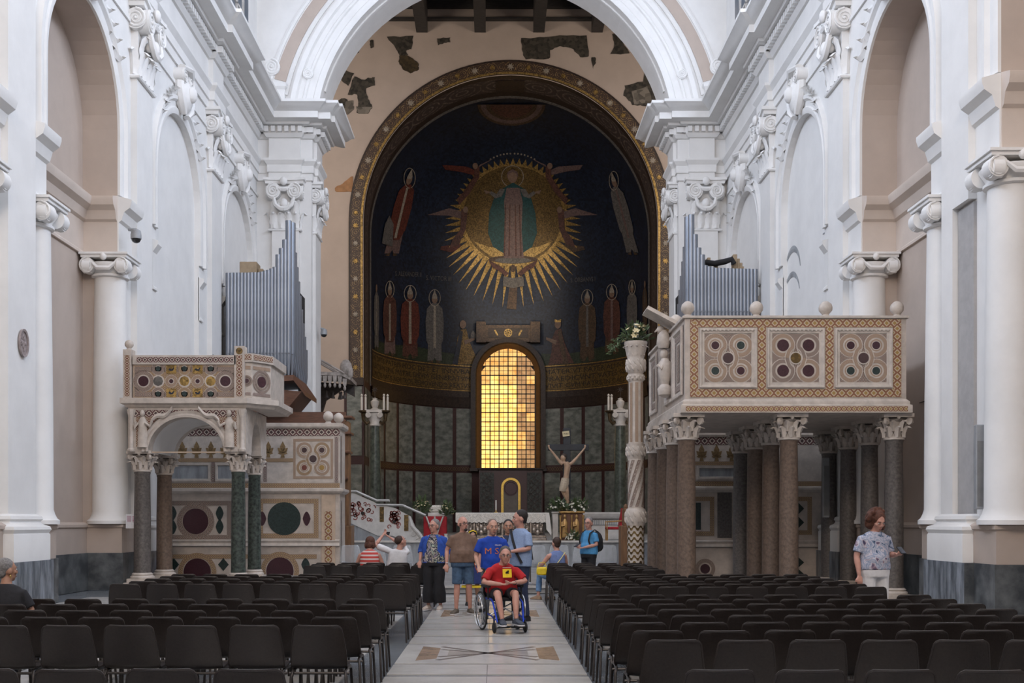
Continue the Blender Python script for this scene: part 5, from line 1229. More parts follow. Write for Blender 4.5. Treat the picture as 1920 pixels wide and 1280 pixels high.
# flowers -------------------------------------------------------------------------------------------------
def bouquet(name, label, c, rx, ry, rz, nl=60, nf=30, fm=None, seed=1, fr=.05, ll=.22, group=None):
    random.seed(seed); t = thing(name, label, 'flowers', tuple(c), group=group); L = MB(); flowers = []
    for i in range(nl):
        a = random.uniform(0, 2 * pi); e = random.uniform(.1, 1.45); d = Vector((cos(a) * cos(e) * rx, sin(a) * cos(e) * ry, sin(e) * rz)); dn = d.normalized(); k = random.uniform(.45, 1)
        sd = dn.cross(Vector((random.random() - .5, random.random() - .5, random.random() - .5))).normalized(); p = d * k; l = ll * random.uniform(.6, 1.2); w = l * .16
        up = (dn + Vector((0, 0, -.25 + .5 * random.random()))).normalized()
        L.add([p - sd * w * .2, p + up * l * .5 - sd * w + Vector((0, 0, .01)), p + up * l, p + up * l * .5 + sd * w, p + sd * w * .2], [(0, 1, 2, 3, 4)])
        if i % 3 == 0: L.tube([(0, 0, 0), p + up * l * .3], .006, 4)
    L.build('foliage', GREENL, t, kind='stuff')
    fmesh = MB()
    for k in range(6):
        a = 2 * pi * k / 6; o = Vector((cos(a), sin(a), 0)); s_ = Vector((-sin(a), cos(a), 0)); fmesh.add([(0, 0, 0), o * fr * .6 + s_ * fr * .35 + Vector((0, 0, fr * .5)), o * fr * 1.1 + Vector((0, 0, fr * .55)), o * fr * .6 - s_ * fr * .35 + Vector((0, 0, fr * .5))], [(0, 1, 2, 3)])
    fmesh.ell((0, 0, fr * .25), fr * .35, fr * .35, fr * .3, 6, 4); me = fmesh.mesh('flower', fm or PETAL)
    for i in range(nf):
        a = random.uniform(0, 2 * pi); e = random.uniform(.05, 1.4); d = Vector((cos(a) * cos(e) * rx, sin(a) * cos(e) * ry, sin(e) * rz)) * random.uniform(.85, 1.08)
        mobj('flower', me, t, d, d.normalized().to_track_quat('Z', 'Y').to_euler(), random.uniform(.75, 1.25))
    return t
gs = thing('reading_stand', 'gilded wooden stand with two carved saints below the crucifix', 'stand', (PXX(1068, DC), DC - .5, 1.0))
gx0, gx1 = PXX(1050, DC), PXX(1091, DC); gz = PZZ(962, DC)
at(gs, MB().bbox(gx0, gx1, DC - .55, DC - .08, 1.0, gz, .02), 'body', WOODR); at(gs, MB().bbox(gx0 - .06, gx1 + .06, DC - .62, DC - .02, gz, gz + .07, .02), 'top', GILT)
for px in (1059, 1081):
    f = MB(); c = P(px, 1010, DC - .6); c.z = 1.12
    f.lathe([(.1, 0), (.11, .06), (.085, .3), (.1, .5), (.05, .6), (.035, .64)], tuple(c), 10, ry=.7); f.ell(c + Vector((0, -.01, .71)), .055, .055, .07, 8, 6)
    f.tube([c + Vector((-.09, 0, .52)), c + Vector((-.1, -.07, .38)), c + Vector((0, -.1, .4))], .03, 6); at(gs, f, 'carved_saint', GILT, 50)
for px in (1049, 1070, 1091): at(gs, MB().lathe([(.045, 0), (.045, .08), (.03, .12), (.03, .75), (.045, .8), (.05, .86)], (PXX(px, DC), DC - .57, 1.02), 10), 'colonnette', GILT, 40)
wp = thing('marble_pedestal', 'white marble pillar beside the gilded stand of carved saints', 'pedestal', (PXX(1041, DC), DC - .2, 1.0)); at(wp, MB().bbox(PXX(1035, DC), PXX(1046, DC), DC - .3, DC + .1, 1.0, PZZ(962, DC), .02), 'shaft', WHITEM); at(wp, MB().bbox(PXX(1034, DC), PXX(1047, DC), DC - .33, DC + .13, PZZ(962, DC), PZZ(959, DC), .01), 'cap', WHITEM)
bouquet('lily_arrangement', 'white lilies to the side of the crucifix foot over the marble pillar', (PXX(1044, DC), DC - .35, PZZ(958, DC)), .33, .28, .35, 90, 40, PETAL, 11, .045)
bouquet('lily_arrangement', 'white lilies on top of the gilded stand of saints', (PXX(1083, DC), DC - .35, PZZ(961, DC) + .05), .36, .28, .36, 90, 45, PETAL, 12, .05)
bouquet('lily_arrangement', 'low white flowers at the foot of the gilded stand', (PXX(1072, DC), DC - .95, 1.01), .28, .2, .26, 60, 26, PETAL, 13, .045)
cd = thing('credence_table', 'white marble side altar with carved lettered frieze by the red armchair', 'side altar', (PXX(1130, 41), 41, 1.0))
at(cd, MB().bbox(PXX(1098, 41), PXX(1160, 41), 40.8, 41.6, 1.0, PZZ(972, 41), .02), 'body', WHITEM); cf = at(cd, MB().sweep([(PXX(1094, 41), 41.6), (PXX(1094, 41), 40.7), (PXX(1163, 41), 40.7), (PXX(1163, 41), 41.6)], [(-.3, PZZ(972, 41)), (0, PZZ(972, 41)), (.06, PZZ(968, 41)), (.1, PZZ(963, 41)), (.1, PZZ(960, 41)), (-.3, PZZ(960, 41))], 0, 1), 'cornice', WHITEM)
at(cd, MB().box(PXX(1100, 41), PXX(1158, 41), 40.77, 40.8, PZZ(984, 41), PZZ(974, 41)), 'frieze', GREYM)
for i in range(14): at(cd, MB().box(PXX(1103 + i * 4, 41), PXX(1105 + i * 4, 41), 40.75, 40.78, PZZ(983, 41), PZZ(975, 41)), 'frieze_flute', WHITEM)
rc = thing('armchair', 'red upholstered armchair with gilt frame beside the side altar', 'chair', (PXX(1152, 39), 39, 1.0)); xa = PXX(1152, 39)
at(rc, MB().bbox(xa - .3, xa + .25, 38.7, 39.25, 1.38, 1.48, .03), 'seat', REDC, 40)
at(rc, MB().obox(Matrix.Translation((xa + .24, 39, 1.8)) @ Matrix.Rotation(radians(10), 4, 'Y'), .08, .5, .65), 'backrest', REDC)
for dx in (-.27, .22):
    for dy in (-.25, .25): at(rc, MB().tube([(xa + dx, 39 + dy, 1.0), (xa + dx, 39 + dy, 1.4)], .025, 7), 'leg', GILT)
for dy in (-.28, .28): at(rc, MB().tube([(xa - .28, 39 + dy, 1.4), (xa - .28, 39 + dy, 1.65), (xa + .22, 39 + dy, 1.68)], .025, 7), 'armrest', GILT)
ws = thing('choir_stall', 'carved brown wooden choir stall end behind the twisted candlestick', 'choir stall', (PXX(1172, 36), 36, 0))
at(ws, MB().bbox(PXX(1163, 36), PXX(1182, 36), 35.8, 36.5, 0, PZZ(985, 36), .02), 'body', WOOD); at(ws, MB().bbox(PXX(1168, 36), PXX(1180, 36), 35.9, 36.3, PZZ(985, 36), PZZ(953, 36), .02), 'back_post', WOOD); at(ws, MB().ell((PXX(1174, 36), 36.1, PZZ(950, 36)), .07, .07, .1), 'knob', WOOD, 50)
ws = thing('choir_stall', 'tall brown wooden stall end rising beside the disc-inlaid chancel screen', 'choir stall', (PXX(652, 34.6), 34.6, .16))
at(ws, MB().bbox(PXX(645, 34.6), PXX(660, 34.6), 34.4, 35.2, .16, PZZ(985, 34.6), .02), 'body', WOOD); at(ws, MB().bbox(PXX(645, 34.6), PXX(655, 34.6), 34.5, 35.0, PZZ(985, 34.6), PZZ(790, 34.6), .02), 'back_panel', WOOD)
for yy in (785, 815, 850, 900): at(ws, MB().bbox(PXX(644, 34.6), PXX(662 - (yy - 785) * .07, 34.6), 34.35, 35.1, PZZ(yy, 34.6), PZZ(yy - 5, 34.6), .02), 'cornice', WOODR)
# reliquary table on the left
DQ = 39.0; rq = thing('reliquary_table', 'small table with red cloth and white swags left of the altar', 'table', (PXX(815, DQ), DQ, 1.0))
at(rq, MB().bbox(PXX(795, DQ), PXX(838, DQ), DQ - .3, DQ + .3, 1.0, PZZ(968, DQ), .02), 'red_cover', REDC)
for k in (-1, 0, 1):
    xs = PXX(816 + k * 17, DQ); at(rq, MB().tube([(xs - .02 * k, DQ - .34, PZZ(968, DQ)), (xs - .14 * k, DQ - .36, PZZ(985, DQ)), (xs - .25 * k, DQ - .35, PZZ(1006, DQ))], [(.07, .03), (.05, .03), (.02, .02)], 7), 'white_swag', CLOTH, 50)
cu_ = thing('lace_cushion', 'white lace covered box resting on the red draped table', 'cushion', (PXX(819, DQ), DQ, PZZ(968, DQ))); at(cu_, MB().bbox(PXX(803, DQ), PXX(834, DQ), DQ - .24, DQ + .24, PZZ(968, DQ), PZZ(961, DQ), .02), 'base', WHITEM); at(cu_, MB().bbox(PXX(806, DQ), PXX(832, DQ), DQ - .22, DQ + .22, PZZ(961, DQ), PZZ(947, DQ), .05), 'lace_cover', LACE)
bouquet('flower_arrangement', 'cream flowers by the volute end of the marble stair beside the lace box', (PXX(792, DQ), DQ - .2, PZZ(962, DQ)), .32, .25, .48, 90, 34, PETALY, 21, .04); bouquet('flower_arrangement', 'drooping cream flowers on the altar side of the lace box', (PXX(838, DQ), DQ - .2, PZZ(966, DQ)), .25, .2, .4, 70, 24, PETALY, 22, .035)
sm_ = thing('flower_stem_stand', 'small vase of pale flowers on the sanctuary floor before the red table', 'flowers', (PXX(836, 37.6), 37.6, 1.0)); at(sm_, MB().lathe([(.06, 0), (.08, .08), (.05, .2), (.07, .25)], (PXX(836, 37.6), 37.6, 1.0), 12), 'vase', WHITEM, 40); 
# marble stair with carved balustrade -----------------------------------------------------------------------
DB = 38.0; sb = thing('marble_stair', 'grey marble stair with white carved balustrade ending in a volute', 'stair', (PXX(720, DB), DB, .16))
sx = lambda px: PXX(px, DB); sz = lambda py: PZZ(py, DB)
at(sb, MB().prism([(sx(648), DB, .16), (sx(792), DB, .16), (sx(792), DB, sz(1030)), (sx(735), DB, sz(1005)), (sx(708), DB, sz(1002)), (sx(648), DB, sz(975))], (0, 1.4, 0)), 'base', GREYM)
RAIL = mat('balustrade_marble', (.55, .53, .50), .4, var=.1); REDI = mat('red_inlay', (.20, .035, .025), .4, var=.3)
bal = at(sb, MB().prism([(sx(648), DB - .03, sz(976)), (sx(708), DB - .03, sz(1004)), (sx(737), DB - .03, sz(1004)), (sx(785), DB - .03, sz(1032)), (sx(793), DB - .03, sz(1020)), (sx(770), DB - .03, sz(968)), (sx(740), DB - .03, sz(952)), (sx(708), DB - .03, sz(945)), (sx(700), DB - .03, sz(940)), (sx(665), DB - .03, sz(925)), (sx(648), DB - .03, sz(923))], (0, .2, 0)), 'balustrade', RAIL)
for pts in (((646, 921), (668, 921), (706, 938), (730, 938)), ((706, 946), (755, 947), (798, 966))):
    at(sb, MB().tube([(sx(a), DB + .05, sz(b)) for a, b in pts], [(.16, .045)] * len(pts), 6), 'handrail', RAIL)
random.seed(9)
bp = Pan((0, DB - .03, 0), (1, 0, 0), (0, -1, 0), bal)
def BP(px, py): return sx(px), sz(py)
for (a, b, c, d, sl) in ((655, 705, 938, 975, .42), (726, 752, 962, 994, 0.05)):
    for i in range(30):
        px = random.uniform(a + 4, c if False else b - 4); py = random.uniform(c + 2, d - 2) + (px - a) * sl * .55 - 4; u, v = BP(px, py); r = random.uniform(.035, .07)
        bp.ring(u, v, r, .028, REDI, 'red_scroll', .012, random.uniform(0, 6), random.uniform(7, 11), 10)
    u, v = BP((a + b) / 2, (c + d) / 2 + (b - a) * sl * .25); bp.disc(u, v, .06, INK, 'dark_inlay', .014, 10)
for px, y0, y1 in ((716, 950, 978), (762, 965, 995)):
    u0, v0 = BP(px - 4, y1); u1, v1 = BP(px + 4, y0); bp.rect(u0, u1, v0, v1, GOLDD, 'gold_inlay', .012)
vv = MB(); volute(vv, (sx(786), DB - .05, sz(1018)), (1, 0, 0), (0, 0, 1), (0, -1, 0), .2, .15, 1); volute(vv, (sx(775), DB - .05, sz(1000)), (1, 0, 0), (0, 0, 1), (0, -1, 0), .1, .12, -1); vv.tube([(sx(768), DB - .05, sz(968)), (sx(772), DB - .05, sz(985)), (sx(786), DB - .05, sz(1000)), (sx(796), DB - .05, sz(1016))], [.05, .06, .07, .07], 7)
at(sb, vv, 'volute', RAIL, 45)
# candelabra columns by the apse ----------------------------------------------------------------------------
def candelabrum(label, px, d, yb=945):
    x = PXX(px, d); t = thing('candelabrum_column', label, 'candelabrum', (x, d, 1.0)); zz = lambda py: PZZ(py, d)
    at(t, MB().lathe([(.42, 0), (.42, .3), (.36, .4), (.33, .5)], (x, d, 1.0), 18), 'base', WHITEM, 40)
    at(t, MB().lathe([(.3, 1.5), (.29, zz(850)), (.25, zz(799))], (x, d, 0), 20), 'shaft', mat('green_column', (.07, .085, .07), .3, var=.5, scale=6), 40)
    cp = MB(); cp.lathe([(.27, zz(799)), (.3, zz(797)), (.27, zz(795)), (.35, zz(785)), (.38, zz(775))], (x, d, 0), 16); cp.box(x - .42, x + .42, d - .42, d + .42, zz(774), zz(769))
    for sx_ in (-1, 1): volute(cp, (x + sx_ * .3, d - .42, zz(779)), (1, 0, 0), (0, 0, 1), (0, -1, 0), .14, .2, -sx_)
    at(t, cp, 'capital', WHITEM, 45)
    at(t, MB().lathe([(.22, 0), (.25, .05), (.12, .12), (.2, .3), (.22, .45), (.1, .55), (.14, .6), (.02, .64)], (x, d, zz(769)), 12), 'urn', WHITEM, 40)
    st_ = MB(); st_.tube([(x, d, zz(769) + .6), (x, d, zz(769) + 1.0)], .015, 5)
    for a in range(4): st_.obox(Matrix.Translation((x, d, zz(769) + 1.05)) @ Matrix.Rotation(pi * a / 4, 4, 'Y'), .3, .02, .025)
    at(t, st_, 'star', DARKB)
    for s in (-1, 1):
        arm = MB(); arm.tube([(x + s * .25, d - .1, zz(790)), (x + s * .4, d - .2, zz(795)), (x + s * .55, d - .25, zz(788)), (x + s * .56, d - .25, zz(776))], [.07, .09, .09, .12], 8); arm.lathe([(.1, 0), (.24, .08), (.26, .14), (.2, .16)], (x + s * .56, d - .25, zz(776)), 12); a_ = at(t, arm, 'bronze_arm', mat('old_bronze', (.09, .06, .03), .45, .6, var=.4, scale=8), 40)
        for dx in (-.07, .1):
            c = MB(); c.lathe([(.055, 0), (.055, .75), (.03, .78)], (x + s * .56 + dx, d - .25 + dx, zz(773)), 10); c.ell((x + s * .56 + dx, d - .25 + dx, zz(773) + .84), .06, .06, .075); c.build('candle', CLOTH, a_, 40)
    return t
candelabrum('green marble column with bronze candle arms rising behind the marble stair', 703, 57); candelabrum('green marble column with candle arms behind the twisted candlestick', 1163, 57)
# hanging canopy by the left crossing pier --------------------------------------------------------------------
DK = 45.25; cp = thing('pulpit_canopy', 'carved pulpit canopy with scalloped valance and tassels beside the apse arch', 'canopy', (PXX(612, DK), DK, PZZ(705, DK)))
kx = lambda px: PXX(px, DK); kz = lambda py: PZZ(py, DK); CARV = mat('carved_grey', (.33, .29, .26), .7, var=.3, scale=7, bump=.5); DKW = mat('dark_carving', (.05, .04, .035), .7, var=.4, scale=8)
at(cp, MB().prism([(kx(565), DK, kz(696)), (kx(640), DK, kz(697)), (kx(657), DK, kz(705)), (kx(657), DK, kz(712)), (kx(640), DK, kz(704)), (kx(565), DK, kz(702))], (0, 2.0, 0)), 'cornice', CARV)
for (a, b, c, d) in (((567, 655), (646, 700), .05, 0), ((567, 661), (632, 699), .04, .3), ((567, 655), (646, 700), .05, 1.9)): at(cp, MB().tube([(kx(a[0]), DK + d, kz(a[1])), (kx(b[0]), DK + d, kz(b[1]))], c, 6), 'roof_rib', CARV)
for i in range(9):
    px = 572 + i * 9.3; v = MB(); yb_ = 704 + max(0, px - 635) * .5
    v.prism([(kx(px - 4), DK - .02, kz(yb_)), (kx(px + 4), DK - .02, kz(yb_)), (kx(px + 3), DK - .02, kz(yb_ + 12)), (kx(px), DK - .02, kz(yb_ + 16)), (kx(px - 3), DK - .02, kz(yb_ + 12))], (0, .06, 0)); v.ell((kx(px), DK, kz(yb_ + 18)), .06, .06, .1, 8, 5); at(cp, v, 'scallop', CARV)
at(cp, MB().prism([(kx(568), DK + 1.6, kz(705)), (kx(655), DK + 1.6, kz(712)), (kx(655), DK + 1.6, kz(735)), (kx(630), DK + 1.6, kz(722)), (kx(600), DK + 1.6, kz(742)), (kx(590), DK + 1.6, kz(775)), (kx(568), DK + 1.6, kz(775))], (0, .2, 0)), 'dark_bracket', DKW)
for px, py in ((609, 735), (621, 736), (634, 738), (637, 737), (643, 736)): at(cp, MB().lathe([(.02, .3), (.05, .25), (.03, .2), (.09, 0)], (kx(px), DK + .5, kz(py + 8)), 8), 'tassel', DKW, 40)
at(cp, MB().lathe([(.1, 0), (.25, .1), (.2, .4), (.12, .6), (.16, 1.2), (.14, 2.0)], (kx(576), DK + 1.2, kz(770)), 10), 'carved_pillar', CARV, 40)
at(cp, MB().ell((kx(648), DK + .1, kz(688)), .25, .2, .33, 8, 6), 'crest', CARV, 50); at(cp, MB().ell((kx(655), DK + .1, kz(698)), .15, .15, .3, 8, 6), 'crest', CARV, 50)
# ================================================================ paschal candlestick with flowers
DP = 27.0; xp = PXX(1192, DP); pc = thing('paschal_candlestick', 'tall carved marble candlestick column with spiral and zigzag inlay beside the large ambo', 'candlestick', (xp, DP, .16))
pz = lambda py: PZZ(py, DP); w = lambda px: px * DP / F
segs = [('zigzag_drum', [(15.5, 1085), (15.5, 985)], 'z'), ('carved_knot', [(16, 985), (19, 976), (20, 966), (18, 956), (16, 953)], 'm'), ('spiral_drum', [(15, 953), (15, 860)], 's'), ('ring', [(15, 860), (17, 852), (18, 845), (16, 838), (17, 832)], 'm'), ('fluted_drum', [(14, 832), (13.5, 715)], 'f'), ('neck', [(14, 715), (16, 708), (15, 702)], 'm'), ('carved_bulb', [(13, 702), (18, 690), (18, 680), (15, 672), (16, 668)], 'm'), ('capital', [(16, 668), (19, 655), (20, 648), (21, 645), (21, 641), (10, 641)], 'm')]
CHEV = cosmati('chevron_inlay', (.30, .20, .08), (.55, .47, .36), (.16, .09, .05), 1)
for nm, pr, k in segs:
    b = MB(); pr = [(w(a), pz(y)) for a, y in pr]
    if k == 'm':
        kn = at(pc, b.lathe(pr, (xp, DP, 0), 24, flute=.04), nm, MARBL, 50)
        if nm != 'capital':
            zz0, zz1 = pr[0][1], pr[-1][1]; bb = MB()
            for i in range(12):
                for lv in (0, 1):
                    a = 2 * pi * (i + .5 * lv) / 12; zc = zz0 + (zz1 - zz0) * (.34 + .3 * lv); rr = max(q[0] for q in pr) * .96; M_ = Matrix.Rotation(a, 3, 'Z') @ Matrix.Rotation(.5, 3, 'X'); bb.ell((xp + rr * cos(a), DP + rr * sin(a), zc), .03, .028, (zz1 - zz0) * .22, 6, 5, M_)
            bb.build('carved_buds', MARBL, kn, 50)
        if nm == 'capital':
            lf = MB()
            for i in range(12):
                a = 2 * pi * i / 12; o = Vector((cos(a), sin(a), 0)); leaf(lf, Vector((xp, DP, pz(667))) + o * w(15.5), o, (0, 0, 1), Vector((-sin(a), cos(a), 0)), w(8), w(22), .35, .02, 5)
            at(pc, lf, 'capital_leaves', MARBL)
    else:
        d = at(pc, b.lathe(pr, (xp, DP, 0), 24), nm, MARBL, 40); R0 = pr[0][0] + .006; z0, z1 = pr[0][1], pr[1][1]
        if k == 'z':
            n = 9
            for j in range(n):
                pts = []
                zc = z0 + (z1 - z0) * (j + .3) / n
                bb = MB(); m_ = 32
                for half in (0, 1): pass
                r1 = [(xp + R0 * cos(2 * pi * i / m_), DP + R0 * sin(2 * pi * i / m_), zc + (.05 if (i // 2) % 2 else -.02) + (0 if i % 2 == 0 else .0)) for i in range(m_)]
                bb.loft([r1, [(x, y, z + .06) for x, y, z in r1]]); bb.build('chevron', GOLDD, d)
        else:
            n = 8
            for j in range(n):
                tw = 1.9 if k == 's' else 0; a0 = 2 * pi * j / n; m_ = 12; q = []
                for i in range(m_ + 1):
                    t = i / m_; a = a0 + tw * t; z = z0 + .04 + (z1 - z0 - .08) * t; q.append([(xp + R0 * cos(a + e), DP + R0 * sin(a + e), z) for e in (-.2, .2)])
                bb = MB(); u = 0
                for a, c in zip(q, q[1:]):
                    L = (Vector(a[0]) - Vector(c[0])).length / .07; bb.add([a[0], a[1], c[1], c[0]], [(0, 1, 2, 3)], [[(u, 0), (u, 1), (u + L, 1), (u + L, 0)]]); u += L
                bb.build('inlay_strip', C_DARK2 if k == 's' else C_RED2, d)
at(pc, MB().bbox(xp - .3, xp + .3, DP - .3, DP + .3, .16, .34, .03), 'base', MARBL)
fb = bouquet('rose_arrangement', 'cream roses and trailing greenery on top of the twisted candlestick', (xp, DP, pz(641)), .32, .3, .42, 150, 18, PETALY, 31, .075, .18)
random.seed(4); dr = MB()
for i in range(70):
    t = random.random(); p = Vector((-.2 - .42 * t + random.uniform(-.08, .08), random.uniform(-.25, .05), .12 - .38 * t * t + random.uniform(-.06, .1))); dd = Vector((random.uniform(-1, .3), random.uniform(-.5, .5), random.uniform(-.8, .3))).normalized() * .13; sd = dd.cross(Vector((.2, 1, .1))).normalized() * .018
    dr.add([p, p + dd * .5 + sd, p + dd, p + dd * .5 - sd], [(0, 1, 2, 3)])
dr.build('trailing_fern', GREENL, fb, kind='stuff'); MB().lathe([(.07, 0), (.07, .3), (.065, .34)], (0, 0, .1), 14).build('candle', mat('pale_wax', (.5, .52, .47), .5), fb, 40)
# ================================================================ organs
TIN = mat('organ_tin', (.23, .25, .285), .36, .7, var=.12, scale=3, stretch=(1, 1, .3)); TIND = mat('organ_dark', (.02, .02, .022), .8)
OWOOD = mat('organ_wood', (.13, .055, .03), .5, var=.25, scale=3, stretch=(1, 5, 5)); PLY = mat('pipe_wood', (.40, .30, .19), .6, var=.12, scale=4)
pipe_me = {}
def pipe(root, x, y, z0, z1, r):
    H = z1 - z0; key = (round(r, 3), round(H, 2))
    if key not in pipe_me:
        b = MB(); b.lathe([(r * .35, 0), (r, .75), (r, .78), (r, H), (r * .86, H), (r * .86, H - .3)], n=14, cap=False); b.box(-r * .55, r * .55, -r * 1.03, -r * .8, .72, .74); pipe_me[key] = b.mesh('organ_pipe', TIN, 40)
    return mobj('organ_pipe', pipe_me[key], root, Vector((x, y, z0)) - Vector(root.location))
def organ(label, s, d, pxs, tops, zb, xc_px, tall, ybox):
    t = thing('pipe_organ', label, 'organ', (PXX(xc_px, d), d + 1, zb))
    for px, ty in zip(pxs, tops):
        pipe(t, PXX(px, d), d, zb + .6, PZZ(ty, d), .088 if ty > 490 else .105)
    # side rank facing the nave, rising to the tall corner
    xs = PXX(pxs[-1], d)
    for i in range(9):
        dd = d + .28 + i * .3; top = PZZ(tall, d) - (0 if i == 0 else .5 + i * .42)
        pipe(t, xs - s * (.05 + .0 * i), dd, zb + .6 - .06 * i, top, .135)
    x0, x1 = sorted((PXX(pxs[0], d), xs + s * .0))
    at(t, MB().box(x0 - .1, x1 + .1, d + .35, d + 2.6, zb + .6, PZZ(530, d)), 'dark_case', TIND)
    return t, x0, x1
n = 19; pxs = [428 + i * (541 - 428) / (n - 1) for i in range(n)]; tops = []
for i in range(n):
    u = i / (n - 1); tops.append(512 - 2 * u if u < .45 else 511 - 26 * ((u - .45) / .55) ** 2 * 1.1 if i < n - 4 else [478, 466, 450, 414][i - (n - 4)])
d = 37.0; zb = PZZ(738, d)
to, x0, x1 = organ('grey metal pipe organ on the wall above the smaller ambo', -1, d, pxs, tops, zb, 490, 414, 0)
xe = x1 + .2
at(to, MB().prism([(x0 - .15, d - .2, zb + .45), (xe, d - .2, zb + .6), (xe + .25, d + .6, zb + .15), (xe + .25, d + .6, zb), (xe, d - .2, zb + .42), (x0 - .15, d - .2, zb + .25)], (0, 2.4, 0)), 'wooden_base', OWOOD)
b = MB(); b.prism([(x0 - .1, d, zb + .3), (xe + .2, d + .2, zb + .1), (xe - .3, d + .2, zb - .5), (x0 - .1, d, zb - .7)], (0, 2.2, 0)); at(to, b, 'belly', OWOOD)
at(to, MB().bbox(PXX(440, d), PXX(473, d), d + .7, d + 1.3, PZZ(530, d), PZZ(481, d), .02), 'wooden_pipe', PLY); at(to, MB().bbox(PXX(474, d), PXX(484, d), d + .8, d + 1.2, PZZ(530, d), PZZ(493, d), .02), 'wooden_pipe', PLY)
at(to, MB().box(PXX(470, d), PXX(640, d), d + 1.0, d + 1.2, zb - .9, zb - .5), 'rear_beam', OWOOD)
pxs = [1416 - i * (1416 - 1296) / (n - 1) for i in range(n)]; tops = []
for i in range(n):
    u = i / (n - 1); tops.append(505 - 4 * u if u < .55 else 503 - 20 * ((u - .55) / .45) ** 2 if i < n - 4 else [478, 465, 440, 403][i - (n - 4)])
zb = PZZ(660, d)
to, x0, x1 = organ('grey metal pipe organ on the wall above the large ambo', 1, d, pxs, tops, zb, 1350, 403, 0)
at(to, MB().box(x0 - .3, x1 + .1, d - .2, d + 2.2, zb, zb + .6), 'wooden_base', OWOOD)
for a, b_, y in ((1383, 1391, 467), (1391, 1396, 475), (1396, 1401, 483), (1334, 1340, 473), (1349, 1354, 481), (1401, 1404, 490)): at(to, MB().bbox(PXX(a, d), PXX(b_, d), d + .7, d + 1.0, PZZ(535, d), PZZ(y, d), .01), 'wooden_pipe', PLY)
at(to, MB().tube([P(1322, 492, d + .6), P(1340, 494, d + .6), P(1360, 490, d + .6), P(1372, 486, d + .6), P(1376, 495, d + .6)], .1, 8), 'bellows_duct', TIND, 50)
# ================================================================ stacking chairs
SHELL = mat('chair_plastic', (.019, .0145, .013), .36, var=.25, scale=60, bump=.12, spec=.45); STEEL = mat('chair_steel', (.035, .030, .028), .4, .4, var=.15)
def chair_shell():
    prof = [(.225, .415, .36), (.215, .437, .39), (.17, .447, .405), (.05, .44, .425), (-.08, .435, .44), (-.15, .445, .45), (-.185, .48, .455), (-.20, .54, .45), (-.215, .60, .44), (-.232, .67, .42), (-.248, .735, .40), (-.258, .775, .385), (-.262, .79, .36), (-.264, .80, .315)]
    n = 10; F_, Bk = [], []
    for i, (y, z, w) in enumerate(prof):
        a, b = prof[max(i - 1, 0)], prof[min(i + 1, len(prof) - 1)]; ty, tz = b[0] - a[0], b[1] - a[1]; L = sqrt(ty * ty + tz * tz); ny, nz = -tz / L, ty / L
        r0, r1 = [], []
        for k in range(n + 1):
            u = k / n * 2 - 1; dish = .028 * u * u; yy, zz = y, z
            if i > 5: yy += dish * 1.0
            else: zz += dish * .5
            r0.append((u * w / 2, yy, zz)); r1.append((u * w / 2, yy + ny * .014, zz + nz * .014))
        F_.append(r0); Bk.append(r1)
    m = MB()
    for R in (F_, Bk): m.loft(R, close=False)
    edge = [r[0] for r in F_] + F_[-1][1:] + [r[-1] for r in F_[::-1]][1:] + F_[0][::-1][1:-1]; eb = [r[0] for r in Bk] + Bk[-1][1:] + [r[-1] for r in Bk[::-1]][1:] + Bk[0][::-1][1:-1]
    mid = [(Vector(a) + Vector(b)) / 2 for a, b in zip(edge, eb)]
    m.tube(mid + [mid[0]], .0105, 5, cap=False)
    return m.mesh('seat_shell', SHELL, 50)
SH = chair_shell()
LEGR = MB().tube([(0, .12, .425), (0, -.12, .425), (.0, -.16, .415), (.012, -.185, .37), (.03, -.235, 0)], .0125, 7).mesh('leg', STEEL, 50); LEGF = MB().tube([(0, .0, .425), (0, .15, .422), (.0, .175, .40), (.02, .215, 0)], .0125, 7).mesh('leg', STEEL, 50)
BAR = MB().tube([(-.25, -.155, .40), (.25, -.155, .40)], .012, 6).mesh('cross_bar', STEEL); BAR2 = MB().tube([(-.215, .12, .415), (.215, .12, .415)], .011, 6).mesh('cross_bar', STEEL)
proto = {}
def chair(x, y, label, group, rz=0):
    t = thing('stacking_chair', label, 'chair', (x, y, 0), rz, group)
    mobj('seat_shell', SH, t); mobj('cross_bar', BAR, t); mobj('cross_bar', BAR2, t)
    for s in (-1, 1):
        mobj('leg', LEGR, t, (s * .215, 0, 0), None, (s, 1, 1)); mobj('leg', LEGF, t, (s * .215, 0, 0), None, (s, 1, 1))
    return t
random.seed(12)
PITCH = .515
ORD = ['first', 'second', 'third', 'fourth', 'fifth', 'sixth', 'seventh', 'eighth', 'ninth', 'tenth']
def block(side, rows, n, blk, group):
    sd_ = 'smaller' if side < 0 else 'large'
    for q, r in enumerate(sorted(rows, reverse=True)):                 # rows counted from the altar
        j = random.uniform(-.025, .025)
        for k in range(n):
            x = (-1.43 - PITCH * k + j) if side < 0 else (1.27 + PITCH * k + j)
            chair(x, r + .26 + random.uniform(-.02, .02), 'dark brown plastic chair %s from the aisle, %s row, %s block, %s ambo side' % (ORD[k], ORD[q], blk, sd_), group, random.uniform(-.02, .02))
block(-1, [6.42, 9.15, 9.93, 10.7, 11.5, 12.28], 8, 'rear', 'rear chairs on the smaller ambo side')
block(-1, [15.25, 15.95, 16.65, 17.4, 18.1], 8, 'middle', 'middle chairs on the smaller ambo side')
block(-1, [21.6, 22.4, 23.2], 5, 'front', 'front chairs on the smaller ambo side')
block(1, [6.38] + [8.0 + .71 * i for i in range(8)], 8, 'rear', 'rear chairs on the large ambo side')
block(1, [14.56 + .71 * i for i in range(6)], 8, 'middle', 'middle chairs on the large ambo side')
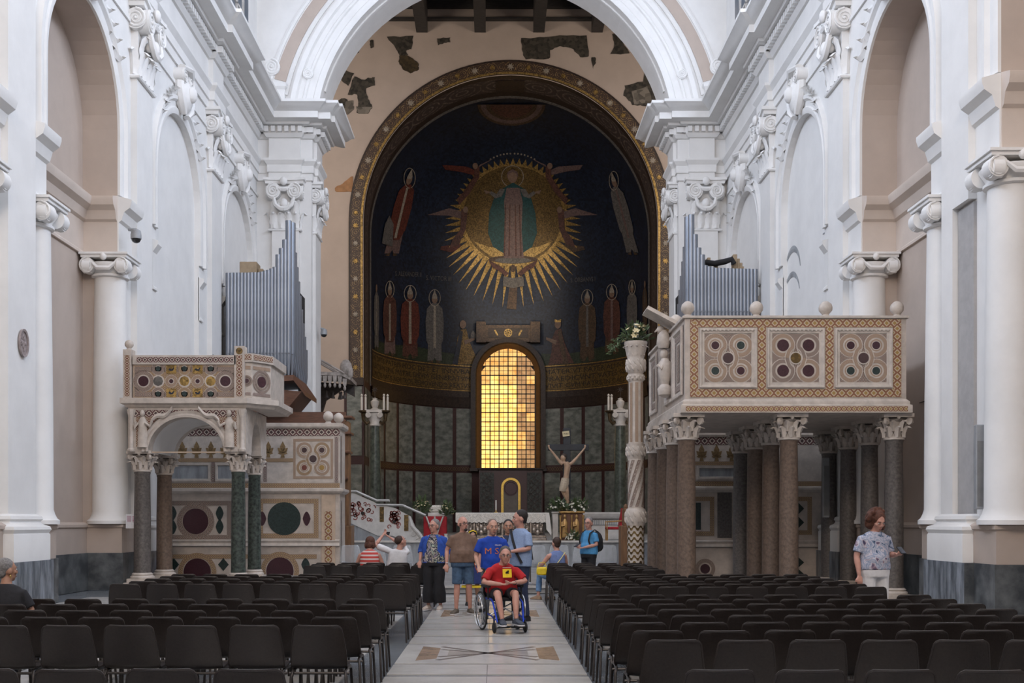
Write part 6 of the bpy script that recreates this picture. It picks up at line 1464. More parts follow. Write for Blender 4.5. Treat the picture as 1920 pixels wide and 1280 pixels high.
block(1, [19.8 + .8 * i for i in range(5)], 4, 'front', 'front chairs on the large ambo side')
# clear acrylic chairs before the step
ACR = glassy('clear_acrylic', (.75, .80, .85), .05, .22)
ASH = SH.copy(); ASH.materials.clear(); ASH.materials.append(ACR); AL = LEGR.copy(); AL.materials.clear(); AL.materials.append(ACR); AL2 = LEGF.copy(); AL2.materials.clear(); AL2.materials.append(ACR)
for k in range(7):
    x = (.98 + .56 * (k - 3)) if k > 2 else (-3.45 + .62 * k)
    t = thing('acrylic_chair', 'clear acrylic chair %s in line on the presbytery step from the %s' % ((ORD[k - 3], 'barrier post') if k > 2 else (ORD[k], 'disc-inlaid screen')), 'chair', (x, 27.0 + random.uniform(-.05, .05), .165), random.uniform(-.1, .1), 'clear chairs on the presbytery step'); t.scale = (1.05, 1.05, 1.15)
    mobj('seat_shell', ASH, t)
    for s in (-1, 1): mobj('leg', AL, t, (s * .215, 0, 0), None, (s, 1, 1)); mobj('leg', AL2, t, (s * .215, 0, 0), None, (s, 1, 1))
# ================================================================ people
SKINS = [mat('skin_fair', (.50, .28, .20), .5, var=.08, scale=10), mat('skin_tan', (.38, .20, .13), .5, var=.08, scale=10), mat('skin_pink', (.52, .27, .205), .5, var=.1, scale=10)]
EYEW = mat('eye_white', (.6, .58, .55), .3); EYED = mat('eye_dark', (.02, .015, .012), .3); LIP = mat('lips', (.30, .10, .085), .5)
def cl(name, col, **k): return mat(name, col, k.pop('rough', .85), var=k.pop('var', .15), scale=k.pop('scale', 14), bump=k.pop('bump', .25), **k)
def tube2(mb, pts, rad, right, n=16):
    pts = [Vector(p) for p in pts]; right = Vector(right); R = []
    for i, p in enumerate(pts):
        d = (pts[min(i + 1, len(pts) - 1)] - pts[max(i - 1, 0)]).normalized(); x = (right - d * right.dot(d)).normalized(); y = d.cross(x); a, b = rad[i]
        R.append([p + x * a * cos(2 * pi * k / n) + y * b * sin(2 * pi * k / n) for k in range(n)])
    mb.loft(R, cap=True)
def lerp(a, b, t): return Vector(a) * (1 - t) + Vector(b) * t
STAND = dict(pelvis=(0, 0, .93), chest=(0, .01, 1.24), neck=(0, .01, 1.44), head=(0, -.01, 1.585), sh=((-.172, .01, 1.352), (.172, .01, 1.352)), el=((-.245, .03, 1.11), (.245, .03, 1.11)), wr=((-.255, -.06, .87), (.255, -.06, .87)), hip=((-.09, 0, .9), (.09, 0, .9)), kn=((-.105, -.02, .50), (.105, -.02, .50)), an=((-.12, .02, .085), (.12, .02, .085)), toe=((-.14, -.13, .03), (.14, -.13, .03)))
SEAT = dict(pelvis=(0, .08, .56), chest=(0, .10, .86), neck=(0, .08, 1.06), head=(0, .05, 1.205), sh=((-.172, .09, .965), (.172, .09, .965)), el=((-.24, .04, .74), (.24, .04, .74)), wr=((-.12, -.16, .66), (.12, -.16, .66)), hip=((-.095, .05, .53), (.095, .05, .53)), kn=((-.13, -.37, .535), (.13, -.37, .535)), an=((-.13, -.36, .09), (.13, -.36, .09)), toe=((-.14, -.5, .03), (.14, -.5, .03)))
def person(label, loc, rz=0, scale=1.0, pose=None, base=STAND, skin=0, shirt=None, sleeve=.6, belly=0.0, width=1.0, low='trousers', lowm=None, lowlen=1.0, lowm2=None, shoe=None, hair=None, hairm=None, glasses=False, face=(0, 0), group=None, hem=0.0, cardigan=None, grip=.3, shirt_long=0.0):
    J = dict(base); J.update(pose or {}); t = thing('person', label, 'person', loc, rz, group); t.scale = (scale,) * 3
    V = Vector; sk = SKINS[skin]; rt = (V(J['sh'][1]) - V(J['sh'][0])).normalized()
    pel, che, nec, hd = V(J['pelvis']), V(J['chest']), V(J['neck']), V(J['head'])
    b = MB()
    tube2(b, [pel - (che - pel) * .25, pel, lerp(pel, che, .5), che, lerp(che, nec, .6), nec], [(.13, .09), (.16, .11), (.14, .10), (.155, .105), (.15, .085), (.06, .055)], rt)
    b.tube([nec - (hd - nec) * .3, lerp(nec, hd, .5), hd], [.062, .056, .055], 10)
    yaw, pit = face
    MH = Matrix.Translation(hd) @ Matrix.Rotation(yaw, 4, 'Z') @ Matrix.Rotation(pit, 4, 'X') @ Matrix.Scale(1.09, 4)
    def H(x, y, z): return MH @ V((x, y, z))
    M3 = MH.to_3x3()
    b.ell(H(0, .012, .02), .076, .095, .098, 14, 10, M3); b.ell(H(0, -.022, -.045), .056, .066, .075, 12, 8, M3); b.ell(H(0, -.055, -.09), .028, .028, .024, 8, 6, M3)
    b.tube([H(0, -.082, .015), H(0, -.098, -.012), H(0, -.104, -.03)], [.011, .014, .017], 7); b.ell(H(0, -.086, -.034), .02, .016, .012, 8, 5, M3)
    b.ell(H(0, -.075, .03), .05, .018, .012, 8, 5, M3); b.ell(H(0, -.079, -.062), .026, .012, .011, 8, 5, M3)
    for s in (-1, 1): b.ell(H(s * .077, .012, -.012), .013, .024, .036, 8, 6, M3); b.ell(H(s * .04, -.058, -.02), .026, .02, .024, 8, 5, M3)
    for i in (0, 1):
        s = -1 if i == 0 else 1; S, E, Wr = V(J['sh'][i]), V(J['el'][i]), V(J['wr'][i])
        b.tube([lerp(nec, S, .35) - V((0, 0, .045)), lerp(nec, S, .8) - V((0, 0, .03)), lerp(S, E, .15), lerp(S, E, .45), E, lerp(E, Wr, .3), lerp(E, Wr, .75), Wr], [.045, .055, .055, .05, .04, .043, .032, .026], 10)
        fd = (Wr - E).normalized(); sd = fd.cross(V((0, 0, 1))) if abs(fd.z) < .8 else fd.cross(V((0, 1, 0))); sd.normalize(); nm = sd.cross(fd)
        if J.get('palm'): nm = V(J['palm'][i]).normalized(); sd = fd.cross(nm).normalized()
        pc_ = Wr + fd * .045
        b.loft([[Wr + sd * .024 + nm * .014, Wr - sd * .024 + nm * .014, Wr - sd * .024 - nm * .014, Wr + sd * .024 - nm * .014], [pc_ + sd * .04 + nm * .015, pc_ - sd * .04 + nm * .015, pc_ - sd * .04 - nm * .013, pc_ + sd * .04 - nm * .013], [Wr + fd * .092 + sd * .04 + nm * .012, Wr + fd * .092 - sd * .04 + nm * .012, Wr + fd * .092 - sd * .04 - nm * .01, Wr + fd * .092 + sd * .04 - nm * .01]], cap=True)
        for k, (o, L) in enumerate(((.031, .07), (.0105, .078), (-.0105, .073), (-.031, .058))):
            r0 = Wr + fd * .085 + sd * o; c = nm * L * grip
            b.tube([r0, r0 + fd * L * .5 + c * .4, r0 + fd * L * (1 - grip * .6) + c * 1.3], [.0095, .009, .0075], 6)
        tb_ = Wr + fd * .03 + sd * .03 * s; b.tube([tb_, tb_ + fd * .035 + sd * .028 * s + nm * .012, tb_ + fd * .065 + sd * .03 * s + nm * .025], [.012, .011, .008], 6)
        Hh, K, An, To = V(J['hip'][i]), V(J['kn'][i]), V(J['an'][i]), V(J['toe'][i])
        b.tube([lerp(Hh, pel, .3), Hh, lerp(Hh, K, .35), K, lerp(K, An, .3), lerp(K, An, .75), An], [.085, .088, .078, .056, .056, .04, .034], 10)
        b.tube([An + (An - To) * .25 - V((0, 0, .03)), An - V((0, 0, .035)), lerp(An, To, .6), To], [.022, .027, .026, .018], 8)
    remesh(b, 'body', sk, t, .0115, 3)
    # face
    for s in (-1, 1):
        MB().ell(H(s * .031, -.079, .008), .013, .008, .0075, 8, 5, M3).build('eye', EYEW, t, 60); MB().ell(H(s * .031, -.0855, .008), .006, .004, .0062, 6, 4, M3).build('iris', EYED, t, 60)
        MB().tube([H(s * .016, -.09, .029), H(s * .032, -.09, .034), H(s * .05, -.078, .028)], [.004, .0045, .003], 5).build('eyebrow', hairm if hairm else EYED, t)
    MB().ell(H(0, -.089, -.062), .023, .006, .006, 8, 4, M3).build('mouth', LIP, t, 60)
    # clothes
    if shirt:
        c = MB(); f = (che - pel); q = belly
        tube2(c, [pel - f * (.02 + shirt_long), pel + f * .12, lerp(pel, che, .5) + V((0, 0, 0)), che, lerp(che, nec, .5), lerp(che, nec, .82), nec - (nec - che) * .02], [((.18 + q * .55) * width, .128 + q * .7), ((.18 + q * .6) * width, .13 + q * .8), ((.172 + q * .5) * width, .128 + q * .7), (.178 * width, .122 + q * .25), (.178 * width, .105), (.13 * width, .085), (.072, .066)], rt, 20)
        for i in (0, 1):
            S, E, Wr = V(J['sh'][i]), V(J['el'][i]), V(J['wr'][i]); o = V((0, 0, .0))
            if sleeve > 0:
                if sleeve <= 1: pts = [lerp(nec, S, .3) - V((0, 0, .05)), lerp(nec, S, .75) - V((0, 0, .035)), lerp(S, E, .12) + rt * (-.006 if i == 0 else .006), lerp(S, E, .3), lerp(S, E, sleeve * .7), lerp(S, E, sleeve)]; r = [.05, .06, .063, .066, .068, .07]
                else: pts = [lerp(nec, S, .3) - V((0, 0, .05)), lerp(nec, S, .75) - V((0, 0, .035)), lerp(S, E, .15), lerp(S, E, .5), E, lerp(E, Wr, sleeve - 1)]; r = [.05, .06, .063, .062, .054, .047]
                c.tube(pts, r, 12)
        if q: c.ell(lerp(pel, che, .42) + V((0, -.03, 0)) , .16 * width + q * .3, .11 + q, .17, 12, 8)
        remesh(c, 'shirt', shirt, t, .0125, 3)
    if cardigan:
        c = MB(); f = (che - pel)
        for s in (-1, 1):
            for (u0, u1) in ((.30, 1.0),):
                R = []
                for j, k in enumerate((-.12, .1, .35, .65, 1.0)):
                    p = lerp(pel, che, k); ring = []
                    for e in range(9):
                        a = radians(-62 + 152 * e / 8); rr = 1.0
                        ring.append(p + rt * s * (.205 * width) * cos(a) + V((0, 1, 0)) * .165 * sin(a))
                    R.append(ring)
                R.append([lerp(che, nec, .55) + rt * s * .185 * cos(radians(-62 + 152 * e / 8)) + V((0, 1, 0)) * .125 * sin(radians(-62 + 152 * e / 8)) for e in range(9)]); R.append([lerp(che, nec, .9) + rt * s * .10 * cos(radians(-62 + 152 * e / 8)) + V((0, 1, 0)) * .1 * sin(radians(-62 + 152 * e / 8)) for e in range(9)])
                c.loft(R, close=False)
        for i in (0, 1):
            S, E, Wr = V(J['sh'][i]), V(J['el'][i]), V(J['wr'][i]); c.tube([lerp(nec, S, .3) - V((0, 0, .05)), lerp(nec, S, .78) - V((0, 0, .035)), lerp(S, E, .14), lerp(S, E, .5), E, lerp(E, Wr, .25)], [.055, .074, .08, .075, .07, .066], 12)
        c.build('cardigan', cardigan, t, 60)
    if low:
        c = MB(); tube2(c, [pel - (che - pel) * .32, pel - (che - pel) * .12, pel + (che - pel) * .12], [((.165 + belly * .4) * width, .12 + belly * .5), ((.175 + belly * .4) * width, .128 + belly * .5), ((.17 + belly * .5) * width, .122 + belly * .6)], rt, 18)
        for i in (0, 1):
            Hh, K, An = V(J['hip'][i]), V(J['kn'][i]), V(J['an'][i]); wd = 1.0 if low != 'wide' else 1.35
            if lowlen <= .5: k = lowlen * 2; c.tube([lerp(Hh, pel, .35), Hh, lerp(Hh, K, k * .5), lerp(Hh, K, k)], [.1, .105, .1, .092 * wd], 12)
            else: k = (lowlen - .5) * 2; c.tube([lerp(Hh, pel, .35), Hh, lerp(Hh, K, .5), K, lerp(K, An, k * .5), lerp(K, An, k)], [.1, .103, .09 * wd, .072 * wd, .066 * wd * wd, .062 * wd * wd], 12)
        if low == 'skirt': tube2(c, [pel, lerp(V(J['hip'][0]), V(J['kn'][0]), .5) * .5 + lerp(V(J['hip'][1]), V(J['kn'][1]), .5) * .5, lerp(V(J['kn'][0]), V(J['kn'][1]), .5)], [(.16, .12), (.2, .15), (.24, .18)], rt, 16)
        remesh(c, {'trousers': 'trousers', 'wide': 'trousers', 'shorts': 'shorts', 'skirt': 'skirt'}[low], lowm, t, .0125, 3)
    if shoe:
        for i in (0, 1):
            An, To = V(J['an'][i]), V(J['toe'][i]); c = MB(); d = (To - An); d.z = 0; d.normalize(); h0 = V((An.x, An.y, 0)) - d * .06; z0 = V((0, 0, min(An.z, To.z) - .03))
            sdv = d.cross(V((0, 0, 1)))
            R = []
            for k, w_, hh in ((-.02, .030, .085), (.04, .044, .112), (.11, .047, .10), (.19, .054, .075), (.25, .048, .058), (.285, .026, .04)):
                p = h0 + d * k + z0; R.append([p - sdv * w_, p - sdv * w_ * .9 + V((0, 0, hh * .7)), p + V((0, 0, hh)), p + sdv * w_ * .9 + V((0, 0, hh * .7)), p + sdv * w_])
            c.loft(R, cap=True); so_ = c.build('shoe', shoe[0], t, 50); c = MB(); c.loft([[v - V((0, 0, .002)) for v in (r[0], r[4])] + [v + V((0, 0, .018)) for v in (r[4], r[0])] for r in [[q - (q - (h0 + d * .12)) * -.02 for q in r] for r in R]], cap=True); c.build('sole', shoe[1], so_)
    if hair == 'short': MBh = MB().ell(H(0, .032, .042), .082, .097, .091, 14, 9, M3); MBh.ell(H(0, .06, -.02), .066, .05, .06, 10, 7, M3); remesh(MBh, 'hair', hairm, t, .012, 1)
    elif hair == 'crop': remesh(MB().ell(H(0, .029, .038), .0795, .0955, .0875, 14, 9, M3), 'hair', hairm, t, .011, 1)
    elif hair == 'fringe':
        m_ = MB(); m_.ell(H(0, .02, -.01), .084, .1, .05, 14, 8, M3); remesh(m_, 'hair', hairm, t, .012, 1)
    elif hair in ('bob', 'curly'):
        m_ = MB(); m_.ell(H(0, .03, .03), .094, .105, .102, 14, 9, M3)
        for s in (-1, 1): m_.ell(H(s * .07, .035, -.05), .036, .06, .075, 10, 7, M3)
        m_.ell(H(0, .08, -.05), .075, .045, .08, 10, 7, M3)
        if hair == 'curly':
            random.seed(2)
            for i in range(46):
                a = random.uniform(-.2, pi + .2); z_ = random.uniform(-.1, .12); q = sqrt(max(.1, 1 - (z_ / .15) ** 2)); m_.ell(H(cos(a) * .122 * q, .02 + sin(a) * .115 * q, z_), .034, .034, .036, 6, 4, M3)
        remesh(m_, 'hair', hairm, t, .012, 1)
    if glasses:
        g = MB()
        for s in (-1, 1):
            g.tube([H(s * .034 + .022 * cos(a), -.094, .004 + .017 * sin(a)) for a in [2 * pi * i / 12 for i in range(13)]], .0028, 4, cap=False); g.tube([H(s * .056, -.092, .008), H(s * .078, -.02, .008), H(s * .08, .02, .0)], .0026, 4)
        g.tube([H(-.012, -.097, .008), H(.012, -.097, .008)], .0026, 4); g.build('glasses', EYED, t)
    t['_head'] = 0
    return t, J, H
def strap(t, pts, m, r=(.022, .006), name='shoulder_strap'):
    return MB().tube(pts, [r] * len(pts), 6).build(name, m, t, 50)
def swirl(name, cols, scale=7, dist=6):
    m = bpy.data.materials.new(name); m.use_nodes = True; N, L = nodes_of(m); b = N['Principled BSDF']; b.inputs['Roughness'].default_value = .8
    tc = N.new('ShaderNodeTexCoord'); no = N.new('ShaderNodeTexNoise'); no.inputs['Scale'].default_value = scale; no.inputs['Distortion'].default_value = dist; no.inputs['Detail'].default_value = 2
    L.new(tc.outputs['Object'], no.inputs['Vector']); cr = N.new('ShaderNodeValToRGB'); e = cr.color_ramp.elements; n = len(cols)
    e[0].position = .3; e[0].color = (*cols[0], 1); e[1].position = .7; e[1].color = (*cols[-1], 1)
    for i in range(1, n - 1): q = e.new(.3 + .4 * i / (n - 1)); q.color = (*cols[i], 1)
    L.new(no.outputs[0], cr.inputs[0]); L.new(cr.outputs[0], b.inputs['Base Color']); return m
def stripes(name, a, b_, scale, axis=2, thr=.5):
    m = bpy.data.materials.new(name); m.use_nodes = True; N, L = nodes_of(m); b = N['Principled BSDF']; b.inputs['Roughness'].default_value = .85
    tc = N.new('ShaderNodeTexCoord'); sp_ = N.new('ShaderNodeSeparateXYZ'); L.new(tc.outputs['Object'], sp_.inputs[0]); mu = N.new('ShaderNodeMath'); mu.operation = 'MULTIPLY'; mu.inputs[1].default_value = scale; L.new(sp_.outputs[axis], mu.inputs[0])
    fr = N.new('ShaderNodeMath'); fr.operation = 'FRACT'; L.new(mu.outputs[0], fr.inputs[0]); gt = N.new('ShaderNodeMath'); gt.operation = 'GREATER_THAN'; gt.inputs[1].default_value = thr; L.new(fr.outputs[0], gt.inputs[0])
    mx = N.new('ShaderNodeMix'); mx.data_type = 'RGBA'; mx.inputs[6].default_value = (*a, 1); mx.inputs[7].default_value = (*b_, 1); L.new(gt.outputs[0], mx.inputs[0]); L.new(mx.outputs[2], b.inputs['Base Color']); return m
GREYH = mat('grey_hair', (.20, .19, .185), .8, var=.35, scale=50, bump=.4); DARKH = mat('dark_hair', (.016, .012, .011), .7, var=.3, scale=40, bump=.4); REDH = mat('auburn_hair', (.085, .028, .014), .7, var=.4, scale=40, bump=.5); BRH = mat('brown_hair', (.045, .022, .014), .7, var=.4, scale=40, bump=.4)
BLACKT = cl('black_fabric', (.012, .012, .015)); DENIM = cl('denim', (.055, .10, .17), var=.3); NAVYF = cl('navy_fabric', (.02, .03, .07)); WHITEF = cl('white_fabric', (.66, .65, .66), var=.06)
def gz(d, dz=0): return dz
# 1 woman in blue cardigan
d = 21.0
person('person in blue cardigan, patterned blouse, wide black trousers and glasses', (PXX(814, d), d, 0), radians(-14), .99, dict(el=((-.27, .06, 1.13), (.24, .05, 1.12)), wr=((-.27, -.03, .93), (.23, .02, .88))), skin=2, shirt=swirl('painted_blouse', [(.02, .02, .04), (.02, .025, .05), (.02, .02, .04), (.45, .52, .42), (.02, .02, .05), (.015, .02, .04), (.62, .55, .44), (.03, .04, .08), (.02, .02, .04), (.5, .42, .52), (.02, .02, .05)], 4.5, 2.2), sleeve=.5, belly=.05, width=1.12, low='wide', lowm=BLACKT, lowlen=.93, shoe=(cl('cream_shoe', (.5, .42, .36)), WHITEF), hair='short', hairm=GREYH, glasses=True, face=(radians(-22), 0), cardigan=cl('blue_knit', (.02, .07, .34), var=.2), shirt_long=.1)
# 2 bald man in brown polo
d = 20.1
tP, J, H = person('person in brown polo shirt and denim shorts standing in the aisle', (PXX(868, d), d, 0), radians(6), 1.02, dict(el=((-.28, .03, 1.12), (.28, .03, 1.12)), wr=((-.29, -.04, .88), (.29, -.05, .88)), an=((-.12, .0, .085), (.13, .05, .085)), toe=((-.18, -.14, .03), (.17, -.09, .03))), skin=2, shirt=cl('brown_polo', (.17, .105, .075)), sleeve=.72, belly=.075, width=1.08, low='shorts', lowm=DENIM, lowlen=.47, shoe=(cl('grey_brown_shoe', (.10, .08, .06)), WHITEF), hair='fringe', hairm=mat('stubble', (.16, .095, .07), .8), glasses=True, face=(radians(28), 0), shirt_long=.08)
MB().ell(H(0, -.085, -.1), .03, .02, .028, 8, 5).build('beard', DARKH, tP, 50)
MB().tube([(-.3, -.06, .90), (-.27, -.09, .90), (-.25, -.06, .895), (-.275, -.03, .90), (-.3, -.06, .90)], .008, 6).build('bracelet', WHITEF, tP); MB().tube([(.19, -.12, .9), (.23, -.12, .78), (.25, -.10, .72), (.27, -.1, .8), (.24, -.1, .9)], .006, 5).build('orange_lanyard', cl('orange_cord', (.6, .15, .03)), tP)
# 3 girl behind
d = 22.0
tP, J, H = person('person with yellow headband and navy skirt half hidden behind the brown polo shirt', (PXX(886, d), d, 0), radians(10), .86, skin=1, shirt=WHITEF, sleeve=.5, low='skirt', lowm=cl('navy_skirt', (.02, .035, .14)), lowlen=.4, shoe=(BLACKT, WHITEF), hair='bob', hairm=DARKH)
MB().tube([H(-.088, -.0, .05), H(-.07, -.03, .1), H(0, -.045, .125), H(.07, -.03, .1), H(.088, 0, .05)], [(.008, .016)] * 5, 6).build('headband', cl('yellow_band', (.7, .5, .02)), tP, 50); MB().lathe([(.25, .47), (.262, .42)], n=20, cap=False, ry=.78).build('yellow_hem', MATS['yellow_band'], tP)
# 4 young man in blue tee
d = 18.0
BLUT = cl('blue_tee', (.01, .055, .38))
tP, J, H = person('person in bright blue lettered T-shirt pushing the wheelchair', (PXX(923, d), d, 0), radians(5), 1.0, dict(chest=(0, -.02, 1.23), neck=(0, -.04, 1.43), head=(0, -.075, 1.565), el=((-.26, .03, 1.1), (.25, .03, 1.1)), wr=((-.23, -.17, .93), (.23, -.17, .93))), skin=0, shirt=BLUT, sleeve=.75, belly=.02, low='trousers', lowm=cl('grey_trousers', (.12, .13, .15)), shoe=(BLACKT, WHITEF), hair='crop', hairm=mat('shaved_hair', (.17, .12, .095), .8), face=(radians(8), radians(4)), shirt_long=.1)
ORG = cl('orange_print', (.55, .16, .04)); yf = -.165
lettering('M S', lambda u, v: Vector((-.13 + .22 * u, yf - .012 + .03 * u * (u - 1), 1.14 + .1 * v)), ORG, tP, 'chest_lettering'); lettering('MILAN', lambda u, v: Vector((.03 + .1 * u, yf + .0, 1.27 + .022 * v)), WHITEF, tP, 'chest_lettering')
# 6 man in light blue shirt
d = 18.7
tP, J, H = person('person in light blue checked shirt with dark strap turned aside behind the wheelchair', (PXX(975, d), d, 0), radians(-52), 1.075, dict(el=((-.22, .0, 1.12), (.24, -.02, 1.12)), wr=((-.1, -.22, 1.06), (.1, -.25, 1.08))), skin=2, shirt=cl('light_blue_shirt', (.25, .34, .52), var=.12, scale=60), sleeve=.85, belly=.04, width=1.08, low='trousers', lowm=NAVYF, shoe=(BLACKT, BLACKT), hair='short', hairm=DARKH, face=(radians(-30), radians(4)), shirt_long=.25)
strap(tP, [(-.14, -.08, 1.42), (0, -.145, 1.25), (.12, -.165, 1.05), (.19, -.12, .9)], BLACKT); strap(tP, [(-.14, -.08, 1.42), (-.1, .1, 1.4), (.08, .15, 1.2), (.19, .1, .95)], BLACKT)
# 7 woman between them
d = 19.8
tP, J, H = person('person in navy top with pale strap looking out between the blue shirts', (PXX(953, d), d, 0), 0, .985, skin=1, shirt=NAVYF, sleeve=.7, belly=.03, low='trousers', lowm=BLACKT, shoe=(BLACKT, BLACKT), hair='short', hairm=DARKH)
strap(tP, [(-.12, -.09, 1.43), (0, -.15, 1.28), (.12, -.16, 1.1)], cl('beige_strap', (.45, .33, .26)))
# 8 seated woman in striped top
SB = dict(SEAT)
d = 23.62
person('seated person in red and white striped top seen from behind', (PXX(692, 23.4), d, -.01), pi, 1.02, dict(head=(0, -.0, 1.185), el=((-.26, .06, .76), (.27, .04, .76)), wr=((-.1, -.2, .66), (.1, -.2, .66))), SEAT, skin=2, shirt=stripes('red_stripes', (.62, .55, .52), (.52, .06, .05), 13, 2, .42), sleeve=0, belly=.03, width=1.12, low='trousers', lowm=NAVYF, shoe=(BLACKT, BLACKT), hair='bob', hairm=REDH, face=(0, radians(20)))
# 9 seated man photographing
tP, J, H = person('seated person in white polo leaning back with phone raised in both hands', (PXX(742, 23.4), d, -.01), pi, 1.04, dict(chest=(-.03, .13, .85), neck=(-.07, .16, 1.05), head=(-.10, .14, 1.20), sh=((-.23, .14, .97), (.10, .15, 1.0)), el=((-.1, -.12, 1.12), (.44, -.05, 1.12)), wr=((.16, -.2, 1.28), (.30, -.2, 1.32))), SEAT, skin=2, shirt=WHITEF, sleeve=.8, belly=.04, width=1.1, low='trousers', lowm=NAVYF, shoe=(BLACKT, BLACKT), hair='crop', hairm=BRH, face=(radians(-55), radians(-22)), grip=.6)
ph = thing('smartphone', 'dark smartphone held up by the seated person in white polo', 'phone', tuple(Vector((PXX(742, 23.4), d, 0)) + Matrix.Rotation(pi, 3, 'Z') @ Vector((.24, -.27, 1.40)))); MB().bbox(-.075, .075, -.006, .006, -.04, .04, .005).build('body', BLACKT, ph); MB().box(-.065, .065, .0061, .0066, -.035, .035).build('screen', mat('phone_screen', (.05, .06, .08), .15), ph); ph.rotation_euler = (radians(-25), 0, radians(-20))
# 10 seated woman in blue tank top
d = 23.6
tP, J, H = person('seated person in blue tank top and jeans seen from behind by the aisle', (PXX(1046, 23.4) - .05, d, -.01), radians(180 + 25), 1.0, dict(el=((-.26, .03, .78), (.3, .0, .77)), wr=((-.1, -.2, .66), (.25, -.22, .72)), kn=((-.1, -.38, .53), (.18, -.36, .53)), an=((-.1, -.3, .09), (.24, -.3, .09)), toe=((-.1, -.44, .03), (.28, -.43, .03))), SEAT, skin=2, shirt=cl('blue_tank', (.15, .21, .42)), sleeve=0, belly=.03, low='trousers', lowm=cl('light_jeans', (.14, .25, .42), var=.2), lowlen=.9, shoe=(cl('tan_sandal', (.3, .2, .13)), BLACKT), hair='short', hairm=BRH)
strap(tP, [(-.15, .17, 1.02), (-.02, .235, .9), (.14, .24, .72), (.2, .16, .62)], cl('yellow_strap', (.62, .55, .22)), (.012, .005))
bag = thing('handbag', 'small bright yellow handbag at the side of the seated person in blue', 'bag', (PXX(1016, 23.3), 23.3, .54)); MB().bbox(-.11, .11, -.05, .05, 0, .17, .03).build('pouch', cl('yellow_leather', (.75, .55, .02), rough=.5), bag, 40); MB().tube([(-.1, 0, .16), (-.06, 0, .26), (.06, 0, .27), (.1, 0, .16)], .008, 6).build('handle', MATS['yellow_leather'], bag)
# 11 man with backpack
d = 25.0
tP, J, H = person('person in bright blue polo and glasses carrying a black backpack', (PXX(1104, d), d, 0), radians(-48), 1.02, dict(el=((-.22, .0, 1.12), (.23, .0, 1.12)), wr=((-.08, -.24, 1.08), (.08, -.24, 1.06))), skin=2, shirt=cl('bright_blue_polo', (.07, .27, .52)), sleeve=.75, belly=.05, width=1.05, low='trousers', lowm=BLACKT, shoe=(BLACKT, BLACKT), hair='short', hairm=GREYH, glasses=True, face=(radians(18), 0), shirt_long=.05)
bp_ = thing('backpack', 'black backpack on the back of the person in bright blue polo', 'backpack', tP.location.copy(), radians(-48)); bm_ = MB(); bm_.ell((0, .26, 1.2), .16, .115, .24, 14, 10); bm_.ell((0, .33, 1.1), .12, .07, .12, 12, 8); bm_.build('pack', BLACKT, bp_, 60)
for s in (-1, 1): MB().tube([(s * .1, .2, 1.42), (s * .13, .05, 1.475), (s * .135, -.1, 1.40), (s * .14, -.155, 1.24), (s * .16, -.1, 1.08), (s * .12, .15, 1.02)], [(.025, .008)] * 6, 6).build('strap', BLACKT, bp_, 50)
ph = thing('smartphone', 'black phone held at the waist by the backpack wearer', 'phone', tuple(Vector(tP.location) + Matrix.Rotation(radians(-48), 3, 'Z') @ Vector((0, -.38, 1.13)))); MB().bbox(-.04, .04, -.075, .075, -.006, .006, .004).build('body', BLACKT, ph); MB().box(-.034, .034, -.065, .065, .0061, .0066).build('screen', MATS['phone_screen'], ph); ph.rotation_euler = (radians(25), 0, radians(-48))
# 12 woman by the right columns
d = 15.6
tP, J, H = person('person in floral top and white trousers looking down at a phone', (PXX(1640, d), d, 0), radians(12), 1.06, dict(head=(.01, -.06, 1.565), neck=(0, -.01, 1.44), el=((-.25, .02, 1.11), (.25, .04, 1.12)), wr=((-.25, -.05, .86), (.2, -.2, 1.13))), skin=2, shirt=swirl('floral_top', [(.04, .05, .10), (.10, .16, .26), (.50, .50, .58), (.20, .26, .38), (.58, .56, .62), (.25, .17, .22), (.05, .05, .12)], 7, 1.5), sleeve=.8, belly=.035, width=1.08, low='trousers', lowm=WHITEF, shoe=(WHITEF, WHITEF), hair='curly', hairm=REDH, face=(radians(2), radians(26)), grip=.6)
ph = thing('smartphone', 'dark smartphone in the raised hand of the person in floral top', 'phone', tuple(Vector(tP.location) + Matrix.Rotation(radians(12), 3, 'Z') @ Vector((.20, -.34, 1.26)))); MB().bbox(-.04, .04, -.08, .08, -.006, .006, .004).build('body', BLACKT, ph); MB().box(-.034, .034, -.07, .07, .0061, .0066).build('screen', MATS['phone_screen'], ph); ph.rotation_euler = (radians(35), 0, radians(12))
# 13 woman at the left edge
d = 11.95
tP, J, H = person('seated person in black T-shirt with hoop earring', (PXX(-10, 11.6), d, -.01), pi, .95, dict(el=((-.27, .06, .76), (.27, .06, .76))), SEAT, skin=1, shirt=BLACKT, sleeve=.85, belly=.05, width=1.2, low='trousers', lowm=NAVYF, shoe=(BLACKT, BLACKT), hair='short', hairm=GREYH, face=(radians(-40), 0))
MB().tube([H(-.088, .01, -.05) + Vector((0, .016 * cos(a), .018 * sin(a) - .012)) for a in [2 * pi * i / 12 for i in range(13)]], .003, 5).build('earring', GILTB, tP)
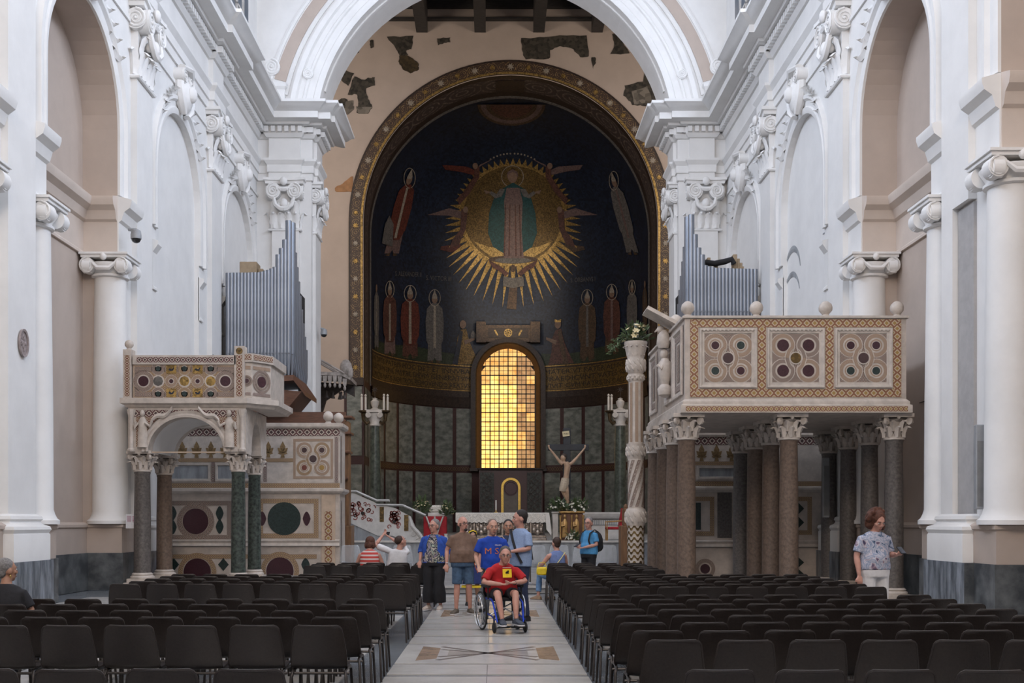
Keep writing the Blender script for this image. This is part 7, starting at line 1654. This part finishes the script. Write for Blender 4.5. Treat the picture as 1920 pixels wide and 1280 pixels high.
# 5 wheelchair and its rider -----------------------------------------------------------------------------------
d = 17.05; xw = PXX(941, d)
wc = thing('wheelchair', 'wheelchair with blue frame and silver push rims in the aisle', 'wheelchair', (xw, d, 0), radians(16)); RUB = mat('black_rubber', (.015, .015, .016), .7); ALU = mat('bright_alloy', (.55, .55, .56), .25, .9); BLF = mat('blue_frame', (.01, .05, .45), .3, .4)
def wheel(x, y, z, r, parent, spokes=18, cam_=0):
    w = empty('wheel', (x, y, z), parent=parent); w.rotation_euler = (0, cam_, 0)
    C = lambda q, n=32, o=0: [(o, q * cos(2 * pi * i / n), q * sin(2 * pi * i / n)) for i in range(n + 1)]
    MB().tube(C(r - .014), .014, 8, cap=False).build('tyre', RUB, w, 60); MB().tube(C(r - .034), .01, 6, cap=False).build('rim', ALU, w, 60)
    if spokes:
        s_ = 1 if x > 0 else -1; MB().tube(C(r - .06, 32, s_ * .045), .009, 6, cap=False).build('push_rim', ALU, w, 60); sp_ = MB()
        for i in range(spokes): a = 2 * pi * i / spokes; sp_.tube([(0.012 * (-1) ** i, .03 * cos(a), .03 * sin(a)), (0, (r - .04) * cos(a), (r - .04) * sin(a))], .0022, 4)
        sp_.build('spokes', ALU, w); MB().tube([(-.035, 0, 0), (.05, 0, 0)], .03, 10).build('hub', RUB, w)
    else: MB().tube([(-.02, 0, 0), (.02, 0, 0)], r * .7, 12).build('hub', RUB, w)
    return w
for s in (-1, 1):
    wheel(s * .29, .12, .30, .30, wc, 20, s * .04); wheel(s * .24, -.42, .085, .085, wc, 0)
    MB().tube([(s * .22, .22, .92), (s * .22, .2, .5), (s * .22, .15, .28)], .013, 7).tube([(s * .22, .22, .92), (s * .22, .34, .93)], .016, 7).build('push_handle', RUB, wc, 50)
    MB().tube([(s * .22, .2, .48), (s * .22, -.2, .49), (s * .23, -.32, .44), (s * .2, -.45, .16)], .015, 8).tube([(s * .22, .15, .26), (s * .22, -.2, .24), (s * .23, -.42, .2)], .013, 8).build('frame_tube', BLF, wc, 50)
    MB().tube([(s * .24, -.42, .085), (s * .24, -.40, .2), (s * .23, -.38, .26)], .014, 7).build('caster_fork', RUB, wc, 50)
    MB().bbox(s * .26 - .03, s * .26 + .03, -.2, .16, .66, .7, .01).build('armrest', RUB, wc); MB().tube([(s * .26, -.15, .49), (s * .26, -.15, .66)], .012, 6).tube([(s * .26, .1, .49), (s * .26, .1, .66)], .012, 6).build('arm_post', RUB, wc)
    MB().obox(Matrix.Translation((s * .11, -.53, .10)) @ Matrix.Rotation(radians(-12), 4, 'X'), .19, .2, .015).build('footplate', RUB, wc)
MB().bbox(-.22, .22, -.24, .2, .46, .51, .015).build('seat', BLACKT, wc); MB().bbox(-.22, .22, .19, .22, .5, .88, .012).build('backrest', BLACKT, wc)
MB().tube([(-.21, -.1, .46), (.21, -.05, .24)], .012, 6).tube([(.21, -.1, .46), (-.21, -.05, .24)], .012, 6).build('cross_brace', ALU, wc)
REDT = cl('red_tee', (.42, .012, .016))
tP, J, H = person('person in red T-shirt, black shorts and glasses seated in the wheelchair', (xw, d, .02), radians(10), 1.0, dict(pelvis=(0, .06, .57), chest=(0, -.02, .83), neck=(0, -.11, 1.0), head=(.02, -.18, 1.125), sh=((-.185, -.08, .905), (.185, -.08, .905)), el=((-.31, -.18, .72), (.33, -.18, .73)), wr=((-.07, -.34, .70), (.10, -.35, .72)), kn=((-.13, -.36, .56), (.14, -.36, .56)), an=((-.08, -.47, .19), (.13, -.47, .19)), toe=((-.09, -.62, .13), (.17, -.62, .13))), SEAT, skin=2, shirt=REDT, sleeve=.8, belly=.07, width=1.15, low='shorts', lowm=BLACKT, lowlen=.4, shoe=(cl('dark_canvas', (.05, .06, .08)), WHITEF), hair='short', hairm=mat('grey_brown_hair', (.09, .08, .075), .8, var=.35, scale=50), glasses=True, face=(radians(-6), radians(6)), grip=.55)
yb = -.275
emb = MB().obox(Matrix.Translation((.03, yb, .86)) @ Matrix.Rotation(radians(-14), 4, 'X'), .135, .006, .13).build('yellow_emblem', cl('yellow_print', (.75, .52, .02)), tP)
MB().prism([Vector((.03 + a, yb - .006 - b * .25 + .0, .86 + b)) for a, b in ((-.02, -.04), (-.005, -.01), (-.03, .0), (-.02, .025), (.0, .03), (.01, .05), (.025, .035), (.02, .01), (.035, -.01), (.015, -.015), (.01, -.04))], (0, .004, 0)).build('emblem_figure', BLACKT, tP)
MB().box(-.035, .095, yb + .022, yb + .028, .942, .947).build('emblem_line', WHITEF, tP)
MB().tube([(.13 + .028 * cos(a), -.335, .717 + .028 * sin(a)) for a in [2 * pi * i / 12 for i in range(13)]], .007, 6).build('watch', BLACKT, tP)
MB().disc if False else None
MB().ell((-.27, -.14, .86), .018, .008, .022, 8, 5).build('sleeve_badge', MATS['yellow_print'], tP)
# ================================================================ small fittings
GREYP = mat('grey_plastic', (.30, .31, .32), .45); WPLAST = mat('white_plastic', (.6, .6, .6), .5)
def dome_cam(label, p, arm, r=.14):
    t = thing('security_camera', label, 'camera', tuple(p)); MB().tube([(0, 0, .22), (arm[0], arm[1], .25)], .04, 8).build('bracket', GREYP, t, 50); MB().lathe([(.03, .25), (r * .85, .2), (r, .1), (r, 0)], n=14).build('housing', GREYP, t, 40); MB().ell((0, 0, 0), r * .9, r * .9, r * .8, 12, 8).build('dome', mat('smoked_dome', (.02, .02, .02), .15), t, 60); return t
dome_cam('grey dome security camera on the near pier by the left jamb column', (-8.78, 27.4, PZZ(440, 27.0)), (-.2, .06), .13); dome_cam('small grey dome camera on the crossing pier beside the organ', (-6.72, 44.0, PZZ(624, 43.6)), (-.12, 0), .13)
pl_ = thing('wall_plaque', 'oval relief plaque on the pilaster by the near left arch', 'plaque', (-XL, 21.4, PZZ(643, 21.4))); mb = MB(); mb.lathe([(.0, .0), (.2, .0), (.24, .02), (.24, .06), (.2, .05), (.2, .03), (.01, .03)], n=24, cap=False); mb.xf(Matrix.Rotation(pi / 2, 4, 'Y')); mb.v = [(x, y * .85, z * 1.12) for x, y, z in mb.v]; mb.build('frame', mat('plaque_grey', (.30, .25, .24), .6, var=.2, scale=12), pl_, 40); random.seed(6); rl = MB()
for i in range(12): a = random.uniform(0, 6.3); q = random.uniform(0, .13); rl.ell((.03, q * cos(a), q * sin(a) * 1.3), .02, .03, .04, 6, 4)
rl.build('relief', MATS['plaque_grey'], pl_, 50)
nt = thing('paper_notice', 'small white notice with pink print fixed to the left jamb column', 'notice', (-8.75, 26.95, PZZ(977, 26.95))); MB().box(-.13, .13, -.006, 0, -.17, .17).build('sheet', WHITEF, nt)
for i in range(7): MB().box(-.1, .0, -.009, -.006, .12 - i * .022, .13 - i * .022).build('print_line', mat('pink_print', (.35, .12, .2), .8), nt)
for i in range(5): MB().box(.03, .08, -.009, -.006, .1 - i * .03, .115 - i * .03).build('print_line', MATS['pink_print'], nt)
sk = thing('column_loudspeaker', 'slim grey column loudspeaker on the near pier of the right wall', 'speaker', (8.84, 20.45, PZZ(955, 20.9))); h_ = PZZ(800, 20.9) - PZZ(955, 20.9); MB().bbox(-.075, .075, -.06, .06, 0, h_, .015).build('cabinet', GREYP, sk); MB().box(-.06, .06, -.066, -.06, .05, h_ - .3).build('grille', mat('speaker_grille', (.2, .2, .2), .7), sk); MB().tube([(.1, .05, -.05), (.12, .05, .3), (.1, .05, .8)], .015, 6).build('cable', WPLAST, sk)
sk = thing('column_loudspeaker', 'slim grey column loudspeaker on the pier base behind the large ambo columns', 'speaker', (8.3, 28.1, PZZ(970, 28.1))); MB().bbox(-.08, .08, -.06, .06, 0, 1.5, .015).build('cabinet', GREYP, sk); MB().box(-.06, .06, -.066, -.06, .05, 1.3).build('grille', MATS['speaker_grille'], sk)
ls = thing('loudspeaker', 'curved grey loudspeaker standing on the smaller ambo parapet', 'speaker', (PXX(405, 28.8), 28.72, PZZ(669, 27.0))); mb = MB(); R = []
for yy in (-.15, .15): R.append([(-.2, yy, .17), (-.02, yy, .3), (.17, yy, .16), (.15, yy, .06), (.03, yy, .0), (-.02, yy, .0)])
mb.loft(R, cap=True); mb.build('cabinet', GREYP, ls); MB().bbox(-.12, .12, -.05, .05, -.02, .02, .005).build('foot', GREYP, ls)
ln = thing('wall_junction', 'black cable junction boxes on the recess wall beside the large ambo', 'junction box', (XR + .16 + .83, 24.2, PZZ(735, 24.2))); MB().bbox(-.03, .02, -.07, .0, -.08, .02, .01).bbox(-.03, .02, -.06, .02, .05, .16, .01).build('box', BLACKT, ln); MB().tube([(0, .0, .1), (0, -1.2, .12)], .01, 5).tube([(0, -.03, -.04), (0, 1.6, -.06)], .01, 5).build('cable', BLACKT, ln)
lb = thing('wall_junction', 'white cable junction box on the recess wall near the left jamb column', 'junction box', (-XL - .16 - .83, 25.3, PZZ(745, 25.3))); MB().bbox(0, .03, -.05, .05, -.06, .06, .01).build('box', WPLAST, lb); MB().tube([(.01, 0, 0), (.01, -1.5, -.03)], .01, 5).build('cable', WPLAST, lb)
sn = thing('queue_post', 'slim metal barrier post on the presbytery step behind the wheelchair group', 'barrier post', (PXX(994, 26.4), 26.4, .165)); MB().lathe([(.16, 0), (.16, .015), (.04, .04), (.02, .06)], n=18).build('base', ALU, sn, 40); MB().lathe([(.02, .05), (.02, .95)], n=10).build('pole', mat('dark_metal', (.08, .07, .06), .4, .6), sn, 40); MB().lathe([(.03, .95), (.035, 1.0), (.02, 1.02)], n=10).build('cap', MATS['dark_metal'], sn, 40)
# exposed older arches in the right wall, shown as recessed dark reveals with plaster edges
def crescent(x, yc, zc, r, w, a0, a1):
    R = []
    for i in range(15):
        a = a0 + (a1 - a0) * i / 14; k = sin(pi * i / 14) * w + .02
        R.append([(x, yc + (r) * cos(a), zc + r * sin(a)), (x - .012, yc + (r - k * .5) * cos(a), zc + (r - k * .5) * sin(a)), (x, yc + (r - k) * cos(a), zc + (r - k) * sin(a))])
    return MB().loft(R, close=False).build('old_arch_reveal', GREYM, WALL_R)
xr = XR + .16 + .14
for px0, py, rp in ((1546, 545, 64),): 
    dd = (xr - .01) * F / (px0 - VX); crescent(xr - .01, dd - .2, PZZ(590, dd), 2.3, .35, pi * .45, pi * 1.0)
dd = (xr - .01) * F / (1485 - VX); crescent(xr - .01, dd, PZZ(520, dd), .95, .18, pi * .1, pi * .95); crescent(xr - .01, dd + .1, PZZ(570, dd), 1.0, .15, pi * .15, pi * .9)
# exposed masonry at the top of the chase in the right pilaster
MB().box(XR + .1, XR + .17, 20.8, 21.5, 1.8, 7.6).build('chase_back', mat('grey_render', (.40, .385, .375), .9, var=.08), WALL_R)
